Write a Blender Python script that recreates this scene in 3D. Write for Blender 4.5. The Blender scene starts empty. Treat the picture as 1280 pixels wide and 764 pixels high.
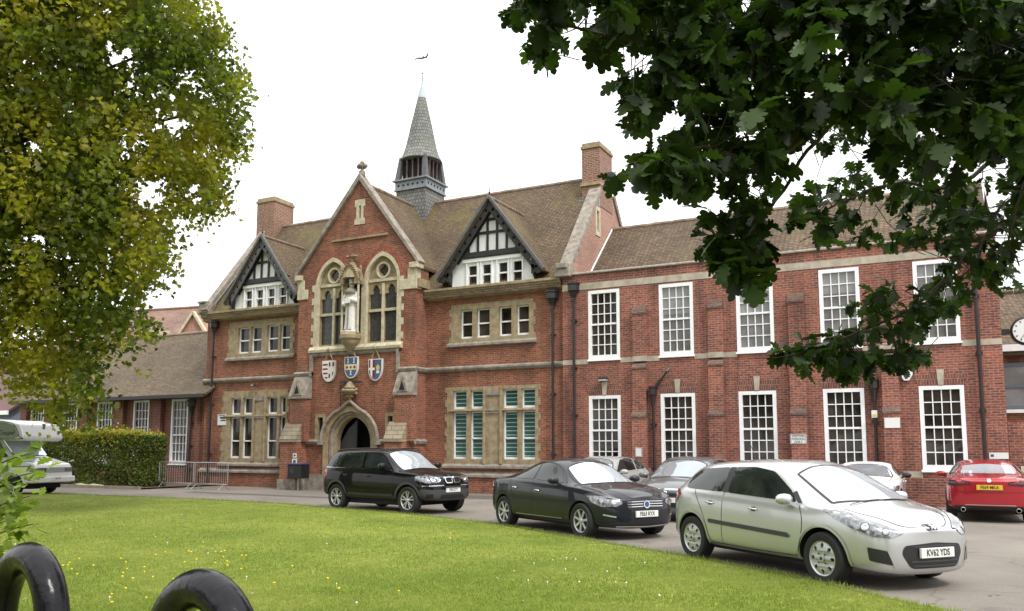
import bpy, bmesh, math, random
import numpy as np
from mathutils import Vector, Matrix
from mathutils.bvhtree import BVHTree
from mathutils.geometry import tessellate_polygon, delaunay_2d_cdt
SC = bpy.context.scene
COL = SC.collection
R = math.radians
random.seed(7); RNG = np.random.default_rng(7)

# ------------------------------------------------------------------ camera
H = 1.635; D = 27.934; F = 1050.0; CY = 444.08
YAW, PIT, ROLL = -0.47704, 0.1121, 0.00187
def _basis():
    cp, sp = math.cos(PIT), math.sin(PIT); cy, sy = math.cos(YAW), math.sin(YAW)
    fw = Vector((sy*cp, cy*cp, sp)); r0 = Vector((cy, -sy, 0)); u0 = r0.cross(fw)
    r = r0*math.cos(ROLL)+u0*math.sin(ROLL); u = -r0*math.sin(ROLL)+u0*math.cos(ROLL)
    return r, u, fw
RV, UV, FV = _basis(); CAMP = Vector((0, -D, H))
cd = bpy.data.cameras.new("camera"); cam = bpy.data.objects.new("camera", cd); COL.objects.link(cam)
cd.sensor_width = 36; cd.lens = F/1280*36; cd.shift_y = (CY-382)/1280; cd.clip_end = 2000; cd.clip_start = .05
m3 = Matrix((RV, UV, -FV)).transposed(); cam.matrix_world = Matrix.Translation(CAMP) @ m3.to_4x4()
SC.camera = cam
def at(x, y, depth):
    """point of the world seen at photo position x,y and `depth` metres away"""
    return CAMP + (FV*F + RV*(x-640) - UV*(y-CY))*(depth/F)
def ground_at(x, y, z=0):
    d = FV*F + RV*(x-640) - UV*(y-CY); return CAMP + d*((z-H)/d.z)

# ------------------------------------------------------------------ world, sun, exposure
SUN_EL, SUN_AZ = 52, 118          # azimuth measured clockwise from +Y (north)
w = bpy.data.worlds.new("World"); SC.world = w; w.use_nodes = True
nt = w.node_tree; nt.nodes.clear()
def nn(nt, t, **k):
    n = nt.nodes.new(t)
    for a, b in k.items(): setattr(n, a, b)
    return n
out = nn(nt, 'ShaderNodeOutputWorld'); bg = nn(nt, 'ShaderNodeBackground')
sky = nn(nt, 'ShaderNodeTexSky', sky_type='NISHITA'); sky.sun_disc = False
sky.sun_elevation = R(SUN_EL); sky.sun_rotation = R(SUN_AZ); sky.dust_density = 3
tc = nn(nt, 'ShaderNodeTexCoord'); sx = nn(nt, 'ShaderNodeSeparateXYZ'); nt.links.new(tc.outputs['Generated'], sx.inputs[0])
ramp = nn(nt, 'ShaderNodeMapRange'); ramp.inputs[1].default_value = 0; ramp.inputs[2].default_value = 1
ramp.inputs[3].default_value = 11.5; ramp.inputs[4].default_value = 21
nt.links.new(sx.outputs[2], ramp.inputs[0])
cno = nn(nt, 'ShaderNodeTexNoise'); cno.inputs['Scale'].default_value = 2.2; cno.inputs['Detail'].default_value = 5
nt.links.new(tc.outputs['Generated'], cno.inputs['Vector'])
cmr = nn(nt, 'ShaderNodeMapRange'); cmr.inputs[1].default_value = .3; cmr.inputs[2].default_value = .7; cmr.inputs[3].default_value = .86; cmr.inputs[4].default_value = 1.2
nt.links.new(cno.outputs[0], cmr.inputs[0])
mul = nn(nt, 'ShaderNodeMath', operation='MULTIPLY'); nt.links.new(ramp.outputs[0], mul.inputs[0]); nt.links.new(cmr.outputs[0], mul.inputs[1])
cc = nn(nt, 'ShaderNodeCombineColor')
for i in range(3): nt.links.new(mul.outputs[0], cc.inputs[i])
mx = nn(nt, 'ShaderNodeMix', data_type='RGBA'); mx.inputs[0].default_value = .88
nt.links.new(sky.outputs[0], mx.inputs[6]); nt.links.new(cc.outputs[0], mx.inputs[7])
nt.links.new(mx.outputs[2], bg.inputs[0]); bg.inputs[1].default_value = .11
nt.links.new(bg.outputs[0], out.inputs[0])
sd = bpy.data.lights.new("sun", 'SUN'); sd.energy = 2.3; sd.angle = R(10); sd.color = (1, .96, .9)
so = bpy.data.objects.new("sun", sd); COL.objects.link(so)
sv = Vector((math.sin(R(SUN_AZ))*math.cos(R(SUN_EL)), math.cos(R(SUN_AZ))*math.cos(R(SUN_EL)), math.sin(R(SUN_EL))))
so.rotation_euler = (-sv).to_track_quat('-Z', 'Y').to_euler()
SC.view_settings.view_transform = 'Standard'; SC.view_settings.look = 'None'
SC.view_settings.exposure = 0.16; SC.view_settings.gamma = 1

# ------------------------------------------------------------------ materials
def newmat(name):
    m = bpy.data.materials.new(name); m.use_nodes = True
    return m, m.node_tree, m.node_tree.nodes['Principled BSDF']
def L(nt, a, b): nt.links.new(a, b)
def plain(name, c, rough=.5, metal=0, spec=.5, var=0, vscale=4, coat=0, ior=1.5, bump=0, trans=0):
    m, nt, b = newmat(name)
    b.inputs['Base Color'].default_value = (*c, 1); b.inputs['Roughness'].default_value = rough
    b.inputs['Metallic'].default_value = metal; b.inputs['Specular IOR Level'].default_value = spec
    b.inputs['IOR'].default_value = ior; b.inputs['Coat Weight'].default_value = coat; b.inputs['Coat Roughness'].default_value = .03
    if var or bump:
        t = nn(nt, 'ShaderNodeTexCoord'); n = nn(nt, 'ShaderNodeTexNoise'); n.inputs['Scale'].default_value = vscale; n.inputs['Detail'].default_value = 6
        L(nt, t.outputs['Object'], n.inputs['Vector'])
        if var:
            mr = nn(nt, 'ShaderNodeMapRange'); mr.inputs[1].default_value = .3; mr.inputs[2].default_value = .7
            mr.inputs[3].default_value = 1-var; mr.inputs[4].default_value = 1+var
            mm = nn(nt, 'ShaderNodeMix', data_type='RGBA', blend_type='MULTIPLY'); mm.inputs[0].default_value = 1
            mm.inputs[6].default_value = (*c, 1); L(nt, n.outputs[0], mr.inputs[0]); L(nt, mr.outputs[0], mm.inputs[7]); L(nt, mm.outputs[2], b.inputs['Base Color'])
        if bump:
            bp = nn(nt, 'ShaderNodeBump'); bp.inputs['Strength'].default_value = bump; bp.inputs['Distance'].default_value = .02
            L(nt, n.outputs[0], bp.inputs['Height']); L(nt, bp.outputs[0], b.inputs['Normal'])
    return m
def wallvec(nt, kz=1.0):
    g = nn(nt, 'ShaderNodeNewGeometry'); s = nn(nt, 'ShaderNodeSeparateXYZ'); L(nt, g.outputs['Position'], s.inputs[0])
    a = nn(nt, 'ShaderNodeMath', operation='ADD'); L(nt, s.outputs[0], a.inputs[0]); L(nt, s.outputs[1], a.inputs[1])
    z = nn(nt, 'ShaderNodeMath', operation='MULTIPLY'); z.inputs[1].default_value = kz; L(nt, s.outputs[2], z.inputs[0])
    c = nn(nt, 'ShaderNodeCombineXYZ'); L(nt, a.outputs[0], c.inputs[0]); L(nt, z.outputs[0], c.inputs[1])
    return g, c
def brickmat(name, c1, c2, mortar, bw=.225, bh=.075, ms=.010, kz=1.0, tint=None, tscale=.5, tlo=.5, thi=.7, dark=.35, rough=.85, bias=0, blotch=.3, bump=.5, streak=0):
    m, nt, b = newmat(name)
    g, c = wallvec(nt, kz)
    wv = nn(nt, 'ShaderNodeTexNoise'); wv.inputs['Scale'].default_value = 3; L(nt, g.outputs['Position'], wv.inputs['Vector'])
    sc = nn(nt, 'ShaderNodeVectorMath', operation='SCALE'); sc.inputs[3].default_value = .02; L(nt, wv.outputs[1], sc.inputs[0])
    ad = nn(nt, 'ShaderNodeVectorMath', operation='ADD'); L(nt, c.outputs[0], ad.inputs[0]); L(nt, sc.outputs[0], ad.inputs[1])
    br = nn(nt, 'ShaderNodeTexBrick'); L(nt, ad.outputs[0], br.inputs['Vector'])
    br.inputs['Color1'].default_value = (*c1, 1); br.inputs['Color2'].default_value = (*c2, 1); br.inputs['Mortar'].default_value = (*mortar, 1)
    br.inputs['Scale'].default_value = 1; br.inputs['Mortar Size'].default_value = ms; br.inputs['Mortar Smooth'].default_value = .2
    br.inputs['Bias'].default_value = bias; br.inputs['Brick Width'].default_value = bw; br.inputs['Row Height'].default_value = bh
    cur = br.outputs['Color']
    def noise(scale, detail=5):
        n = nn(nt, 'ShaderNodeTexNoise'); n.inputs['Scale'].default_value = scale; n.inputs['Detail'].default_value = detail; n.inputs['Roughness'].default_value = .65
        L(nt, g.outputs['Position'], n.inputs['Vector']); return n.outputs[0]
    def mr(s, a, bb, c_, d):
        k = nn(nt, 'ShaderNodeMapRange'); k.inputs[1].default_value = a; k.inputs[2].default_value = bb; k.inputs[3].default_value = c_; k.inputs[4].default_value = d
        L(nt, s, k.inputs[0]); return k.outputs[0]
    def mix(bt, fac, a, bb):
        k = nn(nt, 'ShaderNodeMix', data_type='RGBA', blend_type=bt)
        if isinstance(fac, float): k.inputs[0].default_value = fac
        else: L(nt, fac, k.inputs[0])
        L(nt, a, k.inputs[6])
        if isinstance(bb, tuple): k.inputs[7].default_value = (*bb, 1)
        else: L(nt, bb, k.inputs[7])
        return k.outputs[2]
    cur = mix('MULTIPLY', 1.0, cur, mr(noise(.55), .3, .7, 1-blotch, 1+blotch))
    cur = mix('MULTIPLY', 1.0, cur, mr(noise(14, 3), .3, .7, 1-dark, 1+dark))
    if tint: cur = mix('MIX', mr(noise(tscale), tlo, thi, 0, .75), cur, tint)
    if streak:
        mp = nn(nt, 'ShaderNodeMapping'); mp.inputs['Scale'].default_value = (2.6, 2.6, .35); L(nt, g.outputs['Position'], mp.inputs[0])
        n = nn(nt, 'ShaderNodeTexNoise'); n.inputs['Scale'].default_value = 1; n.inputs['Detail'].default_value = 6; L(nt, mp.outputs[0], n.inputs['Vector'])
        cur = mix('MULTIPLY', mr(n.outputs[0], .52, .75, 0, streak), cur, (.32, .3, .3))
    L(nt, cur, b.inputs['Base Color']); b.inputs['Roughness'].default_value = rough
    bp = nn(nt, 'ShaderNodeBump'); bp.inputs['Strength'].default_value = bump; bp.inputs['Distance'].default_value = .012; bp.invert = True
    L(nt, br.outputs['Fac'], bp.inputs['Height']); L(nt, bp.outputs[0], b.inputs['Normal'])
    return m
M = {}
M['brick'] = brickmat('red_brick', (.315, .093, .044), (.150, .049, .032), (.25, .165, .115), streak=.55, ms=.011)
M['brick_wing'] = brickmat('wing_brick', (.295, .083, .048), (.135, .044, .036), (.27, .18, .14), streak=.7, ms=.011, blotch=.3)
M['brick_annex'] = brickmat('annex_brick', (.20, .060, .036), (.12, .036, .026), (.24, .17, .13), streak=.6)
M['brick_arch'] = brickmat('gauged_brick', (.29, .078, .045), (.20, .052, .034), (.26, .16, .12), bw=.075, bh=.3, ms=.006)
M['brick_soldier'] = brickmat('soldier_brick', (.20, .066, .044), (.12, .042, .034), (.26, .19, .15), bw=.075, bh=.25, ms=.008)
M['cap_brick'] = brickmat('tiled_set_off', (.17, .10, .075), (.11, .065, .05), (.08, .06, .05), bw=.22, bh=.07, ms=.012)
M['stone_band'] = plain('grey_stone_band', (.38, .34, .27), .85, var=.25, vscale=4, bump=.2)
M['brick_stack'] = brickmat('chimney_brick', (.26, .105, .062), (.15, .058, .04), (.32, .25, .19), ms=.014, blotch=.15)
M['brick_gable_lit'] = brickmat('sunlit_gable_brick', (.36, .17, .12), (.28, .12, .085), (.44, .33, .27), ms=.012, blotch=.2)  # paler pink brick copy; light from the right is put into its colour
M['brick_far'] = brickmat('far_brick', (.40, .19, .13), (.32, .14, .10), (.42, .32, .26))
M['tile'] = brickmat('roof_tile', (.155, .104, .056), (.095, .064, .038), (.028, .020, .013), bw=.17, bh=.078, ms=.011, tint=(.17, .145, .030), tscale=.42, tlo=.50, thi=.76, dark=.5, bump=.9, bias=-.1)
M['tile_wing'] = brickmat('wing_roof_tile', (.175, .118, .070), (.10, .066, .042), (.028, .020, .014), bw=.17, bh=.078, ms=.011, tint=(.12, .115, .05), tscale=.5, tlo=.55, thi=.75, dark=.45, bump=.9)
M['tile_annex'] = brickmat('annex_roof_tile', (.18, .13, .078), (.11, .08, .05), (.03, .022, .016), bw=.17, bh=.07, ms=.010, tint=(.12, .10, .05), tscale=.6, tlo=.5, thi=.75, dark=.4, bump=.9)
M['tile_far'] = brickmat('far_roof_tile', (.22, .135, .10), (.16, .095, .072), (.15, .09, .07), bw=.17, bh=.09, ms=.008)
M['shingle'] = brickmat('oak_shingle', (.23, .235, .225), (.145, .15, .145), (.05, .05, .05), bw=.16, bh=.17, ms=.014, tint=(.17, .17, .12), tscale=1, dark=.2, blotch=.15)
M['stone'] = plain('weathered_stone', (.29, .23, .14), .85, var=.3, vscale=5, bump=.25)
M['stone_pale'] = plain('pale_stone', (.50, .445, .32), .85, var=.22, vscale=6, bump=.25)
M['stone_grey'] = plain('grey_stone', (.25, .22, .185), .9, var=.35, vscale=5, bump=.35)
M['statue'] = plain('statue_white_stone', (.72, .70, .66), .8, var=.12, vscale=9)
M['white'] = plain('white_paint', (.80, .81, .82), .45, var=.05, vscale=6)
M['blackpaint'] = plain('black_paint', (.012, .012, .014), .45, var=.2, vscale=8)
M['timber'] = plain('black_timber', (.022, .021, .022), .6, var=.3, vscale=8)
M['timber_grey'] = plain('weathered_dark_timber', (.09, .092, .095), .6, var=.25, vscale=8)
M['lead'] = plain('lead', (.20, .22, .24), .5, var=.2)
M['leadpale'] = plain('pale_lead', (.38, .44, .48), .5)
M['iron'] = plain('iron', (.015, .013, .014), .4, var=.2)
M['door'] = plain('dark_door_wood', (.028, .028, .03), .5, var=.25, vscale=5)
M['interior'] = plain('dark_interior', (.012, .011, .011), .9)  # near-black stands in for shade in openings and recesses
M['pipe'] = plain('black_pipe', (.018, .015, .016), .4, var=.15)
M['pipe_red'] = plain('dark_red_pipe', (.022, .012, .013), .4, var=.15)
def glassmat(name, c, lo=.4, hi=1.6, sc=1.2, rough=.04, spec=.5, ior=1.5):
    m, nt, b = newmat(name); g = nn(nt, 'ShaderNodeNewGeometry'); n = nn(nt, 'ShaderNodeTexNoise'); n.inputs['Scale'].default_value = sc; n.inputs['Detail'].default_value = 3
    L(nt, g.outputs['Position'], n.inputs['Vector']); r = nn(nt, 'ShaderNodeMapRange'); r.inputs[1].default_value = .35; r.inputs[2].default_value = .65; r.inputs[3].default_value = lo; r.inputs[4].default_value = hi
    L(nt, n.outputs[0], r.inputs[0]); x = nn(nt, 'ShaderNodeMix', data_type='RGBA', blend_type='MULTIPLY'); x.inputs[0].default_value = 1; x.inputs[6].default_value = (*c, 1)
    L(nt, r.outputs[0], x.inputs[7]); L(nt, x.outputs[2], b.inputs['Base Color']); b.inputs['Roughness'].default_value = rough; b.inputs['IOR'].default_value = ior; b.inputs['Specular IOR Level'].default_value = spec
    bp = nn(nt, 'ShaderNodeBump'); bp.inputs['Strength'].default_value = .12; bp.inputs['Distance'].default_value = .05; L(nt, n.outputs[0], bp.inputs['Height']); L(nt, bp.outputs[0], b.inputs['Normal'])
    return m
M['glass'] = glassmat('window_glass', (.030, .024, .020), .3, 2.2, 1.1)  # strong colour noise stands in for uneven reflections in the panes
M['glass_blind'] = glassmat('glass_over_pale_blind', (.22, .22, .22), .8, 1.15, 1.5)
M['glass_mid'] = glassmat('glass_over_grey_blind', (.13, .125, .12), .75, 1.3, 1.5)
M['glass_leaded'] = None
def leadedmat():
    m, nt, b = newmat('leaded_glass'); g, c = wallvec(nt)
    r = nn(nt, 'ShaderNodeVectorRotate', rotation_type='Z_AXIS'); r.inputs['Angle'].default_value = R(45); L(nt, c.outputs[0], r.inputs[0])
    br = nn(nt, 'ShaderNodeTexBrick'); L(nt, r.outputs[0], br.inputs['Vector']); br.offset = 0
    br.inputs['Color1'].default_value = (.05, .05, .055, 1); br.inputs['Color2'].default_value = (.085, .082, .08, 1); br.inputs['Mortar'].default_value = (.02, .02, .02, 1)
    br.inputs['Scale'].default_value = 1; br.inputs['Brick Width'].default_value = .11; br.inputs['Row Height'].default_value = .11; br.inputs['Mortar Size'].default_value = .008
    L(nt, br.outputs[0], b.inputs['Base Color']); b.inputs['Roughness'].default_value = .2; return m
M['glass_leaded'] = leadedmat()
def stripemat(name, a, bcol, period, duty=.3, rough=.25):
    m, nt, b = newmat(name); g = nn(nt, 'ShaderNodeNewGeometry'); s = nn(nt, 'ShaderNodeSeparateXYZ'); L(nt, g.outputs['Position'], s.inputs[0])
    d = nn(nt, 'ShaderNodeMath', operation='DIVIDE'); d.inputs[1].default_value = period; L(nt, s.outputs[2], d.inputs[0])
    f = nn(nt, 'ShaderNodeMath', operation='FRACT'); L(nt, d.outputs[0], f.inputs[0])
    k = nn(nt, 'ShaderNodeMath', operation='LESS_THAN'); k.inputs[1].default_value = duty; L(nt, f.outputs[0], k.inputs[0])
    x = nn(nt, 'ShaderNodeMix', data_type='RGBA'); x.inputs[6].default_value = (*bcol, 1); x.inputs[7].default_value = (*a, 1); L(nt, k.outputs[0], x.inputs[0])
    L(nt, x.outputs[2], b.inputs['Base Color']); b.inputs['Roughness'].default_value = rough; return m
M['blind_teal'] = stripemat('teal_slatted_blind', (.36, .46, .44), (.026, .095, .085), .155, .2)

# ------------------------------------------------------------------ mesh helpers
def tag(o, label=None, cat=None, group=None, kind=None):
    if label: o['label'] = label
    if cat: o['category'] = cat
    if group: o['group'] = group
    if kind: o['kind'] = kind
    return o
def empty(name, loc=(0, 0, 0), rz=0):
    o = bpy.data.objects.new(name, None); COL.objects.link(o); o.location = loc; o.rotation_euler = (0, 0, rz); o.empty_display_size = .2
    return o
class MB:
    def __init__(s): s.v = []; s.f = []; s.cuts = []
    def add(s, vs, fs):
        s.cuts.append((len(s.v), len(s.f))); n = len(s.v); s.v += [tuple(v) for v in vs]; s.f += [tuple(i+n for i in f) for f in fs]; return s
    def box(s, x0, x1, y0, y1, z0, z1):
        if x0 > x1: x0, x1 = x1, x0
        if y0 > y1: y0, y1 = y1, y0
        if z0 > z1: z0, z1 = z1, z0
        return s.add([(x0, y0, z0), (x1, y0, z0), (x1, y1, z0), (x0, y1, z0), (x0, y0, z1), (x1, y0, z1), (x1, y1, z1), (x0, y1, z1)],
                     [(0, 3, 2, 1), (4, 5, 6, 7), (0, 1, 5, 4), (1, 2, 6, 5), (2, 3, 7, 6), (3, 0, 4, 7)])
    def hexa(s, a, b):   # two quads (same winding) joined
        return s.add(list(a)+list(b), [(3, 2, 1, 0), (4, 5, 6, 7), (0, 1, 5, 4), (1, 2, 6, 5), (2, 3, 7, 6), (3, 0, 4, 7)])
    def prism(s, poly, axis, a, b):
        """poly: 2D list; axis 'x','y','z': extrusion axis from a to b"""
        def P(p, t): return {'x': (t, p[0], p[1]), 'y': (p[0], t, p[1]), 'z': (p[0], p[1], t)}[axis]
        n = len(poly); vs = [P(p, a) for p in poly]+[P(p, b) for p in poly]
        fs = [tuple(range(n)), tuple(range(2*n-1, n-1, -1))]+[(i, (i+1) % n, n+(i+1) % n, n+i) for i in range(n)]
        return s.add(vs, fs)
    def beam(s, p, q, w, h, up=(0, 0, 1)):
        p, q = Vector(p), Vector(q); d = (q-p).normalized(); up = Vector(up); sd = d.cross(up)
        if sd.length < 1e-4: sd = d.cross(Vector((1, 0, 0)))
        sd.normalize(); u = sd.cross(d)
        a = [p+sd*w/2*i+u*h/2*j for i, j in ((-1, -1), (1, -1), (1, 1), (-1, 1))]; b = [v+(q-p) for v in a]
        return s.hexa(a, b)
    def tube(s, pts, r, n=10, cap=True):
        pts = [Vector(p) for p in pts]; rs = r if isinstance(r, (list, tuple)) else [r]*len(pts)
        base = len(s.v); prev = None
        for i, p in enumerate(pts):
            d = (pts[min(i+1, len(pts)-1)]-pts[max(i-1, 0)]).normalized()
            if prev is None: a = d.orthogonal().normalized()
            else: a = (prev-d*prev.dot(d)); a = a.normalized() if a.length > 1e-5 else d.orthogonal().normalized()
            prev = a; b = d.cross(a)
            for k in range(n):
                t = 2*math.pi*k/n; s.v.append(tuple(p+(a*math.cos(t)+b*math.sin(t))*rs[i]))
        for i in range(len(pts)-1):
            for k in range(n):
                s.f.append((base+i*n+k, base+i*n+(k+1) % n, base+(i+1)*n+(k+1) % n, base+(i+1)*n+k))
        if cap:
            s.f.append(tuple(base+k for k in range(n-1, -1, -1))); s.f.append(tuple(base+(len(pts)-1)*n+k for k in range(n)))
        return s
    def lathe(s, prof, c=(0, 0, 0), n=16, axis='z'):
        base = len(s.v); m = len(prof)
        for r, h in prof:
            for k in range(n):
                t = 2*math.pi*k/n; a, b = r*math.cos(t), r*math.sin(t)
                q = {'z': (a, b, h), 'y': (a, h, b), 'x': (h, a, b)}[axis]
                s.v.append((c[0]+q[0], c[1]+q[1], c[2]+q[2]))
        for i in range(m-1):
            for k in range(n): s.f.append((base+i*n+k, base+i*n+(k+1) % n, base+(i+1)*n+(k+1) % n, base+(i+1)*n+k))
        if prof[0][0] > 1e-4: s.f.append(tuple(base+k for k in range(n-1, -1, -1)))
        if prof[-1][0] > 1e-4: s.f.append(tuple(base+(m-1)*n+k for k in range(n)))
        return s
    def panel(s, outer, holes, face, depth, rim=True):
        """outer/holes: 2D loops. face(u,v,d) -> 3D, d = distance behind the face. Front sheet plus reveals round each hole and the outer edge"""
        loops = [outer]+list(holes); flat = [p for l in loops for p in l]
        tris = tessellate_polygon([[Vector((p[0], p[1], 0)) for p in l] for l in loops])
        base = len(s.v); s.v += [tuple(face(p[0], p[1], 0)) for p in flat]
        a, b, c_ = [Vector(s.v[base+i]) for i in tris[0]]
        want = Vector(face(0, 0, 0))-Vector(face(0, 0, 1))
        for t in tris:
            a, b, c_ = [Vector(s.v[base+i]) for i in t]
            nrm = (b-a).cross(c_-a)
            if nrm.length < 1e-9: continue
            s.f.append(tuple(base+i for i in (t if nrm.dot(want) > 0 else t[::-1])))
        k = base
        for li, l in enumerate(loops):
            if li == 0 and not rim: k += len(l); continue
            n = len(l); b2 = len(s.v); s.v += [tuple(face(p[0], p[1], depth)) for p in l]
            for i in range(n): s.f.append((k+i, k+(i+1) % n, b2+(i+1) % n, b2+i))
            k += n
        return s
    def split(s):
        """one MB per box / prism that was added"""
        out = []; c = s.cuts+[(len(s.v), len(s.f))]
        for (v0, f0), (v1, f1) in zip(c, c[1:]):
            m = MB(); m.v = s.v[v0:v1]; m.f = [tuple(i-v0 for i in f) for f in s.f[f0:f1]]; out.append(m)
        return out
    def build(s, name, mat, parent=None, smooth=False, bevel=0):
        me = bpy.data.meshes.new(name); me.from_pydata(s.v, [], s.f); me.validate()
        bm = bmesh.new(); bm.from_mesh(me); bmesh.ops.recalc_face_normals(bm, faces=bm.faces); bm.to_mesh(me); bm.free()
        o = bpy.data.objects.new(name, me); COL.objects.link(o); me.materials.append(M[mat] if isinstance(mat, str) else mat)
        if smooth: me.shade_smooth()
        if smooth == 'auto': me.set_sharp_from_angle(angle=R(40))
        if bevel:
            md = o.modifiers.new('bevel', 'BEVEL'); md.width = bevel; md.segments = 2; md.limit_method = 'ANGLE'
        if parent is not None: o.parent = parent
        return o
def rect(x0, x1, z0, z1): return [(x0, z0), (x1, z0), (x1, z1), (x0, z1)]
def faceY(Y, s=1):    # wall facing -Y, local origin world
    return lambda u, v, d: (u, Y+d*s, v)
def faceX(X):         # wall facing +X
    return lambda u, v, d: (X-d, u, v)
def arch(cx, hw, zb, zs, za, n=10):
    h = za-zs; r = (h*h+hw*hw)/(2*hw); pts = [(cx-hw, zb), (cx+hw, zb)]
    a0 = math.asin(min(1, h/r))
    for i in range(n+1):
        a = a0*i/n; pts.append((cx+hw-r+r*math.cos(a), zs+r*math.sin(a)))
    for i in range(n-1, -1, -1):
        a = a0*i/n; pts.append((cx-hw+r-r*math.cos(a), zs+r*math.sin(a)))
    return pts
def circle(cx, cz, r, n=20): return [(cx+r*math.cos(2*math.pi*k/n), cz+r*math.sin(2*math.pi*k/n)) for k in range(n)]
def quatrefoil(cx, cz, r, n=36):
    o = []
    for k in range(n):
        t = 2*math.pi*k/n; o.append((cx+r*(.72+.28*abs(math.cos(2*t)))*math.cos(t), cz+r*(.72+.28*abs(math.cos(2*t)))*math.sin(t)))
    return o
def light_head(x0, x1, z0, z1):   # cusped top light
    w = x1-x0; c = (x0+x1)/2; zs = z1-w*.75
    return [(x0, z0), (x1, z0), (x1, zs), (x1-.02, zs+.08), (x1-w*.22, zs+w*.16), (x1-w*.22, zs+w*.38), (c+w*.17, zs+w*.62), (c, z1),
            (c-w*.17, zs+w*.62), (x0+w*.22, zs+w*.38), (x0+w*.22, zs+w*.16), (x0+.02, zs+.08), (x0, zs)]
def text_mesh(txt, size, name, mat, parent, mw, extrude=.002, align='CENTER', shear=0, weight=0, sx=1):
    cu = bpy.data.curves.new(name, 'FONT'); cu.body = txt; cu.size = size; cu.extrude = extrude; cu.align_x = align; cu.align_y = 'CENTER'; cu.shear = shear; cu.offset = weight
    t = bpy.data.objects.new('t', cu); COL.objects.link(t); dg = bpy.context.evaluated_depsgraph_get()
    me = bpy.data.meshes.new_from_object(t.evaluated_get(dg)); bpy.data.objects.remove(t)
    me.transform(mw @ Matrix.Diagonal((sx, 1, 1, 1))); me.materials.clear(); me.materials.append(M[mat] if isinstance(mat, str) else mat)
    o = bpy.data.objects.new(name, me); COL.objects.link(o)
    if parent is not None: o.parent = parent
    return o
def mwY(x, y, z): return Matrix.Translation((x, y, z)) @ Matrix.Rotation(R(90), 4, 'X')   # text on a wall facing -Y
# ------------------------------------------------------------------ ground
def groundmat():
    m, nt, b = newmat('worn_asphalt'); g = nn(nt, 'ShaderNodeNewGeometry')
    def noise(s, d=6):
        n = nn(nt, 'ShaderNodeTexNoise'); n.inputs['Scale'].default_value = s; n.inputs['Detail'].default_value = d; n.inputs['Roughness'].default_value = .65; L(nt, g.outputs['Position'], n.inputs['Vector']); return n.outputs[0]
    r = nn(nt, 'ShaderNodeValToRGB'); L(nt, noise(.35), r.inputs[0]); e = r.color_ramp.elements
    e[0].position = .3; e[0].color = (.142, .124, .106, 1); e[1].position = .7; e[1].color = (.238, .212, .180, 1)
    r2 = nn(nt, 'ShaderNodeMapRange'); r2.inputs[1].default_value = .3; r2.inputs[2].default_value = .7; r2.inputs[3].default_value = .75; r2.inputs[4].default_value = 1.2; L(nt, noise(40, 3), r2.inputs[0])
    x = nn(nt, 'ShaderNodeMix', data_type='RGBA', blend_type='MULTIPLY'); x.inputs[0].default_value = 1; L(nt, r.outputs[0], x.inputs[6]); L(nt, r2.outputs[0], x.inputs[7])
    # tar seams, oil drips, wheel-polished patches
    vo = nn(nt, 'ShaderNodeTexVoronoi', feature='DISTANCE_TO_EDGE'); vo.inputs['Scale'].default_value = .32; wn = nn(nt, 'ShaderNodeTexNoise'); wn.inputs['Scale'].default_value = 1.3; L(nt, g.outputs['Position'], wn.inputs['Vector'])
    va = nn(nt, 'ShaderNodeVectorMath', operation='ADD'); L(nt, g.outputs['Position'], va.inputs[0]); L(nt, wn.outputs[1], va.inputs[1]); L(nt, va.outputs[0], vo.inputs['Vector'])
    cr = nn(nt, 'ShaderNodeMapRange'); cr.inputs[1].default_value = 0; cr.inputs[2].default_value = .012; cr.inputs[3].default_value = .72; cr.inputs[4].default_value = 1; L(nt, vo.outputs[0], cr.inputs[0])
    x2 = nn(nt, 'ShaderNodeMix', data_type='RGBA', blend_type='MULTIPLY'); x2.inputs[0].default_value = 1; L(nt, x.outputs[2], x2.inputs[6]); L(nt, cr.outputs[0], x2.inputs[7])
    st = nn(nt, 'ShaderNodeMapRange'); st.inputs[1].default_value = .60; st.inputs[2].default_value = .72; st.inputs[3].default_value = 1; st.inputs[4].default_value = .55; L(nt, noise(1.1, 8), st.inputs[0])
    x3 = nn(nt, 'ShaderNodeMix', data_type='RGBA', blend_type='MULTIPLY'); x3.inputs[0].default_value = 1; L(nt, x2.outputs[2], x3.inputs[6]); L(nt, st.outputs[0], x3.inputs[7]); x = x3
    L(nt, x.outputs[2], b.inputs['Base Color']); b.inputs['Roughness'].default_value = .85
    bp = nn(nt, 'ShaderNodeBump'); bp.inputs['Strength'].default_value = .4; bp.inputs['Distance'].default_value = .01; L(nt, noise(60, 3), bp.inputs['Height']); L(nt, bp.outputs[0], b.inputs['Normal'])
    return m
M['asphalt'] = groundmat()
M['patch'] = plain('asphalt_patch', (.10, .088, .08), .85, var=.25, vscale=3)
M['soil'] = plain('soil', (.10, .07, .05), .95, var=.3, vscale=4)
M['kerb'] = plain('kerb_stone', (.26, .22, .17), .9, var=.25, vscale=3)
def sheet(name, poly, z, mat, kind='structure'):
    b = MB(); tr = tessellate_polygon([[Vector((x, y, 0)) for x, y in poly]])
    b.add([(x, y, z) for x, y in poly], tr); o = b.build(name, mat)
    for f in o.data.polygons:
        if f.normal.z < 0: o.data.flip_normals(); break
    return tag(o, kind=kind)
sheet('ground', [(-500, -200), (500, -200), (500, 600), (-500, 600)], 0, 'asphalt')
edge_px = [(0, 618), (82, 619.5), (170, 623), (250, 626), (352, 631.5), (410, 637), (480, 642), (548, 649), (616, 657), (681, 668.5), (762, 683), (844, 696.5), (926, 712), (1022, 731), (1118, 755)]
EDGE = [ground_at(*p) for p in edge_px]
EDGE = [(-75.0, -4.4), (-50, -5.6)]+[(p.x, p.y) for p in EDGE]
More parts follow.
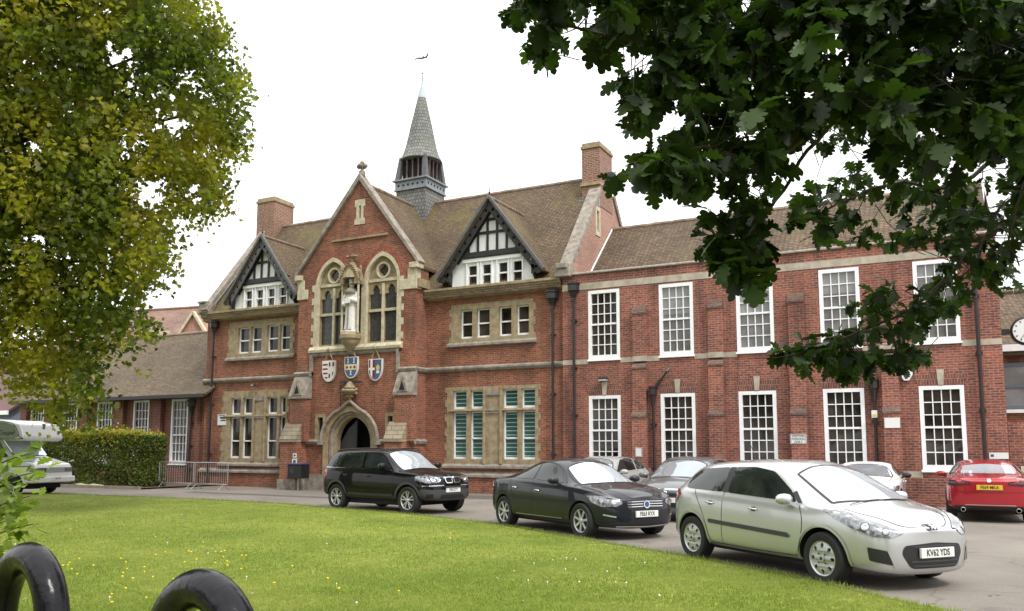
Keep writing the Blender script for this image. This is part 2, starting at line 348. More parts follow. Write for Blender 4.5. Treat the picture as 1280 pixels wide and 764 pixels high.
ex, ey = EDGE[-1]; px_, py_ = EDGE[-3]; dx, dy = (ex-px_), (ey-py_); q = math.hypot(dx, dy); EDGE += [(ex+dx/q*3, ey+dy/q*3), (ex+dx/q*9, ey+dy/q*9)]
M['turf'] = None
def turfmat():
    m, nt, b = newmat('mown_turf'); g = nn(nt, 'ShaderNodeNewGeometry')
    def noise(s, d=6, stretch=None):
        n = nn(nt, 'ShaderNodeTexNoise'); n.inputs['Scale'].default_value = s; n.inputs['Detail'].default_value = d; n.inputs['Roughness'].default_value = .7
        L(nt, g.outputs['Position'], n.inputs['Vector']); return n.outputs[0]
    r = nn(nt, 'ShaderNodeValToRGB'); L(nt, noise(.45), r.inputs[0]); e = r.color_ramp.elements
    e[0].position = .34; e[0].color = (.125, .175, .022, 1); e[1].position = .68; e[1].color = (.25, .285, .05, 1)
    r2 = nn(nt, 'ShaderNodeMapRange'); r2.inputs[1].default_value = .25; r2.inputs[2].default_value = .75; r2.inputs[3].default_value = .62; r2.inputs[4].default_value = 1.35; L(nt, noise(6), r2.inputs[0])
    x = nn(nt, 'ShaderNodeMix', data_type='RGBA', blend_type='MULTIPLY'); x.inputs[0].default_value = 1; L(nt, r.outputs[0], x.inputs[6]); L(nt, r2.outputs[0], x.inputs[7])
    n3 = noise(.9); r3 = nn(nt, 'ShaderNodeMapRange'); r3.inputs[1].default_value = .55; r3.inputs[2].default_value = .8; r3.inputs[3].default_value = 0; r3.inputs[4].default_value = .7; L(nt, n3, r3.inputs[0])
    y = nn(nt, 'ShaderNodeMix', data_type='RGBA'); L(nt, r3.outputs[0], y.inputs[0]); L(nt, x.outputs[2], y.inputs[6]); y.inputs[7].default_value = (.20, .185, .06, 1)
    L(nt, y.outputs[2], b.inputs['Base Color']); b.inputs['Roughness'].default_value = .9; b.inputs['Specular IOR Level'].default_value = .15
    bp = nn(nt, 'ShaderNodeBump'); bp.inputs['Strength'].default_value = .8; bp.inputs['Distance'].default_value = .04; L(nt, noise(30), bp.inputs['Height']); L(nt, bp.outputs[0], b.inputs['Normal'])
    return m
M['turf'] = turfmat()
lawn_poly = EDGE+[(6, -60), (-75, -60)]
o = sheet('lawn', lawn_poly, .045, 'turf')
# stone edging between lawn and drive
b = MB()
for (x0, y0), (x1, y1) in zip(EDGE, EDGE[1:]): b.beam((x0, y0, .02), (x1, y1, .02), .07, .05)
tag(b.build('lawn_edging', 'kerb'), kind='structure')
sheet('asphalt_patch', [(-20, -1.6), (-13.2, -1.4), (-12.9, -3.2), (-19.5, -3.6)], .004, 'patch')
sheet('asphalt_patch', [(-26, -4.3), (-17, -4.9), (-16.8, -5.5), (-26, -4.95)], .004, 'patch')
b = MB().box(-37.5, -29.2, -4.35, -4.2, 0, .12); tag(b.build('planting_bed_kerb', 'kerb'), kind='structure')
sheet('planting_bed', [(-37.5, -4.2), (-29.2, -4.2), (-29.2, -.1), (-37.5, -.1)], .06, 'soil')

# ------------------------------------------------------------------ main school building
MAIN = empty('school_building', (-21.2, 0, 0)); tag(MAIN, 'red brick gabled school hall with arched doorway, spire and black and white dormers', 'school building')
SPLIT = {'quoin', 'corner_post', 'niche_shaft', 'timber_detail', 'plinth', 'cornice', 'string_course', 'stone_string', 'kneeler', 'pilaster_strip', 'weathered_cap', 'bracket', 'charge', 'frieze', 'coping_piece', 'band', 'transom', 'relief_pilaster', 'door_rail', 'flat_arch'}
def put(mb, name, mat, parent=None, **k):
    """build a part given in world coordinates under a thing whose root may be moved"""
    if name in SPLIT and len(mb.cuts) > 1:
        for m in mb.split(): o = put(m, name, mat, parent, **k)
        return o
    o = mb.build(name, mat, None, **k)
    if parent is not None:
        o.parent = parent
        o.matrix_parent_inverse = Matrix.Translation(-world_loc(parent))
    return o
def world_loc(p):
    v = Vector((0, 0, 0))
    if p.type == 'EMPTY': v = p.location.copy()
    return v
def reparent(o, parent):
    o.parent = parent; o.matrix_parent_inverse = Matrix.Translation(-world_loc(parent)); return o

BY = -.8; C0 = -21.2
frames = {'LU': (-29.0, -25.2, 5.72, 7.40), 'LL': (-29.2, -25.4, 1.0, 4.24), 'RU': (-17.12, -13.53, 5.72, 7.28), 'RL': (-17.28, -13.34, 1.04, 4.04)}
def hole(k, e=.03):
    a, b_, c, d = frames[k]; return rect(a+e, b_-e, c+e, d-e)
w_ = MB()
w_.panel([(-30.4, 0), (-24.2, 0), (-24.2, 7.66), (-30.4, 7.66)], [hole('LU'), hole('LL')], faceY(0), .35, rim=False)
w_.panel([(-18.3, 0), (-12.3, 0), (-12.3, 7.66), (-18.3, 7.66)], [hole('RU'), hole('RL')], faceY(0), .35, rim=False)
# left end wall and back wall
w_.panel([(0, 0), (7.6, 0), (7.6, 7.9), (3.8, 12.75), (0, 7.9)], [], lambda u, v, d: (-30.4+d, u, v), .3, rim=False)
w_.box(-30.35, -12.3, 7.3, 7.6, 0, 7.8)
put(w_, 'wall', 'brick', MAIN)
# gable end above the wing, faces +X
g_ = MB().panel([(.15, 7.0), (7.6, 7.0), (7.6, 8.1), (3.8, 12.85), (.15, 8.28)], [rect(2.55, 2.85, 10.25, 11.15)], faceX(-12.0), .3)
put(g_, 'gable_wall', 'brick_gable_lit', MAIN)
b = MB().panel(rect(2.45, 2.95, 10.1, 11.3), [rect(2.58, 2.82, 10.27, 11.13)], faceX(-11.97), .12)
sw = put(b, 'slit_window', 'stone_pale', MAIN); put(MB().box(-12.2, -12.15, 2.5, 2.9, 10.2, 11.2), 'pane', 'glass', sw)
# plinth
b = MB(); b.box(-30.46, -24.2, -.08, .1, 0, .33).box(-30.44, -24.2, -.05, .1, .33, .62); b.box(-18.3, -12.3, -.08, .1, 0, .3).box(-18.3, -12.3, -.05, .1, .3, .58)
put(b, 'plinth', 'brick', MAIN)
b = MB()
for x0, x1 in ((-30.5, -24.2), (-18.3, -12.3)):
    b.prism([(.05, .58), (-.12, .60), (-.12, .68), (.0, .80), (.05, .80)], 'x', x0, x1)
    b.prism([(.05, 4.62), (-.07, 4.66), (-.13, 4.74), (-.13, 4.80), (-.02, 4.86), (.05, 4.86)], 'x', x0, x1)
put(b, 'string_course', 'stone_grey', MAIN)
b = MB()
for x0, x1 in ((-30.6, -24.1), (-18.25, -12.35)):
    b.prism([(.1, 7.50), (-.10, 7.54), (-.16, 7.66), (-.26, 7.72), (-.26, 7.80), (-.34, 7.84), (-.34, 7.93), (-.1, 7.96), (.1, 7.96)], 'x', x0, x1)
put(b, 'cornice', 'stone', MAIN)
# roof: slabs with window-free slopes
RY, RZ = 3.8, 12.88
def slope_z(y): return 7.92+(y+.12)*(RZ-7.92)/(RY+.12)
def roof(name, parent, mat, x0, x1, y0, z0, yr, zr, yb, zb, t=.14):
    b = MB()
    b.prism([(y0, z0), (yr, zr), (yb, zb), (yb, zb-t), (yr, zr-t), (y0, z0-t)], 'x', x0, x1)
    return put(b, name, mat, parent)
ROOF = roof('roof', MAIN, 'tile', -30.25, -12.3, -.30, slope_z(-.30)+.02, RY, RZ+.02, 7.9, 7.7)
def ridge(p, q, parent, r=.11, step=.42, mat='stone_grey'):
    b = MB(); p, q = Vector(p), Vector(q); n = max(1, int((q-p).length/step)); d = (q-p)/n
    for i in range(n):
        a = p+d*i; jz = RNG.uniform(-.008, .008)
        b.tube([a+Vector((0, 0, jz)), a+d*.97+Vector((0, 0, jz))], [r, r*.93], 8)
    return put(b, 'ridge_tiles', mat, parent)
M['ridge'] = plain('ridge_tile', (.22, .16, .12), .85, var=.35, vscale=3)
ridge((-30.2, RY, RZ-.02), (-22.2, RY, RZ-.02), MAIN, mat='ridge'); ridge((-20.3, RY, RZ-.02), (-12.6, RY, RZ-.02), MAIN, mat='ridge')
# stone copings of both end gables
def coping(X0, X1, pts, parent, mat='stone_grey', t=.22):
    b = MB()
    for (y0, z0), (y1, z1) in zip(pts, pts[1:]):
        d = Vector((y1-y0, z1-z0)).normalized(); n = Vector((-d.y, d.x))
        if n.y < 0: n = -n
        b.prism([(y0, z0), (y1, z1), (y1+n.x*t, z1+n.y*t), (y0+n.x*t, z0+n.y*t)], 'x', X0, X1)
    return put(b, 'coping', mat, parent, bevel=.02)
coping(-12.42, -11.92, [(-.25, 7.95), (3.05, 12.02)], MAIN); coping(-12.42, -11.92, [(4.4, 12.15), (7.8, 7.95)], MAIN)
coping(-30.42, -30.05, [(-.3, 7.9), (RY, RZ+.22)], MAIN); coping(-30.42, -30.05, [(RY, RZ+.22), (7.8, 7.95)], MAIN)
put(MB().box(-12.5, -11.9, -.42, .25, 7.9, 8.25).box(-12.4, -11.98, -.5, .1, 8.2, 8.4), 'kneeler', 'stone_grey', MAIN, bevel=.03)
put(MB().box(-30.62, -30.1, -.40, .2, 7.9, 8.35).box(-30.66, -30.15, -.46, .05, 8.35, 8.45), 'kneeler', 'stone_grey', MAIN, bevel=.03)
# chimneys
def chimney(x0, x1, y0, y1, z0, z1, parent, ledge=None):
    c = put(MB().box(x0, x1, y0, y1, z0, z1-.24), 'chimney', 'brick_stack', parent)
    b = MB().box(x0-.05, x1+.05, y0-.05, y1+.05, z1-.26, z1-.12); b.box(x0, x1, y0, y1, z1-.12, z1)
    b.box(x0+.12, x1-.12, y0+.12, y1-.12, z1, z1+.05)
    put(b, 'cap', 'stone', c, bevel=.02)
    if ledge:
        put(MB().prism([(x0-.07, ledge), (x1+.02, ledge), (x1+.02, ledge+.1), (x0-.02, ledge+.16)], 'y', y0-.07, y1), 'ledge', 'stone', c)
        put(MB().box(x0-.10, x1+.0, y0-.14, y0, ledge-.95, ledge-.6), 'flashing', 'lead', c)
    return c
chimney(-12.76, -11.98, 2.95, 4.36, 11.4, 14.12, ROOF, ledge=12.3)
chimney(-30.65, -29.5, 3.1, 4.5, 9.0, 14.3, ROOF)

# ---- stone mullioned windows
def sash(x0, x1, z0, z1, y, parent, bars=(.5,), fw=.05, mat='white', low=0):
    b = MB().box(x0, x0+fw, y, y+.06, z0, z1).box(x1-fw, x1, y, y+.06, z0, z1).box(x0+fw, x1-fw, y, y+.06, z1-fw, z1).box(x0+fw, x1-fw, y, y+.06, z0, z0+fw*1.7)
    for t in bars: zz = z0+(z1-z0)*t; b.box(x0+fw, x1-fw, y-.008, y+.05, zz-.028, zz+.028)
    return put(b, 'sash', mat, parent)
def mullion_window(key, cols, rows, glass, parent, bars, relief=None):
    x0, x1, z0, z1 = frames[key]; holes = [rect(a, c, zz0, zz1) for a, c in cols for zz0, zz1 in rows]
    # toothed quoins on the outer edge
    rnd = random.Random(key); outer = []
    z = z0; right = []
    k = 0
    while z < z1-.05:
        e = .0 if k % 2 else .09; zn = min(z+.28, z1); right += [(x1-.0+e, z), (x1-.0+e, zn)]; z = zn; k += 1
    left = [(x0-(x-x1), zz) for x, zz in right][::-1]
    b = MB().panel(right+left, holes, faceY(-.018), .22)
    wd = put(b, 'window', 'stone', parent)
    put(MB().prism([(.02, z0-.13), (-.13, z0-.10), (-.13, z0-.02), (-.02, z0+.06), (.02, z0+.06)], 'x', x0-.14, x1+.14), 'sill', 'stone_grey', wd)
    for (a, c) in cols:
        for i, (p, q) in enumerate(rows): sash(a-.01, c+.01, p, q, .09, wd, bars[i])
    put(MB().box(x0+.1, x1-.1, .17, .18, z0+.05, z1-.05), 'pane', glass, wd)
    if relief:
        xa, xb, zt, zm, zb_ = relief
        put(MB().box(xa-.03, xa+.07, -.09, -.018, zb_, z1-.03).box(xb-.07, xb+.03, -.09, -.018, zb_, z1-.03), 'relief_pilaster', 'stone', wd, bevel=.015)
        b = MB().prism([(xa+.07, zm), (xb-.07, zm), (xb-.12, zm+.16), ((xa+xb)/2, zm+.26), (xa+.12, zm+.16)], 'y', -.06, -.018)
        b.prism([(xa+.07, zt-.22), (xb-.07, zt-.22), (xb-.07, zt), ((xa+xb)/2, zt-.05), (xa+.07, zt)], 'y', -.06, -.018)
        put(b, 'carving', 'stone_grey', wd)
    b = MB()
    for p in (rows[0][1], ) if len(rows) > 1 else ():
        b.prism([(.0, p+.005), (-.08, p+.02), (-.08, p+.07), (.0, p+.10)], 'x', x0+.1, x1-.1)
        put(b, 'transom', 'stone', wd)
    return wd
mullion_window('RU', [(-16.70, -16.17), (-15.97, -15.40), (-14.99, -14.46), (-14.24, -13.72)], [(5.92, 7.06)], 'glass', MAIN, [(.5,)])
mullion_window('LU', [(-28.45, -27.78), (-27.66, -27.03), (-26.70, -26.05), (-25.95, -25.37)], [(5.93, 7.12)], 'glass', MAIN, [(.5,)])
mullion_window('RL', [(-17.0, -16.40), (-16.22, -15.66), (-14.80, -14.20), (-14.03, -13.47)], [(1.28, 3.08), (3.19, 3.90)], 'blind_teal', MAIN, [(.44,), ()], (-15.62, -14.86, 3.9, 3.0, 1.1))
mullion_window('LL', [(-28.74, -28.13), (-28.0, -27.38), (-26.56, -25.97), (-25.82, -25.5)], [(1.24, 3.06), (3.17, 3.93)], 'glass', MAIN, [(.42,), ()], (-27.33, -26.62, 4.0, 3.0, 1.1))

# ---- dormers
def dormer(cx, hw, zap, zeave, parent, slots, wh, dark=True, barge='timber'):
    Yb, Yw = -.36, -.08
    sl = (zap-zeave)/hw
    base = put(MB().panel([(cx-wh, 7.85), (cx+wh, 7.85), (cx+wh, zap-.25-sl*wh+.0), (cx+wh, zap-.35-sl*wh), (cx, zap-.35), (cx-wh, zap-.35-sl*wh)] if False else
        [(cx-wh, 7.85), (cx+wh, 7.85), (cx+wh, zap-.22-sl*wh), (cx, zap-.22), (cx-wh, zap-.22-sl*wh)], [rect(a+.03, c-.03, 7.93, 8.76) for a, c in slots], faceY(Yw), .12), 'dormer', 'white', parent)
    # flared bottom board
    put(MB().box(cx-wh-.03, cx+wh+.03, Yw-.1, Yw+.05, 7.80, 7.90), 'sill', 'white', base)
    for a, c in slots:
        sash(a, c, 7.93, 8.78, Yw-.02, base, (.5,), .038)
    b = MB()
    for a, c in slots: b.box(a-.055, a-.015, Yw-.07, Yw, 7.9, 8.95).box(c+.015, c+.055, Yw-.07, Yw, 7.9, 8.95)
    b.box(cx-wh+.55, cx+wh-.55, Yw-.09, Yw, 8.88, 9.0)
    put(b, 'casing', 'white', base)
    put(MB().box(cx-wh+.05, cx+wh-.05, Yw+.09, Yw+.10, 7.87, 8.9), 'pane', 'glass', base)
    # timber framing: beam, studs, rails on the white gable
    zb = 9.06; b = MB().box(cx-1.45, cx+1.45, Yw-.14, Yw, zb, zb+.2)
    def halfw(z): return (zap-.25-z)/sl
    for i in range(-3, 4):
        x = cx+i*.42+.21
        top = zap-.25-sl*abs(x-cx)
        if top > zb+.35: b.box(x-.045, x+.045, Yw-.05, Yw, zb+.2, top)
    for z in (9.95, 10.46):
        if halfw(z) > .1: b.box(cx-halfw(z), cx+halfw(z), Yw-.055, Yw, z, z+.10)
    for s in (-1, 1): b.beam((cx, Yw-.03, zap-.32), (cx+s*1.55, Yw-.03, zap-.32-sl*1.55), .06, .12, (0, 0, 1))
    put(b, 'timber_frame', 'timber', base)
    # brackets under the barge boards
    b = MB()
    for s in (-1, 1): b.box(cx+s*(wh+.02)-.06, cx+s*(wh+.02)+.06, Yb, Yw, 8.15, 8.5).prism([(Yw, 8.15), (Yw, 7.95), (Yb+.1, 8.15)], 'x', cx+s*(wh+.02)-.05, cx+s*(wh+.02)+.05)
    put(b, 'bracket', 'timber', base)
    # barge boards with a row of pierced rounds
    n = 9; th = math.atan(sl); wdt = .29
    for s in (-1, 1):
        def PT(t, u):   # t along slope from apex, u down from upper edge (perpendicular)
            return (cx+s*(t*math.cos(th)-u*math.sin(th)), zap-t*math.sin(th)-u*math.cos(th))
        Ln = (hw+.05)/math.cos(th)
        outer = [PT(0, 0), PT(Ln, 0), PT(Ln+.05, wdt*.5), PT(Ln-.02, wdt), PT(.0+wdt*math.tan(th), wdt)]
        if s < 0: pass
        hs = []
        for i in range(n):
            c_ = PT(.45+(Ln-.7)*i/(n-1), wdt*.5); hs.append(circle(c_[0], c_[1], .062, 10))
        put(MB().panel(outer, hs, faceY(Yb), .06), 'barge_board', barge, base)
        bk = MB()
        for i in range(n):
            c_ = PT(.45+(Ln-.7)*i/(n-1), wdt*.5)
            bk.box(c_[0]-.07, c_[0]+.07, Yb+.07, Yb+.075, c_[1]-.07, c_[1]+.07)
        e = PT(0, -.05), PT(Ln+.06, -.05)
        put(MB().beam((e[0][0], Yb-.04, e[0][1]), (e[1][0], Yb-.04, e[1][1]), .16, .10), 'verge_trim', 'timber_grey', base)
    # roof of the dormer running back into the main slope
    b = MB()
    for s in (-1, 1):
        def yback(z): return -.12+(z-7.92)*(RY+.12)/(RZ-7.92)+.05
        A = (cx, Yb-.05, zap+.06); Bp = (cx+s*(hw+.14), Yb-.05, zap+.06-sl*(hw+.14)); Cp = (cx+s*(hw+.14), yback(Bp[2]), Bp[2]); Dp = (cx, yback(zap+.06), zap+.06)
        q = [A, Bp, Cp, Dp]; nrm = Vector((-s*sl, 0, -1)).normalized()*.09
        q2 = [tuple(Vector(v)+nrm) for v in q]
        b.hexa(q, q2)
    put(b, 'dormer_roof', 'tile', base)
    ridge((cx, Yb-.1, zap+.07), (cx, yback(zap)-.0, zap+.07), base, .07, .3, mat='ridge')
    put(MB().lathe([(.05, zap-.1), (.05, zap+.1), (.02, zap+.18), (.045, zap+.24), (.015, zap+.3), (.012, zap+.45), (.0, zap+.47)], (cx, Yb, 0), 8), 'finial', 'timber', base)
    return base
dormer(-15.25, 2.2, 11.25, 8.35, ROOF, [(-16.33, -15.90), (-15.70, -15.28), (-14.99, -14.56), (-14.37, -13.94)], 1.83)
dormer(-26.87, 2.02, 11.08, 8.33, ROOF, [(-28.02, -27.58), (-27.36, -26.92), (-26.68, -26.24), (-25.98, -25.55)], 1.80, barge='timber_grey')
# ------------------------------------------------------------------ projecting entrance bay
XL, XR = -24.22, -18.28; AP = 12.75; KN = 8.95; AX = -21.1
arcL, arcR = -22.42, -19.92
gslope = (AP-KN)/(XR-AX)
bay = MB()
outer = [(XL, 0), (XR, 0), (XR, KN), (AX, AP), (XL, KN+.0)]
up_hole = lambda c: arch(c, .80, 5.75, 8.42, 9.52)
holes = [up_hole(arcL), up_hole(arcR), arch(-21.3, 1.12, .02, 1.95, 3.22), rect(-23.05, -22.72, 2.0, 2.95), rect(-19.55, -19.25, 2.0, 2.95), rect(-21.2, -20.98, 11.05, 11.75)]
holes[2] = arch(-21.3, 1.12, .05, 1.95, 3.22)
bay.panel(outer, holes, faceY(BY), .45, rim=False)
bay.panel([(BY, 0), (.1, 0), (.1, KN), (BY, KN)], [], faceX(XR), .1, rim=False); bay.panel([(BY, 0), (.1, 0), (.1, KN), (BY, KN)], [], lambda u, v, d: (XL+d, u, v), .1, rim=False)
BAY = put(bay, 'entrance_bay', 'brick', MAIN)
# gauged brick arches round the two tall windows
for c in (arcL, arcR):
    o_ = arch(c, 1.10, 8.3, 8.42, 9.86); i_ = arch(c, .86, 8.3, 8.42, 9.60)
    b = MB(); n = len(o_)
    for k in range(1, n-1): b.hexa([(o_[k][0], BY-.008, o_[k][1]), (o_[k+1][0], BY-.008, o_[k+1][1]), (i_[k+1][0], BY-.008, i_[k+1][1]), (i_[k][0], BY-.008, i_[k][1])],
                                [(o_[k][0], BY+.05, o_[k][1]), (o_[k+1][0], BY+.05, o_[k+1][1]), (i_[k+1][0], BY+.05, i_[k+1][1]), (i_[k][0], BY+.05, i_[k][1])])
    put(b, 'brick_arch', 'brick_arch', BAY)
# roof of the bay
b = MB()
for s, xe in ((-1, XL-.05), (1, XR+.05)):
    zz = AP-.12; ze = KN-.05
    yb = lambda z: -.12+(z-7.92)*(RY+.12)/(RZ-7.92)+.08
    q = [(AX, BY+.1, zz), (xe, BY+.1, ze), (xe, yb(ze), ze), (AX, RY, zz)]
    b.hexa(q, [(p[0], p[1], p[2]-.12) for p in q])
put(b, 'bay_roof', 'tile', BAY)
ridge((AX, BY+.3, AP-.1), (AX, 3.0, AP-.1), BAY, .09, mat='ridge')
# gable coping and kneelers
b = MB()
for s, xe in ((-1, XL-.12), (1, XR+.12)):
    t = .24; d = Vector((xe-AX, (KN-.12)-(AP+.02))).normalized(); nrm = Vector((-d.y, d.x)); nrm = nrm if nrm.y > 0 else -nrm
    p0 = Vector((AX, AP-.05)); p1 = Vector((xe, KN-.05))
    b.prism([p0, p1, p1+nrm*t*.6, p0+Vector((0, t*1.3))], 'y', BY-.13, BY+.32)
put(b, 'coping', 'stone_grey', BAY, bevel=.03)
b = MB().box(XR-.25, XR+.16, BY-.16, BY+.3, KN-.2, KN+.02).box(XR-.38, XR+.04, BY-.05, BY+.3, KN-.62, KN-.2).box(XR-.75, XR+.06, BY-.06, BY+.3, 7.92, 8.34)
b.box(XL-.16, XL+.2, BY-.14, BY+.3, KN-.2, KN+.02).box(XL-.04, XL+.3, BY-.05, BY+.3, KN-.62, KN-.2).box(XL-.06, XL+.5, BY-.06, BY+.3, 7.92, 8.34)
put(b, 'kneeler', 'stone_pale', BAY, bevel=.02)
put(MB().prism([(BY, 8.0), (.0, 8.0), (.0, 8.30), (-.05, 8.34), (BY, 8.34)], 'x', XR, XR+.16), 'gutter_course', 'stone', BAY)
b = MB(); b.box(AX-1.35, AX+1.45, BY-.07, BY+.02, 10.24, 10.33); put(b, 'string_course', 'stone', BAY)
b = MB().panel([(AX-.26, 10.85), (AX+.26, 10.85), (AX+.26, 11.1), (AX+.18, 11.1), (AX+.18, 11.6), (AX+.26, 11.6), (AX+.26, 11.9), (AX-.26, 11.9), (AX-.26, 11.6), (AX-.18, 11.6), (AX-.18, 11.1), (AX-.26, 11.1)], [rect(AX-.055, AX+.055, 11.1, 11.65)], faceY(BY-.015), .2)
sw = put(b, 'slit_window', 'stone_pale', BAY); put(MB().box(AX-.2, AX+.2, BY+.17, BY+.18, 11, 11.8), 'pane', 'interior', sw)
# cross finial
b = MB().box(AX-.10, AX+.10, BY-.02, BY+.18, AP+.1, AP+.38)
b.lathe([(.12, AP+.36), (.07, AP+.42), (.06, AP+.5)], (AX, BY+.08, 0), 8)
for dx, dz, r in ((0, .72, .11), (-.17, .6, .105), (.17, .6, .105), (0, .56, .12), (0, .6, .1)):
    b.lathe([(0, -r), (r*.7, -r*.7), (r, 0), (r*.7, r*.7), (0, r)], (AX+dx, BY+.08, AP+dz), 8)
b.lathe([(0, -.1), (.08, -.05), (.1, 0), (.08, .05), (0, .1)], (AX, BY-.06, AP+.6), 8).lathe([(0, -.1), (.08, -.05), (.1, 0), (.08, .05), (0, .1)], (AX, BY+.22, AP+.6), 8)
put(b, 'finial', 'stone_grey', BAY, smooth=True)

# tall traceried windows
def tracery(c):
    zs, za = 8.42, 9.6
    outer = arch(c, .88, 5.70, zs, za)
    lx = [(c-.70, c-.05), (c+.05, c+.70)]
    hs = [rect(a, b_, 5.96, 7.16) for a, b_ in lx]+[light_head(a, b_, 7.27, 8.28) for a, b_ in lx]+[quatrefoil(c, 8.84, .24)]
    # keep the mouldings proud: outer rim then recessed tracery
    rim = MB().panel(outer, [arch(c, .755, 5.88, zs, 9.42)], faceY(BY-.03), .30)
    wd = put(rim, 'window', 'stone_pale', BAY)
    put(MB().panel(arch(c, .775, 5.86, zs, 9.44), hs, faceY(BY+.13), .12), 'tracery', 'stone', wd)
    b = MB().panel(circle(c, 8.84, .34, 28), [circle(c, 8.84, .27, 28)], faceY(BY+.06), .08); put(b, 'ring', 'stone_pale', wd)
    b = MB().box(c-.7, c+.7, BY+.09, BY+.14, 7.16, 7.27).box(c-.055, c+.055, BY+.08, BY+.14, 5.9, 8.3).box(c-.72, c+.72, BY+.07, BY+.13, 8.38, 8.50)
    put(b, 'mullion', 'stone_pale', wd)
    put(MB().box(c-.75, c+.75, BY+.22, BY+.23, 5.85, 9.3), 'pane', 'glass_leaded', wd)
    return wd
tracery(arcL); tracery(arcR)
# stone quoins each side of the window group and pier between
b = MB()
for k in range(10):
    z = 5.7+k*.28; e = .12 if k % 2 else 0
    b.box(arcL-.86-.10-e, arcL-.84, BY-.018, BY+.05, z, z+.275); b.box(arcR+.84, arcR+.86+.10+e, BY-.018, BY+.05, z, z+.275)
b.box(arcL+.84, arcR-.84, BY-.02, BY+.05, 5.7, 8.45)
put(b, 'quoin', 'stone_pale', BAY)
b = MB().prism([(BY+.02, 5.60), (BY-.14, 5.62), (BY-.16, 5.72), (BY-.05, 5.86), (BY+.02, 5.86)], 'x', -23.52, -18.86)
put(b, 'sill', 'stone_pale', BAY)
# stepped string course
b = MB(); pr = lambda z: [(BY+.02, z-.12), (BY-.08, z-.08), (BY-.12, z+.02), (BY-.01, z+.1), (BY+.02, z+.1)]
b.prism(pr(4.76), 'x', XL-.1, -23.34); b.box(-23.46, -23.34, BY-.11, BY+.02, 4.64, 5.55); b.prism(pr(5.56), 'x', -23.46, -18.98); b.box(-19.1, -18.98, BY-.11, BY+.02, 4.64, 5.55)
b.prism(pr(4.76), 'x', -19.1, XR+.1); b.prism([(XR-.02, 4.64), (XR+.08, 4.68), (XR+.12, 4.78), (XR+.01, 4.86), (XR-.02, 4.86)], 'y', BY, 0)
b.prism(pr(1.94), 'x', XL-.1, -22.55); b.prism(pr(1.94), 'x', -19.98, XR+.1); b.prism([(XR-.02, 1.82), (XR+.08, 1.86), (XR+.12, 1.96), (XR+.01, 2.04), (XR-.02, 2.04)], 'y', BY, 0)
put(b, 'string_course', 'stone_grey', BAY)
put(MB().box(XL-.08, -22.42, BY-.1, BY+.02, 0, .62).box(-20.18, XR+.08, BY-.1, BY+.02, 0, .62).box(XR, XR+.08, BY-.1, .0, 0, .62), 'plinth', 'stone_grey', BAY)
# small side windows
for x0, x1 in ((-23.15, -22.62), (-19.62, -19.15)):
    b = MB().panel(rect(x0, x1, 1.98, 3.08), [rect(x0+.12, x1-.12, 2.1, 2.94)], faceY(BY-.02), .2); sw = put(b, 'side_window', 'stone', BAY)
    put(MB().box(x0+.05, x1-.05, BY+.15, BY+.16, 2.0, 3.0), 'pane', 'glass', sw)
# buttresses
M['butt_stone'] = brickmat('buttress_stone', (.30, .25, .17), (.24, .20, .14), (.12, .10, .08), bw=.5, bh=.17, ms=.012, dark=.15)
for x0, x1 in ((-24.28, -23.38), (-19.02, -18.14)):
    lx0, lx1 = (x0-.16, x1-.22) if x0 < -21 else (x0-.18, x1-.26)
    bt = put(MB().box(lx0, lx1, BY-.62, BY, 0, 1.95), 'buttress', 'brick', BAY)
    put(MB().box(x0+.05, x1-.05, BY-.34, BY, 1.95, 3.75), 'upper_stage', 'brick', bt)
    b = MB().prism([(BY, 1.93), (BY-.68, 1.93), (BY-.68, 2.05), (BY-.34, 2.66), (BY-.30, 2.72), (BY, 2.72)], 'x', lx0-.02, lx1+.02)
    put(b, 'weathering', 'butt_stone', bt)
    cx = (x0+x1)/2; b = MB()
    b.prism([(BY, 3.72), (BY-.40, 3.72), (BY-.40, 3.84), (BY-.06, 4.66), (BY, 4.66)], 'x', x0+.0, x1-.0)
    b.prism([(cx-.26, 3.86), (cx+.26, 3.86), (cx, 4.52)], 'y', BY-.42, BY-.1)
    put(b, 'gablet', 'stone_grey', bt)
    put(MB().prism([(cx-.13, 3.92), (cx+.13, 3.92), (cx, 4.28)], 'y', BY-.43, BY-.40), 'recess_shade', 'interior', bt)  # dark triangle on the gablet face stands in for a recess in shade
    put(MB().box(lx0-.06, lx1+.06, BY-.68, BY, 0, .42), 'plinth', 'stone_grey', bt)
# doorway: nested moulded orders, ogee hood, finial
dw = None
for i, (hw_o, hw_i, zo, zi, y0, dep, mat) in enumerate(((1.36, 1.14, 3.36, 3.16, BY-.08, .2, 'stone'), (1.16, 1.0, 3.18, 3.06, BY+.04, .16, 'stone_grey'), (1.02, .86, 3.08, 2.95, BY+.14, .30, 'stone'))):
    b = MB().panel(arch(-21.3, hw_o, 0, 1.95, zo), [arch(-21.3, hw_i, 0.0001, 1.95, zi)], faceY(y0), dep)
    if i == 0: dw = put(b, 'doorway', mat, BAY)
    else: put(b, 'arch_order', mat, dw)
pts = arch(-21.3, 1.42, 1.9, 1.95, 3.28, 12)[2:]
ap = len(pts)//2
path = [Vector((x, BY-.14, z)) for x, z in pts]; path[ap] = Vector((-21.3, BY-.14, 3.58)); path[ap-1].z += .08; path[ap+1].z += .08
put(MB().tube(path, .07, 8).box(-22.86, -22.62, BY-.2, BY, 1.82, 1.98).box(-19.98, -19.74, BY-.2, BY, 1.82, 1.98), 'hood_mould', 'stone_grey', dw, smooth='auto')
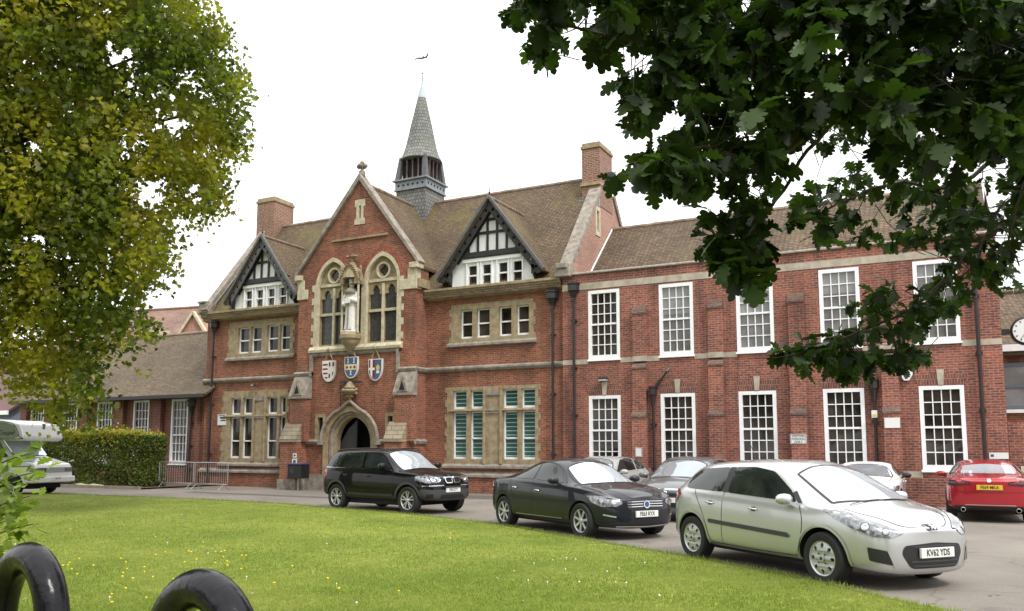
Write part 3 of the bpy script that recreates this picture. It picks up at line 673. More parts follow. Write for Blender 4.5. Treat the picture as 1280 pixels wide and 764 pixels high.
b = MB().lathe([(.07, 3.5), (.06, 3.7), (.2, 3.74), (.12, 3.8), (.34, 3.92), (.38, 3.98), (.2, 4.05), (.24, 4.1), (.16, 4.22), (.1, 4.34), (0, 4.38)], (-21.3, BY-.12, 0), 10)
for s in (-1, 1):
    for zz, rr in ((3.86, .09), (4.02, .08)): b.lathe([(0, -rr), (rr, 0), (0, rr)], (-21.3+s*.33, BY-.14, zz), 6)
put(b, 'finial', 'stone', dw)
put(MB().box(-22.3, -20.3, .55, .6, 0, 3.3), 'hall_interior', 'interior', dw)  # near-black sheet stands in for the unlit hall
dr = put(MB().prism([(-22.1, .05), (-21.28, .05), (-21.28, 2.84), (-21.7, 2.5), (-22.1, 1.95)], 'y', BY+.38, BY+.44), 'door', 'door', dw)
put(MB().box(-21.34, -21.27, BY+.35, BY+.38, .05, 2.8).box(-22.05, -21.3, BY+.36, BY+.38, 1.05, 1.12), 'door_rail', 'blackpaint', dr)
b = MB().hexa([(-20.5, BY+.38, .05), (-20.5, BY+.38, 2.0), (-20.95, .3, 2.6), (-20.95, .3, .05)], [(-20.45, BY+.38, .05), (-20.45, BY+.38, 2.0), (-20.90, .3, 2.6), (-20.90, .3, .05)])
put(b, 'door', 'door', dw)
put(MB().box(-22.3, -20.3, BY-.5, BY+.6, 0, .12), 'step', 'stone_grey', dw)
# iron bracket over the doorway
b = MB().beam((-21.85, BY-.12, 4.36), (-20.75, BY-.12, 4.33), .05, .06).tube([(-21.83, BY-.05, 4.36), (-21.83, BY-.05, 3.0)], .018, 6).tube([(-21.83, BY-.1, 4.1), (-21.55, BY-.12, 4.32)], .016, 6)
put(b, 'iron_bracket', 'iron', BAY)
# canopy and bracket for the statue
NX = -21.26
b = MB().box(NX-.34, NX+.34, BY-.06, BY-.02, 6.3, 8.5); put(b, 'niche', 'interior', BAY)  # flat dark board; the niche's shade is put into its colour
b = MB()
for s in (-1, 1): b.lathe([(.05, 6.3), (.045, 8.3), (.08, 8.34), (.08, 8.42)], (NX+s*.40, BY-.30, 0), 8)
cn = put(b, 'niche_shaft', 'stone_pale', BAY)
b = MB()
b.panel(arch(NX, .46, 8.30, 8.40, 9.15, 6), [arch(NX, .26, 8.301, 8.42, 8.86, 6)], faceY(BY-.42), .4)
b.lathe([(.40, 8.55), (.30, 8.8), (.19, 9.1), (.12, 9.3), (.07, 9.45), (.11, 9.5), (.05, 9.56), (.05, 9.66), (.13, 9.76), (.17, 9.84), (.08, 9.9), (.10, 10.0), (0, 10.06)], (NX, BY-.2, 0), 8)
for k in range(9):
    t = k/8; x = .46*(1-t)**.8
    for s in (-1, 1): b.lathe([(0, -.06), (.06, 0), (0, .06)], (NX+s*x*1.05, BY-.44, 8.5+t*.75), 6)
for s in (-1, 1):
    b.lathe([(.06, 8.4), (.05, 8.9), (.07, 8.95), (0, 9.15)], (NX+s*.5, BY-.3, 0), 6)
    b.lathe([(0, -.13), (.10, 0), (0, .13)], (NX+s*.2, BY-.25, 9.82), 6)
b.v = [(x, y, z if z < 9.0 else 9.0+(z-9.0)*.56) for x, y, z in b.v]
put(b, 'canopy', 'stone', BAY)
b = MB().lathe([(.07, 5.52), (.10, 5.6), (.16, 5.68), (.30, 5.85), (.36, 5.95), (.36, 6.0), (.44, 6.08), (.44, 6.22), (.38, 6.28), (.36, 6.34)], (NX, BY-.24, 0), 12)
put(b, 'statue_bracket', 'stone', BAY, smooth='auto')

# statue: robed cleric
def statue():
    vs = [((0, 0, 0), .30, .20), ((0, 0, .5), .27, .18)]
    root = empty('statue', (NX, BY-.22, 6.34)); tag(root, 'white stone statue of a robed man standing in the niche between the two tall windows', 'statue')
    b = MB(); n = 20; prof = [(0, .29, .20), (.05, .31, .21), (.35, .27, .185), (.8, .245, .17), (1.15, .24, .165), (1.4, .255, .165), (1.6, .27, .155), (1.72, .24, .14), (1.79, .14, .11), (1.84, .085, .085), (1.90, .085, .09), (1.95, .10, .115), (2.03, .115, .13), (2.11, .105, .12), (2.17, .06, .07), (2.19, .0, .0)]
    base = 0
    for i, (z, rx, ry) in enumerate(prof):
        for k in range(n):
            t = 2*math.pi*k/n; fold = 1+(.05*math.sin(7*t+.6) if z < 1.3 else 0)
            b.v.append((rx*fold*math.cos(t), ry*fold*math.sin(t), z))
    for i in range(len(prof)-1):
        for k in range(n): b.f.append((i*n+k, i*n+(k+1) % n, (i+1)*n+(k+1) % n, (i+1)*n+k))
    # arms bent to the chest
    b.tube([(-.24, 0, 1.62), (-.31, -.02, 1.42), (-.32, -.06, 1.2), (-.22, -.16, 1.12), (-.08, -.20, 1.18)], [.09, .10, .105, .10, .05], 10)
    b.tube([(.24, 0, 1.62), (.31, -.02, 1.42), (.31, -.08, 1.24), (.2, -.17, 1.3), (.06, -.2, 1.36)], [.09, .10, .105, .10, .05], 10)
    b.tube([(.07, -.2, 1.36), (-.02, -.22, 1.37)], [.045, .03], 8); b.tube([(-.09, -.2, 1.18), (-.0, -.22, 1.2)], [.045, .03], 8)
    b.lathe([(0, -.03), (.018, 0), (0, .03)], (0, -.125, 2.02), 6)   # nose
    for s in (-1, 1): b.lathe([(0, -.03), (.02, 0), (0, .03)], (s*.11, 0, 2.02), 6)
    o = b.build('figure', 'statue', root, smooth=True)
    c = MB().lathe([(.12, 2.10), (.125, 2.14), (.09, 2.2), (0, 2.22)], n=14); c.build('cap', 'statue', root, smooth=True)
    h = MB().lathe([(.27, 1.56), (.29, 1.66), (.2, 1.76), (.12, 1.84)], n=16); h.build('cowl', 'stone_grey', root, smooth=True)
    MB().box(-.02, .02, -.235, -.17, .1, 1.15).build('scapular', 'stone_grey', root)
    MB().box(-.12, .12, -.28, -.22, 1.16, 1.36).build('book', 'statue', root)
    MB().lathe([(.34, -.02), (.34, .05), (.3, .06)], n=16).build('plinth', 'statue', root)
    MB().box(-.17, -.04, -.27, -.1, .0, .1).box(.04, .17, -.27, -.1, .0, .1).build('shoe', 'blackpaint', root, bevel=.03)
statue()
# shields
M['sh_blue'] = plain('heraldic_blue', (.05, .10, .20), .5); M['sh_red'] = plain('heraldic_red', (.16, .015, .02), .5); M['sh_gold'] = plain('heraldic_gold', (.55, .48, .08), .5); M['sh_white'] = plain('heraldic_white', (.7, .68, .66), .5); M['sh_cream'] = plain('heraldic_cream', (.62, .55, .34), .5)
def shield_pts(w, h, n=8):
    p = [(-w, 0), (-w, -h*.42)]
    for k in range(1, n): t = k/n; p.append((-w*math.cos(t*math.pi/2)**.9, -h*.42-h*.58*math.sin(t*math.pi/2)))
    p.append((0, -h)); return p+[(-x, z) for x, z in p[-2::-1]]
def clip_sh(w, h, x0, x1, z0, z1):   # rectangle clipped to the shield outline (approximate)
    n = 8; L_, R_ = [], []
    for k in range(n+1):
        z = z0+(z1-z0)*k/n; d = -z/h; ww = w if d < .42 else w*math.cos(min(1, (d-.42)/.58)*math.pi/2*1.0)**.6*.98
        a, c = max(x0, -ww), min(x1, ww)
        if c < a: c = a
        L_.append((a, z)); R_.append((c, z))
    return R_+L_[::-1]
def shield(cx, zt, design):
    w, h = .335, .87; y = BY-.10
    o_ = [(cx+x, zt+z) for x, z in shield_pts(w, h)]
    field = {'a': 'sh_white', 'b': 'sh_blue', 'c': 'sh_blue'}[design]
    S = put(MB().prism(o_, 'y', y, y+.09), 'shield', 'sh_white', BAY)
    i_ = [(cx+x, zt+z-.03) for x, z in shield_pts(w-.035, h-.07)]
    put(MB().prism(i_, 'y', y-.006, y), 'field', field, S)
    ch = lambda mat, polys: put((lambda m_: [m_.prism([(cx+x, zt-.03+z) for x, z in p], 'y', y-.012, y-.0065) for p in polys] and m_)(MB()), 'charge', mat, S)
    W_, H_ = w-.04, h-.08
    if design == 'a':
        ch('sh_red', [clip_sh(W_, H_, -.33, -.04, z-.07, z) for z in (-.10, -.28, -.46, -.64)])
        ch('sh_red', [clip_sh(W_, H_, .02, .10, z-.17, z) for z in (-.04, -.52)]+[clip_sh(W_, H_, .2, .33, z-.17, z) for z in (-.04, -.45)])
    if design == 'b':
        ch('sh_cream', [clip_sh(W_, H_, -.33, .33, -.50, -.27)])
        put((lambda m_: [m_.lathe([(0, -.01), (.055, -.008), (.055, 0)], (cx+dx, y-.012, zt-.42), 12, 'y') for dx in (-.19, .19)] and m_)(MB()), 'rose', 'sh_red', S)
        put(MB().lathe([(0, -.01), (.05, -.008), (.05, 0)], (cx, y-.012, zt-.42), 8, 'y'), 'star', 'sh_blue', S)
        put((lambda m_: [m_.prism([(cx+a-.06, zt+z-.18), (cx+a+.06, zt+z-.18), (cx+a+.02, zt+z-.14), (cx+a+.02, zt+z-.06), (cx+a+.05, zt+z), (cx+a-.05, zt+z), (cx+a-.02, zt+z-.06), (cx+a-.02, zt+z-.14)], 'y', y-.012, y-.0065) for a, z in ((-.15, -.07), (.15, -.07), (0, -.56))] and m_)(MB()), 'chess_rook', 'sh_white', S)
    if design == 'c':
        ch('sh_red', [clip_sh(W_, H_, -.33, -.01, -H_, 0)])
        put((lambda m_: m_.prism([(cx+x, zt-.03+z) for x, z in clip_sh(W_, H_, -.22, -.12, -H_, 0)], 'y', y-.018, y-.0125).prism([(cx+x, zt-.03+z) for x, z in clip_sh(W_, H_, -.33, -.01, -.42, -.32)], 'y', y-.0175, y-.0125))(MB()), 'cross', 'sh_white', S)
        put(MB().prism([(cx+.06, zt-.58), (cx+.22, zt-.58), (cx+.19, zt-.46), (cx+.09, zt-.46)], 'y', y-.014, y-.0065), 'book', 'sh_white', S)
        put(MB().prism([(cx+.07, zt-.44), (cx+.21, zt-.44), (cx+.23, zt-.32), (cx+.14, zt-.22), (cx+.05, zt-.32)], 'y', y-.014, y-.0065), 'tree', 'sh_gold', S)
    b = MB().tube([(cx-.2, BY-.08, zt), (cx, BY-.1, zt+.42)], .025, 6).tube([(cx+.2, BY-.08, zt), (cx, BY-.1, zt+.42)], .025, 6)
    b.lathe([(0, -.09), (.065, -.05), (.08, 0), (.065, .05), (0, .09)], (cx, BY-.12, zt+.44), 10)
    put(b, 'strap', 'stone', S)
shield(-22.45, 5.26, 'a'); shield(-21.3, 5.36, 'b'); shield(-20.1, 5.22, 'c')

# ------------------------------------------------------------------ fleche on the ridge
FX, FY = -21.2, 3.8; hb = .82
FL = put(MB().add([(FX-hb, FY-hb, 11.2), (FX+hb, FY-hb, 11.2), (FX+hb, FY+hb, 11.2), (FX-hb, FY+hb, 11.2), (FX-hb*.97, FY-hb*.97, 13.5), (FX+hb*.97, FY-hb*.97, 13.5), (FX+hb*.97, FY+hb*.97, 13.5), (FX-hb*.97, FY+hb*.97, 13.5)],
    [(0, 1, 5, 4), (1, 2, 6, 5), (2, 3, 7, 6), (3, 0, 4, 7), (4, 5, 6, 7)]), 'spire', 'shingle', ROOF)
b = MB().box(FX-.84, FX+.84, FY-.84, FY+.84, 13.48, 13.86); b.box(FX-.94, FX+.94, FY-.94, FY+.94, 13.86, 13.93).box(FX-.88, FX+.88, FY-.88, FY+.88, 13.42, 13.48)
put(b, 'frieze', 'lead', FL)
b = MB()
for k in range(6):
    t = -.65+k*.26
    b.lathe([(0, -.02), (.05, -.015), (.055, 0)], (FX+t, FY-.842, 13.66), 8, 'y'); put(b, 'rosette', 'interior', FL); b = MB().lathe([(.055, 0), (.05, .015), (0, .02)], (FX+.842, FY+t, 13.66), 8, 'x'); put(b, 'rosette', 'interior', FL); b = MB()
put(MB().box(FX-.60, FX+.60, FY-.60, FY+.60, 13.9, 15.0), 'louvre_core', 'interior', FL)  # near-black block stands in for the unlit inside of the belfry
M['louvre'] = plain('weathered_louvre_post', (.12, .085, .08), .7, var=.3)
b = MB()
for k in range(5):
    t = -.62+k*.31
    for (a, c_) in (((FX+t, FY-.68), (FX+t*.93, FY-.62)), ((FX+.68, FY+t), (FX+.62, FY+t*.93)), ((FX+t, FY+.68), (FX+t*.93, FY+.62)), ((FX-.68, FY+t), (FX-.62, FY+t*.93))):
        b.lathe([(.055, 13.9), (.055, 14.05), (.035, 14.1), (.035, 14.7), (.055, 14.75), (.05, 15.05)], (a[0], a[1], 0), 6)
put(b, 'louvre_post', 'louvre', FL)
b = MB()
for sx_ in (-1, 1):
    for sy_ in (-1, 1): b.hexa([(FX+sx_*.86, FY+sy_*.86, 13.92), (FX+sx_*.62, FY+sy_*.86, 13.92), (FX+sx_*.62, FY+sy_*.62, 13.92), (FX+sx_*.86, FY+sy_*.62, 13.92)],
                              [(FX+sx_*.72, FY+sy_*.72, 15.05), (FX+sx_*.55, FY+sy_*.72, 15.05), (FX+sx_*.55, FY+sy_*.55, 15.05), (FX+sx_*.72, FY+sy_*.55, 15.05)])
put(b, 'corner_post', 'timber_grey', FL)
put(MB().lathe([(.90, 14.92), (1.0, 14.93), (.98, 14.98), (.84, 15.25), (.73, 15.6), (.62, 16.1), (.50, 16.7), (.36, 17.3), (.20, 18.05)], (FX, FY, 0), 24), 'shingled_cone', 'shingle', FL, smooth='auto')
put(MB().lathe([(.21, 18.03), (.205, 18.1), (.05, 18.75), (.03, 18.9)], (FX, FY, 0), 16), 'lead_cap', 'leadpale', FL)
wv = put(MB().lathe([(.035, 18.85), (.03, 19.15), (.014, 19.2), (.012, 20.35), (0, 20.4)], (FX, FY, 0), 8).lathe([(0, 19.22), (.05, 19.28), (0, 19.34)], (FX, FY, 0), 8), 'weather_vane', 'lead', FL)
put(MB().prism([(FX-.42, 20.10), (FX-.2, 20.12), (FX+.02, 20.06), (FX+.05, 20.16), (FX+.1, 20.06), (FX+.22, 20.10), (FX+.30, 20.26), (FX+.32, 20.14), (FX+.24, 20.0), (FX-.1, 20.0), (FX-.25, 20.06), (FX-.45, 20.05)], 'y', FY-.012, FY+.012), 'vane_figure', 'iron', wv)

# ------------------------------------------------------------------ rainwater goods
def downpipe(parent, x, y, z0, z1, mat='pipe', hop=True, r=.05, brackets=3, hw=.19, wrect=False):
    o = put(MB().tube([(x, y, z0), (x, y, z1)], r, 10), 'downpipe', mat, parent, smooth='auto')
    if hop:
        b = MB().lathe([(.07, z1-.12), (.075, z1), (hw*.75, z1+.22), (hw, z1+.26), (hw, z1+.46), (hw*1.15, z1+.5), (hw*1.15, z1+.55)], (x, y, 0), 8)
        put(b, 'hopper', mat, o)
    b = MB()
    for k in range(brackets):
        z = z0+(z1-z0)*(k+.6)/(brackets+.1); b.box(x-.10, x+.10, y-.02, y+r+.05, z-.03, z+.03).tube([(x, y, z-.07), (x, y, z+.07)], r*1.35, 8)
    if brackets: put(b, 'pipe_bracket', mat, o)
    return o
downpipe(MAIN, -29.85, -.14, .1, 6.95); downpipe(MAIN, -12.68, -.16, .15, 6.9, hw=.24)

# ------------------------------------------------------------------ right wing
WING = empty('school_wing', (-5.4, 0, 0)); tag(WING, 'two-storey red brick wing with ten tall white sash windows and a plain parapet', 'school building')
WY = -.15; WX0, WX1 = -12.28, 1.52
cxs = [-10.68, -8.05, -5.42, -2.81, -.11]
bwins = []
hs = []
for i, c in enumerate(cxs):
    hs.append(rect(c-.56, c+.56, 4.86, 7.28)); hs.append(rect(c-.56, c+.56, 1.08, 3.5))
b = MB().panel(rect(WX0, WX1, 0, 7.97), hs, faceY(WY), .3, rim=False)
b.panel([(WY, 0), (8.4, 0), (8.4, 7.97), (4.2, 10.5), (WY, 7.97)], [], faceX(WX1), .3, rim=False); b.box(WX0, WX1-.02, 8.1, 8.4, 0, 7.0).box(WX0+.02, WX1-.02, WY+.02, .15, 7.3, 7.96)
put(b, 'wall', 'brick_wing', WING)
b = MB().box(WX0, WX1+.01, WY-.015, WY+.05, 7.39, 7.62)
put(b, 'stone_band', 'stone_band', WING)
put(MB().prism([(WY+.35, 7.96), (WY-.07, 7.96), (WY-.07, 8.0), (WY+.0, 8.05), (WY+.35, 8.05)], 'x', WX0-.05, WX1+.05), 'coping', 'stone_grey', WING)
b = MB()
xs = [WX0]+[v for c in cxs for v in (c-.60, c+.60)]+[WX1]
for a, c_ in zip(xs[::2], xs[1::2]): b.box(a, c_, WY-.02, WY+.05, 4.68, 4.85); b.box(a, c_, WY-.03, WY+.05, .84, 1.02)
put(b, 'stone_string', 'stone_band', WING)
put(MB().box(WX0, WX1+.05, WY-.05, WY+.05, 0, .84), 'plinth', 'brick_wing', WING)
# pilasters between windows, in three diminishing stages with weathered caps
for c in (-9.34, -6.70, -4.12, -1.46):
    pl = put(MB().box(c-.235, c+.235, WY-.14, WY, 4.70, 6.35).box(c-.235, c+.235, WY-.24, WY, 2.85, 4.42).box(c-.235, c+.235, WY-.34, WY, 0, 2.75), 'pilaster', 'brick_wing', WING)
    b = MB().prism([(WY, 6.33), (WY-.17, 6.33), (WY-.17, 6.38), (WY-.02, 6.64), (WY, 6.64)], 'x', c-.25, c+.25)
    b.prism([(WY, 4.40), (WY-.27, 4.40), (WY-.27, 4.46), (WY-.14, 4.60), (WY, 4.60)], 'x', c-.25, c+.25); b.prism([(WY, 2.73), (WY-.37, 2.73), (WY-.37, 2.79), (WY-.24, 2.95), (WY, 2.95)], 'x', c-.25, c+.25)
    put(b, 'weathered_cap', 'cap_brick', pl)
    put(MB().box(c-.245, c+.245, WY-.16, WY, 4.68, 4.86), 'band', 'stone_band', pl)
def sash_window(parent, c, y, z0, z1, hw, nx, nz, glass, fw=.095, gb=.030, name='window', blind=0):
    """white sash with glazing bars standing just behind the wall face"""
    f = MB().panel(rect(c-hw-.02, c+hw+.02, z0-.03, z1+.02), [rect(c-hw+fw, c+hw-fw, z0+fw*1.3, z1-fw)], faceY(y-.012), .14)
    wd = put(f, name, 'white', parent)
    b = MB(); ix0, ix1, iz0, iz1 = c-hw+fw, c+hw-fw, z0+fw*1.3, z1-fw
    for k in range(1, nx): x = ix0+(ix1-ix0)*k/nx; b.box(x-gb/2, x+gb/2, y+.045, y+.08, iz0, iz1)
    for k in range(1, nz):
        z = iz0+(iz1-iz0)*k/nz
        if k == nz//2: b.box(ix0, ix1, y+.025, y+.08, z-.032, z+.032)
        else: b.box(ix0, ix1, y+.047, y+.078, z-gb/2, z+gb/2)
    put(b, 'glazing_bars', 'white', wd)
    put(MB().box(ix0-.02, ix1+.02, y+.09, y+.10, iz0-.02, iz1+.02), 'pane', glass, wd)
    if blind: put(MB().box(ix0-.01, ix1+.01, y+.082, y+.088, iz1-(iz1-iz0)*blind, iz1+.01), 'blind', 'glass_blind', wd)
    put(MB().prism([(y+.1, z0-.09), (y-.07, z0-.09), (y-.07, z0-.05), (y+.0, z0-.025), (y+.1, z0-.025)], 'x', c-hw-.05, c+hw+.05), 'sill', 'white', wd)
    return wd
for i, c in enumerate(cxs):
    sash_window(WING, c, WY, 4.86, 7.30, .575, 4, 6, ['glass', 'glass_mid', 'glass_mid', 'glass_mid', 'glass_mid'][i], blind=[0, .42, .5, .3, .2][i])
    sash_window(WING, c, WY, 1.09, 3.52, .575, 4, 6, 'glass')
    ks = put(MB().prism([(c-.07, 3.56), (c+.07, 3.56), (c+.10, 4.02), (c-.10, 4.02)], 'y', WY-.03, WY+.04), 'keystone', 'stone_band', WING)
    b = MB()
    for s in (-1, 1): b.prism([(c+s*.08, 3.56), (c+s*.60, 3.56), (c+s*.74, 3.86), (c+s*.10, 3.90)], 'y', WY-.006, WY+.03)
    put(b, 'flat_arch', 'brick_soldier', WING)
roof('roof', WING, 'tile_wing', -11.98, 1.45, .25, 6.96, 4.25, 10.72, 8.5, 6.7)
ridge((-11.9, 4.25, 10.7), (1.4, 4.25, 10.7), WING, mat='ridge')
b = MB().beam((-11.94, 1.0, 7.72), (-11.94, 4.2, 10.72), .06, .03); put(b, 'flashing', 'white', WING)
downpipe(WING, -11.80, WY-.1, .15, 7.1, hw=.22, brackets=4)
put(MB().box(WX0-.01, WX0+.5, WY-.02, WY+.05, 7.39, 7.62), 'quoin', 'stone_pale', WING)
dp = downpipe(WING, .92, WY-.12, .1, 6.95, 'pipe_red', hw=.22, brackets=4, r=.055)
d2 = downpipe(WING, -8.88, WY-.1, .1, 3.25, 'pipe_red', hw=.14, brackets=2, r=.045)
put(MB().tube([(-8.8, WY-.12, 3.75), (-8.38, WY-.1, 4.3), (-8.32, WY+.02, 4.42)], .035, 8).tube([(-8.86, WY-.12, 3.75), (-8.62, WY-.08, 4.05)], .025, 8), 'waste_pipe', 'pipe', d2)
d3 = downpipe(WING, -1.93, WY-.1, .1, 3.25, 'pipe_red', hw=.14, brackets=2, r=.045)
put(MB().tube([(-1.98, WY-.12, 3.75), (-2.6, WY-.1, 4.12), (-3.0, WY+.02, 4.3)], .03, 8), 'waste_pipe', 'pipe', d3)

# ------------------------------------------------------------------ annex on the left
ANX = empty('annex', (-37, 0, 0)); tag(ANX, 'low red brick annex with a long tiled roof left of the main hall', 'annex building')
acx = [-32.08, -34.72, -37.38, -40.02, -42.72]
b = MB().panel(rect(-43.9, -30.45, 0, 4.2), [rect(c-.56, c+.56, .98, 3.98) for c in acx], faceY(.06), .3, rim=False)
b.panel([(.06, 0), (7.6, 0), (7.6, 4.2), (3.8, 7.5), (.06, 4.2)], [], lambda u, v, d: (-43.9+d, u, v), .3, rim=False); b.box(-43.9, -30.5, 7.3, 7.6, 0, 4.2)
put(b, 'wall', 'brick_annex', ANX)
for c in (-30.95, -33.4, -36.05, -38.7, -41.35, -43.6): put(MB().box(c-.27, c+.27, -.14, .06, 0, 4.1), 'pier', 'brick_annex', ANX)
for c in acx: sash_window(ANX, c, .08, .98, 3.98, .56, 4, 7, 'glass_mid' if c > -33 else 'glass', name='window')
b = MB(); s_ = (7.76-4.2)/(3.8+.55)
b.prism([(-.62, 4.15), (-.3, 4.36), (3.8, 7.78), (7.9, 4.4), (7.9, 4.28), (3.8, 7.66), (-.3, 4.24), (-.62, 4.03)], 'x', -44.1, -30.42)
b.prism([(-.62, 4.15), (-.3, 4.36), (-.02, 4.59), (-.02, 4.47), (-.3, 4.24), (-.62, 4.03)], 'x', -30.42, -29.72)
ar = put(b, 'roof', 'tile_annex', ANX)
ridge((-44, 3.8, 7.78), (-30.5, 3.8, 7.78), ar, .1, mat='ridge')
put(MB().box(-44.1, -29.75, -.68, -.60, 3.98, 4.12).box(-44.0, -30.45, -.6, .06, 4.0, 4.04), 'gutter', 'blackpaint', ar)
downpipe(ANX, -31.0, -.22, .1, 3.35, hw=.19)
put(MB().box(-44.15, -43.8, -.65, 8, 4.3, 4.5), 'verge', 'stone_grey', ar)
# ------------------------------------------------------------------ further buildings
def house(name, label, org, rz, w, d, he, hr, wallm, roofm, gablet=False, wins=()):
    t = empty(name, org, rz); tag(t, label, 'building')
    b = MB().panel([(0, 0), (w, 0), (w, he), (0, he)], [], faceY(0), .2, rim=False); b.panel([(0, 0), (d, 0), (d, he), (d/2, hr-.1), (0, he)], [], faceX(w), .2, rim=False); b.panel([(0, 0), (d, 0), (d, he), (d/2, hr-.1), (0, he)], [], lambda u, v, e: (e, u, v), .2, rim=False)
    b.box(.01, w-.01, d-.2, d-.01, 0, he-.01); b.build('wall', wallm, t)
    r = MB().prism([(-.4, he-.1), (d/2, hr), (d+.4, he-.1), (d+.4, he-.25), (d/2, hr-.15), (-.4, he-.25)], 'x', -.3, w+.3).build('roof', roofm, t)
    rb = MB()
    for i in range(int(w/.45)): rb.tube([(i*.45, d/2, hr+.02), (i*.45+.43, d/2, hr+.02)], .13, 6)
    rb.build('ridge_tiles', roofm, r)
    for (x, z, ww, hh) in wins:
        f = MB().panel(rect(x-ww/2, x+ww/2, z, z+hh), [rect(x-ww/2+.08, x+ww/2-.08, z+.08, z+hh/2-.04), rect(x-ww/2+.08, x+ww/2-.08, z+hh/2+.04, z+hh-.08)], faceY(-.04), .06).build('window', 'white', t)
        MB().box(x-ww/2+.05, x+ww/2-.05, -.015, -.005, z+.05, z+hh-.05).build('pane', 'glass', f)
    return t
fh = house('distant_school_block', 'pinkish tiled block with a small stone-coped gablet, rising behind the annex roof', (-56.5, 9.5, 0), R(9), 20, 9, 8.6, 11.9, 'brick_far', 'tile_far', wins=[(3, 5.5, 1.3, 2.2), (6, 5.5, 1.3, 2.2)])
g = MB().prism([(11.3, 8.4), (14.3, 8.4), (12.8, 10.5)], 'y', -.4, 2.2).build('gablet', 'brick_far', fh)
b = MB().beam((11.1, -.45, 8.3), (12.8, -.45, 10.62), .25, .16).beam((14.5, -.45, 8.3), (12.8, -.45, 10.62), .25, .16); b.build('gablet_coping', 'stone_pale', g)
MB().hexa([(11.2, -.3, 8.5), (11.2, 3, 8.5), (12.8, 3, 10.6), (12.8, -.3, 10.6)], [(11.2, -.3, 8.4), (11.2, 3, 8.4), (12.8, 3, 10.5), (12.8, -.3, 10.5)]).build('gablet_roof', 'tile_far', g)
MB().box(8.6, 9.6, .3, 1.2, 8.6, 9.7).box(8.4, 9.8, .1, 1.4, 8.5, 8.65).build('dormer', 'stone_pale', fh)
M['corrugated'] = None
def corr():
    m, nt, b = newmat('corrugated_roof'); g = nn(nt, 'ShaderNodeNewGeometry'); s = nn(nt, 'ShaderNodeSeparateXYZ'); L(nt, g.outputs['Position'], s.inputs[0])
    d = nn(nt, 'ShaderNodeMath', operation='MULTIPLY'); d.inputs[1].default_value = 30; L(nt, s.outputs[0], d.inputs[0]); k = nn(nt, 'ShaderNodeMath', operation='SINE'); L(nt, d.outputs[0], k.inputs[0])
    bp = nn(nt, 'ShaderNodeBump'); bp.inputs['Distance'].default_value = .05; L(nt, k.outputs[0], bp.inputs['Height']); L(nt, bp.outputs[0], b.inputs['Normal'])
    b.inputs['Base Color'].default_value = (.12, .052, .045, 1); b.inputs['Roughness'].default_value = .6; return m
M['corrugated'] = corr(); M['pale_blue'] = plain('pale_blue_render', (.16, .22, .28), .7, var=.1); M['orange_brick'] = brickmat('orange_brick', (.42, .18, .07), (.34, .13, .05), (.35, .25, .16))
sb = house('garage_block', 'low blue-walled shed with a dark red corrugated roof at the far left edge', (-62, 1.6, 0), 0, 14.6, 7, 3.9, 6.5, 'pale_blue', 'corrugated')
MB().box(-.4, 15, -.52, -.42, 3.55, 3.78).build('fascia', 'white', sb)
ob = house('rear_block', 'orange brick block showing above the corrugated shed at the left edge', (-70, 13, 0), 0, 17, 8, 8.5, 9.5, 'orange_brick', 'tile_far', wins=[(13, 6, 1.2, 2), (16, 6, 1.2, 2)])
# right of the wing
rb_ = house('right_rear_block', 'brick block with a grey-framed window seen past the wing\'s right corner', (1.4, 9, 0), 0, 12, 7, 5.45, 8.2, 'brick', 'tile_wing')
M['greyframe'] = plain('grey_window_frame', (.12, .15, .19), .5)
MB().box(-.2, 12, -.55, -.42, 5.35, 5.6).build('gutter', 'white', rb_)
f = MB().panel(rect(.2, 3.6, 3.2, 4.95), [rect(.32, 1.6, 3.32, 4.0), rect(.32, 1.6, 4.1, 4.8), rect(1.75, 3.4, 3.32, 4.8)], faceY(-.05), .1).build('window', 'greyframe', rb_)
MB().box(.3, 3.5, .0-.012, -.004, 3.25, 4.9).build('pane', 'glass_blind', f); MB().box(.1, 3.7, -.1, .0, 3.05, 3.18).build('sill', 'white', f)
aw = empty('arched_gateway', (2.6, 0, 0)); tag(aw, 'brick wall with a stepped pale stone arch at the right edge behind the red car', 'gateway')
b = MB().panel(rect(-1.06, 2.5, 0, 2.45), [arch(.15, .86, .01, 1.0, 1.85)], faceY(.1), .4); b.build('wall', 'brick_wing', aw)
st = MB(); ip = arch(.15, .86, .0, 1.0, 1.86, 8); 
outer = [(-.86, 0), (-.86, .95), (-.80, .95), (-.80, 1.2), (-.72, 1.2), (-.72, 1.45), (-.62, 1.45), (-.62, 1.68), (-.5, 1.68), (-.5, 1.9), (-.35, 1.9), (-.35, 2.1), (.65, 2.1), (.65, 1.9), (.8, 1.9), (.8, 1.68), (.92, 1.68), (.92, 1.45), (1.05, 1.45), (1.05, .9), (1.15, .9), (1.15, 0)]
st.panel(outer[::-1], [arch(.15, .80, .01, 1.0, 1.80)], faceY(.07), .3).build('stone_arch', 'stone_pale', aw)
MB().box(-.9, 1.2, .6, .62, 0, 2.0).build('dark_opening', 'glass', aw)
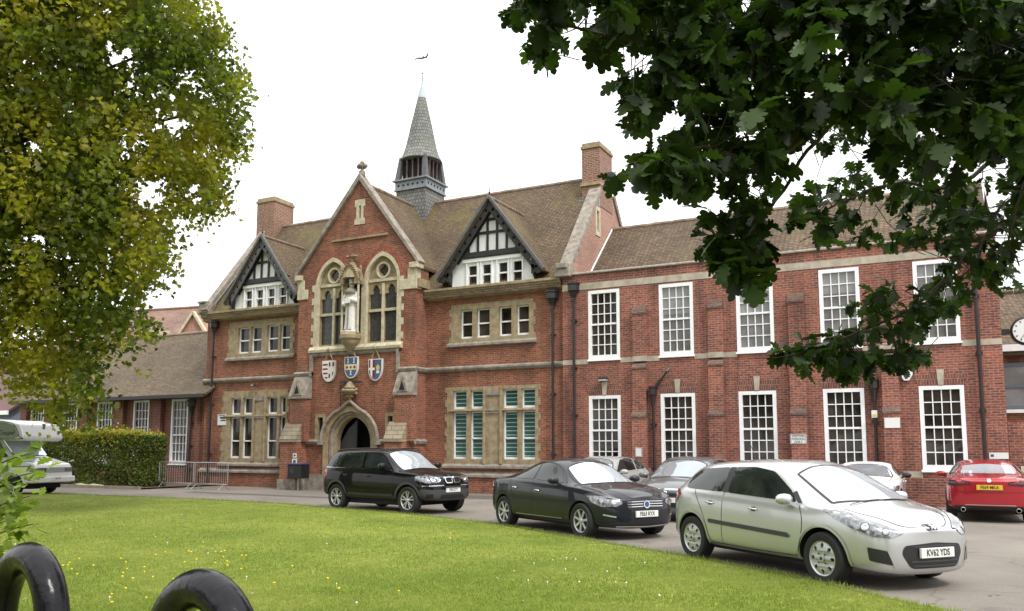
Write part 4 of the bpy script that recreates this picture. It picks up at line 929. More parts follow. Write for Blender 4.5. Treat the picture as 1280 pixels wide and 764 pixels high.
# ------------------------------------------------------------------ cars
def paint(name, c, metal=.0, rough=.3, coat=1.0):
    return plain(name, c, rough, metal, coat=coat)
M['p_silver'] = paint('silver_paint', (.50, .51, .51), .6, .26); M['p_black'] = plain('black_car_paint', (.004, .004, .005), .3, 0, spec=.05, coat=.6)
M['p_grey'] = plain('charcoal_paint', (.013, .015, .020), .35, .15, spec=.1, coat=.75); M['p_silver2'] = paint('pale_silver_paint', (.38, .385, .38), .1, .32); M['p_mid'] = paint('mid_grey_paint', (.13, .14, .15), .5, .28)
M['p_white'] = paint('white_car_paint', (.80, .80, .79), .0, .3); M['p_red'] = paint('red_car_paint', (.36, .008, .018), .25, .22)
M['tyre'] = plain('tyre_rubber', (.014, .014, .014), .85, bump=.2, vscale=40); M['alloy'] = plain('alloy_wheel', (.50, .51, .52), .35, .7); M['wheel_shade'] = plain('brake_shadow', (.012, .012, .012), .7)
M['cglass'] = plain('car_glass', (.016, .020, .020), .03, 0, spec=.5, ior=1.55, var=.5, vscale=3); M['screen'] = plain('windscreen_glare_glass', (.58, .64, .70), .03, .45, spec=1.0, ior=1.7); M['screen_dk'] = plain('windscreen_dim_glare_glass', (.30, .33, .36), .03, .4, spec=1.0, ior=1.6)  # sky glare is put into both windscreen colours, less in the second
M['trim'] = plain('black_trim', (.012, .012, .013), .45); M['plastic'] = plain('grey_bumper_plastic', (.035, .036, .038), .6); M['gap'] = plain('panel_gap', (.004, .004, .004), .8)
M['chrome'] = plain('chrome', (.75, .76, .78), .12, 1.0); M['lamp'] = plain('headlamp_glass', (.22, .23, .24), .12, .5, coat=1, var=.6, vscale=18); M['bulb'] = plain('lamp_reflector', (.55, .56, .58), .2, .9)
M['lamp_red'] = plain('tail_lamp', (.30, .008, .012), .15, coat=1); M['plate_w'] = plain('plate_white', (.68, .69, .66), .4); M['plate_y'] = plain('plate_yellow', (.62, .42, .03), .4); M['ink'] = plain('plate_ink', (.01, .01, .012), .5)
M['badge'] = plain('badge_blue', (.03, .06, .2), .3)

class Body:
    def __init__(s, W, rows, rw, axles, zbot=.20, zmid=.52, bulge=(.10, .12), arch=.055, mid_dz=0):
        s.W = W; hw = W/2
        ring_all = []
        for r in rows:
            xl, xb, xu, xc, zb, zu, zc, wf, wu = r[:9]; z0 = r[9] if len(r) > 9 else zbot
            wm = hw*wf; wl = wm*.955; wb = wm*.965; wg = wb-.03
            zm = min(zmid, zb-.16)
            up = max(0, zu-zb-.12)
            P = [(xl, 0, z0), (xl, wl*.86, z0), (xl, wl, z0+.07), (xl, wm*.992, z0+.16), (xl*.7+xb*.3, wm, zm), (xl*.3+xb*.7, wm*.99, zb-.085), (xb, wb, zb-.012), (xb, wg, zb+.022),
                 (xb+(xu-xb)*.90, wg+(wu+.035-wg)*.90, zb+.022+(zu-.035-zb-.022)*.92), (xu, wu, zu), (xu*.4+xc*.6, wu*.55, zu+(zc-zu)*.8), (xc, 0, zc)]
            ring_all.append([Vector(p) for p in P])
        n = len(ring_all[0]); v = []; f = []
        full = []   # closed ring indices: right side reversed + left
        for ring in ring_all:
            idx = []
            for k in range(n): idx.append(len(v)); v.append(ring[k])
            for k in range(n-2, 0, -1): idx.append(len(v)); v.append(Vector((ring[k].x, -ring[k].y, ring[k].z)))
            full.append(idx)
        m = len(full[0])
        for a, b_ in zip(full, full[1:]):
            for k in range(m): f.append((a[k], a[(k+1) % m], b_[(k+1) % m], b_[k]))
        for end, sgn, bl in ((0, -1, bulge[0]), (-1, 1, bulge[1])):
            idx = full[end]; ring = ring_all[end]; cen = [idx[0]]
            for k in range(1, n-1):
                cen.append(len(v)); v.append(Vector((ring[k].x+sgn*bl*(1 if 1 < k < n-2 else .6), 0, ring[k].z+(.0 if k < n-3 else .01))))
            cen.append(idx[n-1])
            def right(k): return idx[(m-k) % m]
            half = []
            for k in range(n):
                pass
            # intermediate columns at 55% of the width for a rounder nose
            ml, mr_ = [cen[0]], [cen[0]]
            for k in range(1, n-1):
                p = v[idx[k]]; c = v[cen[k]]
                for lst, s_ in ((ml, 1), (mr_, -1)):
                    lst.append(len(v)); v.append(Vector((p.x*.28+c.x*.72, s_*abs(p.y)*.58, p.z*.5+c.z*.5)))
            ml.append(cen[-1]); mr_.append(cen[-1])
            for k in range(n-1):
                qs = [(idx[k], idx[k+1], ml[k+1], ml[k]), (ml[k], ml[k+1], cen[k+1], cen[k]), (cen[k], cen[k+1], mr_[k+1], mr_[k]), (mr_[k], mr_[k+1], right(k+1), right(k))]
                for q in qs:
                    u = []
                    for t in q:
                        if t not in u: u.append(t)
                    if len(u) > 2: f.append(tuple(u))
        me = bpy.data.meshes.new('body'); me.from_pydata([tuple(p) for p in v], [], f); me.validate()
        bm = bmesh.new(); bm.from_mesh(me); bmesh.ops.remove_doubles(bm, verts=bm.verts, dist=.0005); bmesh.ops.recalc_face_normals(bm, faces=bm.faces); bm.to_mesh(me); bm.free()
        o = bpy.data.objects.new('body', me); COL.objects.link(o); sub = o.modifiers.new('s', 'SUBSURF'); sub.levels = 2; sub.render_levels = 2
        dg = bpy.context.evaluated_depsgraph_get(); s.me = bpy.data.meshes.new_from_object(o.evaluated_get(dg)); bpy.data.objects.remove(o)
        bm = bmesh.new(); bm.from_mesh(s.me); s.bvh = BVHTree.FromBMesh(bm); bm.free()
        s.rw = rw; s.axles = axles; s.arch = arch
    def finish(s, parent, mat, low=None):
        o = bpy.data.objects.new('body', s.me); COL.objects.link(o); o.parent = parent
        s.me.materials.clear(); s.me.materials.append(M[mat]); s.me.materials.append(M['gap'])
        if low: s.me.materials.append(M['plastic'])
        cut = MB(); hw = s.W/2
        for x in s.axles:
            for sg in (-1, 1): cut.lathe([(s.rw+s.arch, sg*(hw-.30)), (s.rw+s.arch, sg*(hw+.2))], (x, 0, s.rw), 40, 'y')
        c = cut.build('cut', 'gap'); c.data.materials.clear(); c.data.materials.append(M['p_silver']); c.data.materials.append(M['gap'])
        for p in c.data.polygons: p.material_index = 1
        md = o.modifiers.new('b', 'BOOLEAN'); md.object = c; md.solver = 'EXACT'
        dg = bpy.context.evaluated_depsgraph_get(); me = bpy.data.meshes.new_from_object(o.evaluated_get(dg)); o.modifiers.clear()
        if len(me.polygons) > 100: o.data = me
        bpy.data.objects.remove(c)
        if low:
            for p in o.data.polygons:
                if p.material_index == 0 and low(p.center): p.material_index = 2
        o.data.shade_smooth(); o.data.set_sharp_from_angle(angle=R(50)); s.obj = o
        return o
    def cast(s, p, d):
        h = s.bvh.ray_cast(Vector(p)-Vector(d)*4, Vector(d))
        if h[0] is None:
            h = s.bvh.find_nearest(Vector(p))
        return h[0], h[1]
    def decal(s, name, pts, d, mat, parent, off=.004, rnd=.03, grid=.05, subs=4):
        d = Vector(d).normalized(); up = Vector((0, 0, 1)) if abs(d.z) < .9 else Vector((1, 0, 0)); r = d.cross(up).normalized(); u = r.cross(d)
        P2 = [Vector((Vector(p).dot(r), Vector(p).dot(u))) for p in pts]
        poly = []
        for i, p in enumerate(P2):   # round the corners
            a, c = P2[i-1], P2[(i+1) % len(P2)]; rr = min(rnd, (a-p).length*.45, (c-p).length*.45)
            q0, q1 = p+(a-p).normalized()*rr, p+(c-p).normalized()*rr
            for k in range(subs+1):
                t = k/subs; poly.append(q0*(1-t)**2+p*2*t*(1-t)+q1*t*t)
        dense = []
        for i, p in enumerate(poly):
            q = poly[(i+1) % len(poly)]; m = max(1, int((q-p).length/grid))
            for k in range(m): dense.append(p+(q-p)*k/m)
        ds = [dense[0]]
        for p in dense[1:]:
            if (p-ds[-1]).length > .002 and (p-ds[0]).length > .002: ds.append(p)
        n = len(ds); vs = list(ds)
        x0, x1 = min(p.x for p in ds), max(p.x for p in ds); y0, y1 = min(p.y for p in ds), max(p.y for p in ds)
        def inside(x, y):
            c = False
            for i in range(n):
                a, b_ = ds[i], ds[i-1]
                if (a.y > y) != (b_.y > y) and x < (b_.x-a.x)*(y-a.y)/(b_.y-a.y)+a.x: c = not c
            return c
        x = x0+grid*.5
        while x < x1:
            y = y0+grid*.5
            while y < y1:
                if inside(x, y) and min((p-Vector((x, y))).length for p in ds) > grid*.35: vs.append(Vector((x, y)))
                y += grid
            x += grid
        res = delaunay_2d_cdt(vs, [], [list(range(n))], 1, 1e-6)
        v3 = []
        for q in res[0]:
            p = r*q.x+u*q.y; h, nr = s.cast(p, d); 
            if nr.dot(d) > 0: nr = -nr
            v3.append(tuple(h+nr*off))
        me = bpy.data.meshes.new(name); me.from_pydata(v3, [], [tuple(t) for t in res[2]]); me.update()
        if sum((p.normal.dot(d)) for p in me.polygons) > 0: me.flip_normals()
        me.shade_smooth(); me.materials.append(M[mat]); o = bpy.data.objects.new(name, me); COL.objects.link(o); o.parent = parent
        return o
    def ribbon(s, name, pts, d, w, mat, parent, off=.002, closed=False, step=.04):
        d = Vector(d).normalized(); P = [Vector(p) for p in pts]+([Vector(pts[0])] if closed else []); dense = []
        for a, c in zip(P, P[1:]):
            m = max(1, int((c-a).length/step)); dense += [a+(c-a)*k/m for k in range(m)]
        dense.append(P[-1]); b = MB(); prev = None
        for i, p in enumerate(dense):
            t = (dense[min(i+1, len(dense)-1)]-dense[max(0, i-1)]).normalized(); sd = t.cross(d).normalized()*w/2
            pr = []
            for q in (p-sd, p+sd):
                h, nr = s.cast(q, d); nr = -nr if nr.dot(d) > 0 else nr; pr.append(h+nr*off)
            k = len(b.v); b.v += [tuple(x) for x in pr]
            if i: b.f.append((k-2, k-1, k+1, k))
        o = b.build(name, mat, parent); 
        if sum(p.normal.dot(d) for p in o.data.polygons) > 0: o.data.flip_normals()
        o.data.shade_smooth(); return o
def smooth_path(pts, n=6, closed=False):
    P = [Vector(p) for p in pts]; out = []; m = len(P)
    for i in range(m if closed else m-1):
        a, b_, c, d = (P[(i-1) % m] if closed or i else P[0]), P[i], P[(i+1) % m], (P[(i+2) % m] if closed or i+2 < m else P[-1])
        for k in range(n):
            t = k/n; out.append(.5*((2*b_)+(c-a)*t+(2*a-5*b_+4*c-d)*t*t+(-a+3*b_-3*c+d)*t**3))
    if not closed: out.append(P[-1])
    return out
def wheel(parent, x, y, r, style, sgn, w=.205, steer=0):
    """sgn +1: outer side faces +y"""
    h = w/2; rr = r*.66
    t = MB().lathe([(rr*.98, -h*.8), (r*.93, -h), (r*.985, -h*.82), (r, -h*.5), (r, h*.5), (r*.985, h*.82), (r*.93, h), (r*.78, h*1.02), (rr, h*.86), (rr*.98, h*.5)], (0, 0, 0), 36, 'y')
    o = t.build('wheel', 'tyre', parent, smooth='auto'); o.location = (x, y, r); o.rotation_euler = (0, 0, steer if sgn > 0 else steer+math.pi)
    MB().lathe([(rr, -.06), (rr, h*.2), (0, h*.2)], n=28, axis='y').build('wheel_shade_disc', 'wheel_shade', o)  # near-black backing disc; shade behind the spokes is put into its colour
    ring = MB().lathe([(rr*.9, h*.30), (rr*.93, h*.80), (rr*1.0, h*.90), (rr*1.01, h*.80), (rr*.98, h*.2)], n=36, axis='y')
    hub = ring
    fy = h*.74
    if style == 'cover':
        holes = []
        for k in range(8):
            a = 2*math.pi*k/8; c_, s_ = math.cos(a), math.sin(a); cr = rr*.74
            el = [(math.cos(q)*.030, math.sin(q)*.024) for q in [2*math.pi*j/10 for j in range(10)]]
            holes.append([(c_*(cr+u)-s_*v_, s_*(cr+u)+c_*v_) for u, v_ in el])
        def fc(u, v_, d): q = math.hypot(u, v_)/rr; return (u, fy+.022*(1-q*q)-d, v_)
        hub.panel(circle(0, 0, rr*.93, 36), holes, fc, .03)
        hub.lathe([(.045, fy+.015), (.04, fy+.032), (0, fy+.034)], n=14, axis='y')
        rim = hub.build('rim', 'alloy', o, smooth='auto')
        b = MB()
        for k in range(4):
            a = 2*math.pi*(k+.5)/4; MB().lathe([(.012, fy+.018), (.011, fy+.024), (0, fy+.0245)], (math.cos(a)*.075, 0, math.sin(a)*.075), 8, 'y').build('wheel_bolt', 'trim', rim)
        b.lathe([(.022, fy+.030), (.020, fy+.037), (0, fy+.0375)], n=10, axis='y'); b.build('centre_cap', 'trim', rim)
    else:
        n, dbl, ws = style
        for k in range(n):
            a0 = 2*math.pi*k/n+.3
            for off_ in ((-dbl, dbl) if dbl else (0,)):
                a = a0+off_; ca, sa = math.cos(a), math.sin(a); ci, si = math.cos(a0+off_*.35), math.sin(a0+off_*.35)
                hub.beam((ci*.03, fy-.01, si*.03), (ca*rr*.94, fy+.0, sa*rr*.94), ws, .024, (0, 1, 0))
        hub.lathe([(.055, fy-.02), (.05, fy+.012), (.03, fy+.018), (0, fy+.018)], n=16, axis='y')
        hub.build('rim', 'alloy', o, bevel=.004)
    return o
def plate(body, parent, txt, z, mat='plate_w', front=True, w=.52, y=0, sx=.80, proud=.012):
    s = 1 if front else -1
    h, _ = body.cast((0, y, z), (-s, 0, 0)); x = h.x+s*proud
    p = MB().box(x-s*.03, x, y-w/2, y+w/2, z-.056, z+.056).build('number_plate', mat, parent, bevel=.004)
    rot = Matrix.Rotation(R(90), 4, 'Z') if front else Matrix.Rotation(R(-90), 4, 'Z')
    text_mesh(txt, .105, 'lettering', 'ink', p, Matrix.Translation((x+s*.002, y, z)) @ rot @ Matrix.Rotation(R(90), 4, 'X'), .001, weight=.0015, sx=sx)
    return p
def mirror(parent, x, y, z, s, mat, stalk='trim', L_=.10, hh=.072, ww=.12):
    b = MB(); n = 12; prof = [(-1, 0), (-.9, .55), (-.5, .92), (0, 1), (.5, .86), (.85, .5), (1, 0)]
    for i, (t, q) in enumerate(prof):
        for k in range(n):
            a = 2*math.pi*k/n; ca, sa = math.cos(a), math.sin(a); e = .72
            b.v.append((x+L_*.8*abs(ca)**e*(1 if ca > 0 else -1)*q, y+s*(ww*t), z+hh*abs(sa)**e*(1 if sa > 0 else -1)*max(q, .01)))
    for i in range(len(prof)-1):
        for k in range(n): b.f.append((i*n+k, i*n+(k+1) % n, (i+1)*n+(k+1) % n, (i+1)*n+k))
    o = b.build('door_mirror', mat, parent, smooth=True)
    MB().beam((x+.02, y-s*.16, z-.09), (x+.01, y-s*.04, z-.035), .09, .035).build('mirror_arm', stalk, o)
    MB().lathe([(.0, 0), (.055, .0), (.05, .004), (0, .004)], (x-L_*.70, y, z), 12, 'x').build('mirror_glass', 'cglass', o)
    return o
def side(body, parent, polys, gaps, mat_glass='cglass', pillar=None, handle=(), handle_mat='p_silver'):
    for s in (-1, 1):
        d = (0, -s, 0); P = lambda L_: [(x, s, z) for x, z in L_]
        if pillar: body.decal('window_surround', P(pillar), d, 'trim', parent, off=.0025, rnd=.07)
        for pl in polys: body.decal('side_window', P(pl), d, mat_glass, parent, off=.006, rnd=.05)
        for g in gaps: body.ribbon('panel_gap', P([(p.x, p.z) for p in smooth_path([(a, 0, c) for a, c in g])]), d, .011, 'gap', parent, off=.0015)
        for x, z in handle:
            h, nr = body.cast((x, s, z), d)
            b = MB().tube([h+Vector((-.085, s*.008, .004)), h+Vector((-.06, s*.032, .008)), h+Vector((.06, s*.034, .002)), h+Vector((.085, s*.008, -.004))], [.010, .014, .014, .010], 8)
            o = b.build('door_handle', handle_mat, parent, smooth=True)
            body.decal('handle_recess', P([(x-.05, z-.03), (x+.05, z-.03), (x+.05, z+.03), (x-.05, z+.03)]), d, 'plastic', o, off=.002, rnd=.03)
def wheels(parent, ax, W, r, style, w=.205, inset=.015, steer=0):
    for x in ax:
        for s in (-1, 1): wheel(parent, x, s*(W/2-w/2-inset), r, style, s, w, steer if x > 0 else 0)
def underbody(parent, ax, W, r):
    MB().box(ax[0]-r*.0, ax[1], -W*.40, W*.40, .20, .5).tube([(ax[0], -W*.4, r), (ax[0], W*.4, r)], .05, 8).tube([(ax[1], -W*.4, r), (ax[1], W*.4, r)], .05, 8).build('underbody', 'gap', parent)
def place(t, a, b, wb):
    """a, b: ground points under the near-side rear and front wheels"""
    pass

HATCH = [(-1.93, -1.90, -1.70, -1.76, .97, 1.27, 1.33, .74, .47, .27), (-1.88, -1.84, -1.52, -1.60, 1.01, 1.36, 1.41, .90, .53, .24), (-1.60, -1.60, -1.22, -1.25, 1.02, 1.41, 1.455, .985, .575), (-1.0, -.95, -.78, -.78, 1.0, 1.435, 1.485, 1.0, .60), (-.1, -.1, -.15, -.15, .965, 1.45, 1.505, 1.0, .615),
         (.6, .62, .22, .24, .935, 1.425, 1.49, 1.0, .61), (.95, .98, .52, .56, .92, 1.34, 1.415, .998, .60), (1.12, 1.18, .95, 1.04, .91, 1.13, 1.20, .995, .62), (1.32, 1.38, 1.36, 1.50, .90, .945, .995, .99, .64), (1.62, 1.64, 1.64, 1.74, .86, .895, .93, .97, .60), (1.88, 1.88, 1.88, 1.94, .78, .815, .845, .90, .55, .19), (2.03, 2.02, 2.00, 2.05, .68, .71, .735, .76, .46, .19)]
def hatch308():
    t = empty('parked_car'); b = Body(1.815, HATCH, .317, (-1.304, 1.304), zbot=.21, zmid=.55, bulge=(.13, .14))
    b.finish(t, 'p_silver')
    wheels(t, (-1.304, 1.304), 1.815, .317, 'cover'); underbody(t, (-1.304, 1.304), 1.8, .317)
    side(b, t, [[(-1.52, 1.06), (-1.50, 1.24), (-1.32, 1.335), (-.64, 1.372), (-.62, 1.025), (-1.42, 1.045)], [(-.50, 1.02), (-.52, 1.375), (-.1, 1.385), (.28, 1.335), (.70, 1.10), (.86, .965)], ],
         [[(-.56, 1.02), (-.58, .6), (-.58, .30)], [(.93, .94), (1.0, .75), (.95, .45), (.86, .30)], [(-.74, .30), (.0, .29), (.86, .30)], [(-1.25, 1.03), (-1.12, .85), (-.98, .62), (-.86, .34), (-.74, .30)]],
         handle=[(-.84, .86), (.10, .83)], handle_mat='p_silver')
    for s in (-1, 1):
        d = (0, -s, 0); P = lambda L_: [(x, s, z) for x, z in L_]
        b.decal('door_pillar', P([(-.62, 1.025), (-.64, 1.372), (-.52, 1.375), (-.50, 1.02)]), d, 'trim', t, off=.005, rnd=.005)
        b.decal('quarter_glass', P([(.735, 1.07), (.89, .955), (.96, .955), (.78, 1.10)]), d, 'trim', t, off=.008, rnd=.01)
        b.decal('side_moulding', P([(-.88, .575), (-.88, .63), (.74, .575), (.80, .53), (.76, .515)]), d, 'plastic', t, off=.012, rnd=.02)
        b.ribbon('wheel_arch_lip', [(1.304+.40*math.cos(a), s, .317+.40*math.sin(a)) for a in [R(x) for x in range(-5, 190, 10)]], d, .022, 'p_silver', t, off=.014)
        b.ribbon('wheel_arch_lip', [(-1.304+.40*math.cos(a), s, .317+.40*math.sin(a)) for a in [R(x) for x in range(-5, 190, 10)]], d, .022, 'p_silver', t, off=.014)
        b.decal('tail_lamp', [(-1.93, s*.72, .80), (-1.93, s*.70, 1.0), (-1.74, s*.86, 1.02), (-1.62, s*.88, .96), (-1.78, s*.88, .84)], (.75, -s*.66, 0), 'lamp_red', t, off=.008, rnd=.03)
        dd = (-.62, -s*.72, -.30)
        hl = b.decal('headlamp', [(2.06, s*.36, .655), (2.04, s*.52, .60), (1.93, s*.70, .615), (1.74, s*.82, .70), (1.50, s*.86, .80), (1.28, s*.83, .90), (1.48, s*.76, .875), (1.78, s*.62, .80), (1.98, s*.42, .70)], dd, 'lamp', t, off=.007, rnd=.04)
        for cx_, cy_, cz_, rr, mm in ((1.83, .72, .715, .045, 'bulb'), (1.97, .56, .66, .036, 'bulb')):
            b.decal('reflector', [Vector((cx_, s*cy_, cz_))+Vector((-.6*math.cos(a)*rr, s*.75*math.cos(a)*rr, math.sin(a)*rr)) for a in [2*math.pi*k/10 for k in range(10)]], dd, mm, hl, off=.010, rnd=.01)
            b.ribbon('reflector_rim', [Vector((cx_, s*cy_, cz_))+Vector((-.6*math.cos(a)*rr, s*.75*math.cos(a)*rr, math.sin(a)*rr))*1.1 for a in [2*math.pi*k/12 for k in range(12)]], dd, .006, 'plastic', hl, off=.011, closed=True, step=.1)
        fg = b.decal('fog_recess', [(2.0, s*.53, .31), (1.9, s*.76, .36), (1.9, s*.78, .51), (2.0, s*.60, .47)], (-.85, -s*.5, 0), 'trim', t, off=.006, rnd=.02)
        b.ribbon('fog_trim', [(2.0, s*.50, .285), (1.98, s*.585, .49), (1.9, s*.79, .535)], (-.85, -s*.5, 0), .022, 'p_silver', fg, off=.012)
        b.ribbon('bonnet_line', smooth_path([(1.45, s*.66, 1), (1.7, s*.60, 1), (1.95, s*.42, 1), (2.08, s*.2, 1)]), (0, 0, -1), .008, 'gap', t)
        mirror(t, .80, s*.99, 1.0, s, 'p_silver', 'p_silver')
    F = (-1, 0, 0)
    g = b.decal('grille', [(2, -.43, .53), (2, -.47, .44), (2, -.36, .27), (2, .36, .27), (2, .47, .44), (2, .43, .53), (2, 0, .56)], F, 'trim', t, off=.005, rnd=.06)
    b.ribbon('grille_bar', [(2, -.34, .515), (2, 0, .53), (2, .34, .515)], F, .014, 'plastic', g, off=.012); b.ribbon('grille_bar', [(2, -.36, .35), (2, .36, .35)], F, .02, 'plastic', g, off=.012); b.ribbon('grille_bar', [(2, -.34, .30), (2, .34, .30)], F, .02, 'plastic', g, off=.012)
    plate(b, t, 'KV62 YDS', .445, proud=.03)
    em = b.decal('badge', [(2, -.10, .735), (2, .10, .735), (2, .065, .62), (2, -.065, .62)], (-.9, 0, -.45), 'trim', t, off=.010, rnd=.02)
    b.ribbon('badge_rim', [(2, -.10, .735), (2, -.065, .62), (2, .065, .62), (2, .10, .735)], (-.9, 0, -.45), .012, 'chrome', em, off=.016)
    b.decal('badge_figure', [(2, -.035, .635), (2, .0, .66), (2, .015, .635), (2, .035, .645), (2, .03, .685), (2, .045, .72), (2, .0, .715), (2, -.03, .695), (2, -.045, .70), (2, -.02, .67)], (-.9, 0, -.45), 'chrome', em, off=.018, rnd=.004, grid=.03)
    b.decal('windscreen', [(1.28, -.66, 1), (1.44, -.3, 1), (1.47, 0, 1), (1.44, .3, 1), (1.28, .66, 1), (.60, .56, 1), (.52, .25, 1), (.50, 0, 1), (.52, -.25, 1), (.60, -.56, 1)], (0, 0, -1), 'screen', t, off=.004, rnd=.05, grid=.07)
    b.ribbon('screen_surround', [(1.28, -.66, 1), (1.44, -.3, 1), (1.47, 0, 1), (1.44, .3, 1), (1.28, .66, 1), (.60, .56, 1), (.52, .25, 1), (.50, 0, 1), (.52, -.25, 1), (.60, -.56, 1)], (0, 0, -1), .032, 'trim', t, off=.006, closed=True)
    b.ribbon('wiper', [(1.44, -.55, 1), (1.46, -.1, 1)], (0, 0, -1), .018, 'trim', t, off=.012); b.ribbon('wiper', [(1.47, -.02, 1), (1.42, .5, 1)], (0, 0, -1), .018, 'trim', t, off=.012)
    MB().tube([(-.9, 0, 1.49), (-1.02, 0, 1.72)], [.006, .003], 6).build('aerial', 'trim', t)
    return t, b
car1, _b = hatch308()
tag(car1, 'silver hatchback with plate KV62 YDS, nearest of the parked cars', 'car', 'cars parked round the lawn')
def put_car(t, a, b_, W):
    """a, b_: ground points of the near side wheels (rear, front) -> centre line and heading"""
    a, b_ = Vector(a), Vector(b_); m = (a+b_)/2; d = (b_-a).normalized(); left = Vector((-d.y, d.x, 0))
    t.location = m+left*(W/2-.06); t.location.z = 0; t.rotation_euler = (0, 0, math.atan2(d.y, d.x))
put_car(car1, (-3.52, -15.08, 0), (-1.38, -16.85, 0), 1.815); car1.scale = (1.035, 1.02, 1.01)

# generic front/rear screens
def screen(b, t, pts, mat='screen', off=.004):
    o = b.decal('windscreen', pts, (0, 0, -1), mat, t, off=off, rnd=.05, grid=.08)
    b.ribbon('screen_surround', smooth_path(pts, 3, True), (0, 0, -1), .030, 'trim', o, off=.006, closed=True); return o

SUV = [(-2.13, -2.12, -2.02, -2.03, 1.06, 1.46, 1.50, .80, .56, .40), (-2.06, -2.04, -1.84, -1.88, 1.10, 1.55, 1.60, .93, .62, .36), (-1.80, -1.80, -1.60, -1.62, 1.11, 1.595, 1.635, .985, .655, .33), (-1.1, -1.1, -1.0, -1.0, 1.10, 1.62, 1.66, 1.0, .67, .31), (-.2, -.2, -.2, -.2, 1.08, 1.63, 1.675, 1.0, .68, .31), (.25, .28, .12, .14, 1.065, 1.61, 1.66, 1.0, .675, .31),
       (.62, .68, .34, .38, 1.055, 1.53, 1.59, 1.0, .665, .31), (.82, .88, .66, .74, 1.05, 1.28, 1.34, 1.0, .67, .31), (.98, 1.04, 1.0, 1.12, 1.04, 1.085, 1.12, .995, .68, .31), (1.45, 1.45, 1.45, 1.50, 1.02, 1.06, 1.09, .985, .66, .32), (1.85, 1.84, 1.84, 1.90, .97, 1.00, 1.03, .94, .60, .34), (2.05, 2.02, 2.0, 2.06, .86, .90, .92, .84, .52, .34)]
def suv():
    t = empty('parked_car'); ax = (-1.40, 1.395); rw = .352; b = Body(1.853, SUV, rw, ax, zbot=.31, zmid=.62, bulge=(.12, .12), arch=.05)
    b.finish(t, 'p_black', low=lambda c: c.z < .44 or (c.x > 1.7 and c.z < .62) or (c.x < -1.9 and c.z < .60))
    wheels(t, ax, 1.853, rw, (5, .22, .03), .235); underbody(t, ax, 1.8, rw)
    side(b, t, [[(-1.93, 1.17), (-1.82, 1.44), (-1.62, 1.53), (-1.22, 1.55), (-1.30, 1.16)], [(-1.20, 1.155), (-1.12, 1.55), (-.42, 1.56), (-.40, 1.145)], [(-.31, 1.145), (-.32, 1.56), (.08, 1.55), (.34, 1.46), (.72, 1.14)]],
         [[(-.355, 1.12), (-.37, .8), (-.37, .40)], [(.80, 1.10), (.86, .9), (.80, .6), (.74, .40)], [(-1.25, 1.13), (-1.12, .98), (-1.0, .76), (-.92, .50), (-.90, .42)], [(-.9, .405), (0, .40), (.8, .40)]],
         handle=[(-1.0, .95), (-.10, .93)], handle_mat='p_black')
    for s in (-1, 1):
        d = (0, -s, 0)
        for a_ in ax: b.ribbon('wheel_arch_trim', [(a_+.435*math.cos(a), s, rw+.435*math.sin(a)) for a in [R(x) for x in range(-8, 195, 8)]], d, .065, 'plastic', t, off=.012)
        b.ribbon('window_trim', [(-1.95, s, 1.145), (-.9, s, 1.135), (.2, s, 1.12), (.8, s, 1.10)], d, .014, 'chrome', t, off=.007)
        b.ribbon('side_moulding', [(-.9, s, .47), (.0, s, .465), (.86, s, .47)], d, .05, 'plastic', t, off=.012)
        rail = MB().tube(smooth_path([(-1.72, s*.60, 1.57), (-1.6, s*.615, 1.62), (-.9, s*.63, 1.655), (0, s*.635, 1.665), (.2, s*.63, 1.64), (.30, s*.62, 1.58)], 4), .018, 8).build('roof_rail', 'trim', t, smooth=True)
        hl = b.decal('headlamp', [(2.0, s*.36, .80), (2.0, s*.34, .93), (1.88, s*.72, .965), (1.68, s*.88, .965), (1.66, s*.9, .86), (1.9, s*.74, .79)], (-.8, -s*.6, 0), 'lamp', t, off=.007, rnd=.03)
        for yy in (.47, .63): b.decal('reflector', [(2.0, s*yy+.062*math.cos(a), .875+.062*math.sin(a)) for a in [2*math.pi*k/12 for k in range(12)]], (-1, 0, 0), 'bulb', hl, off=.012, rnd=.01); b.ribbon('reflector_rim', [(2.0, s*yy+.068*math.cos(a), .875+.068*math.sin(a)) for a in [2*math.pi*k/12 for k in range(12)]], (-1, 0, 0), .012, 'trim', hl, off=.013, closed=True, step=.1)
        b.decal('tail_lamp', [(-2.1, s*.7, .80), (-2.1, s*.72, 1.08), (-1.86, s*.9, 1.08), (-1.84, s*.9, .96), (-1.98, s*.88, .80)], (.75, -s*.66, 0), 'lamp_red', t, off=.008, rnd=.03)
        ko = [(s*.022, .81), (s*.022, .92), (s*.05, .952), (s*.25, .945), (s*.285, .915), (s*.275, .84), (s*.235, .785), (s*.05, .785)]
        kc = (s*.155, .868); ki = [(kc[0]+(y-kc[0])*.80, kc[1]+(z-kc[1])*.74) for y, z in ko]
        xf = lambda y: b.cast((0, y, .80), (-1, 0, 0))[0].x+.035
        kd = MB().panel(ko, [ki], lambda u, v, d_: (xf(u)-d_-(v-.8)*.25, u, v), .06).build('grille_surround', 'chrome', t)
        MB().panel(ki, [], lambda u, v, d_: (xf(u)-.022-d_-(v-.8)*.25, u, v), .02).build('kidney_grille', 'gap', kd)
        for q in range(4): yy = kc[0]+(q-1.5)*.05; MB().beam((xf(yy)-.015, yy, .81), (xf(yy)-.048, yy, .935), .008, .01, (1, 0, 0)).build('grille_slat', 'plastic', kd)
        b.ribbon('bumper_trim', [(2.1, s*.30, .73), (2.05, s*.60, .725), (1.9, s*.85, .72)], (-.9, -s*.4, 0), .02, 'chrome', t, off=.010)
        b.decal('fog_lamp', [(2.05, s*.62, .42), (2.05, s*.62, .52), (1.95, s*.78, .52), (1.95, s*.78, .42)], (-.85, -s*.5, 0), 'gap', t, off=.006, rnd=.03)
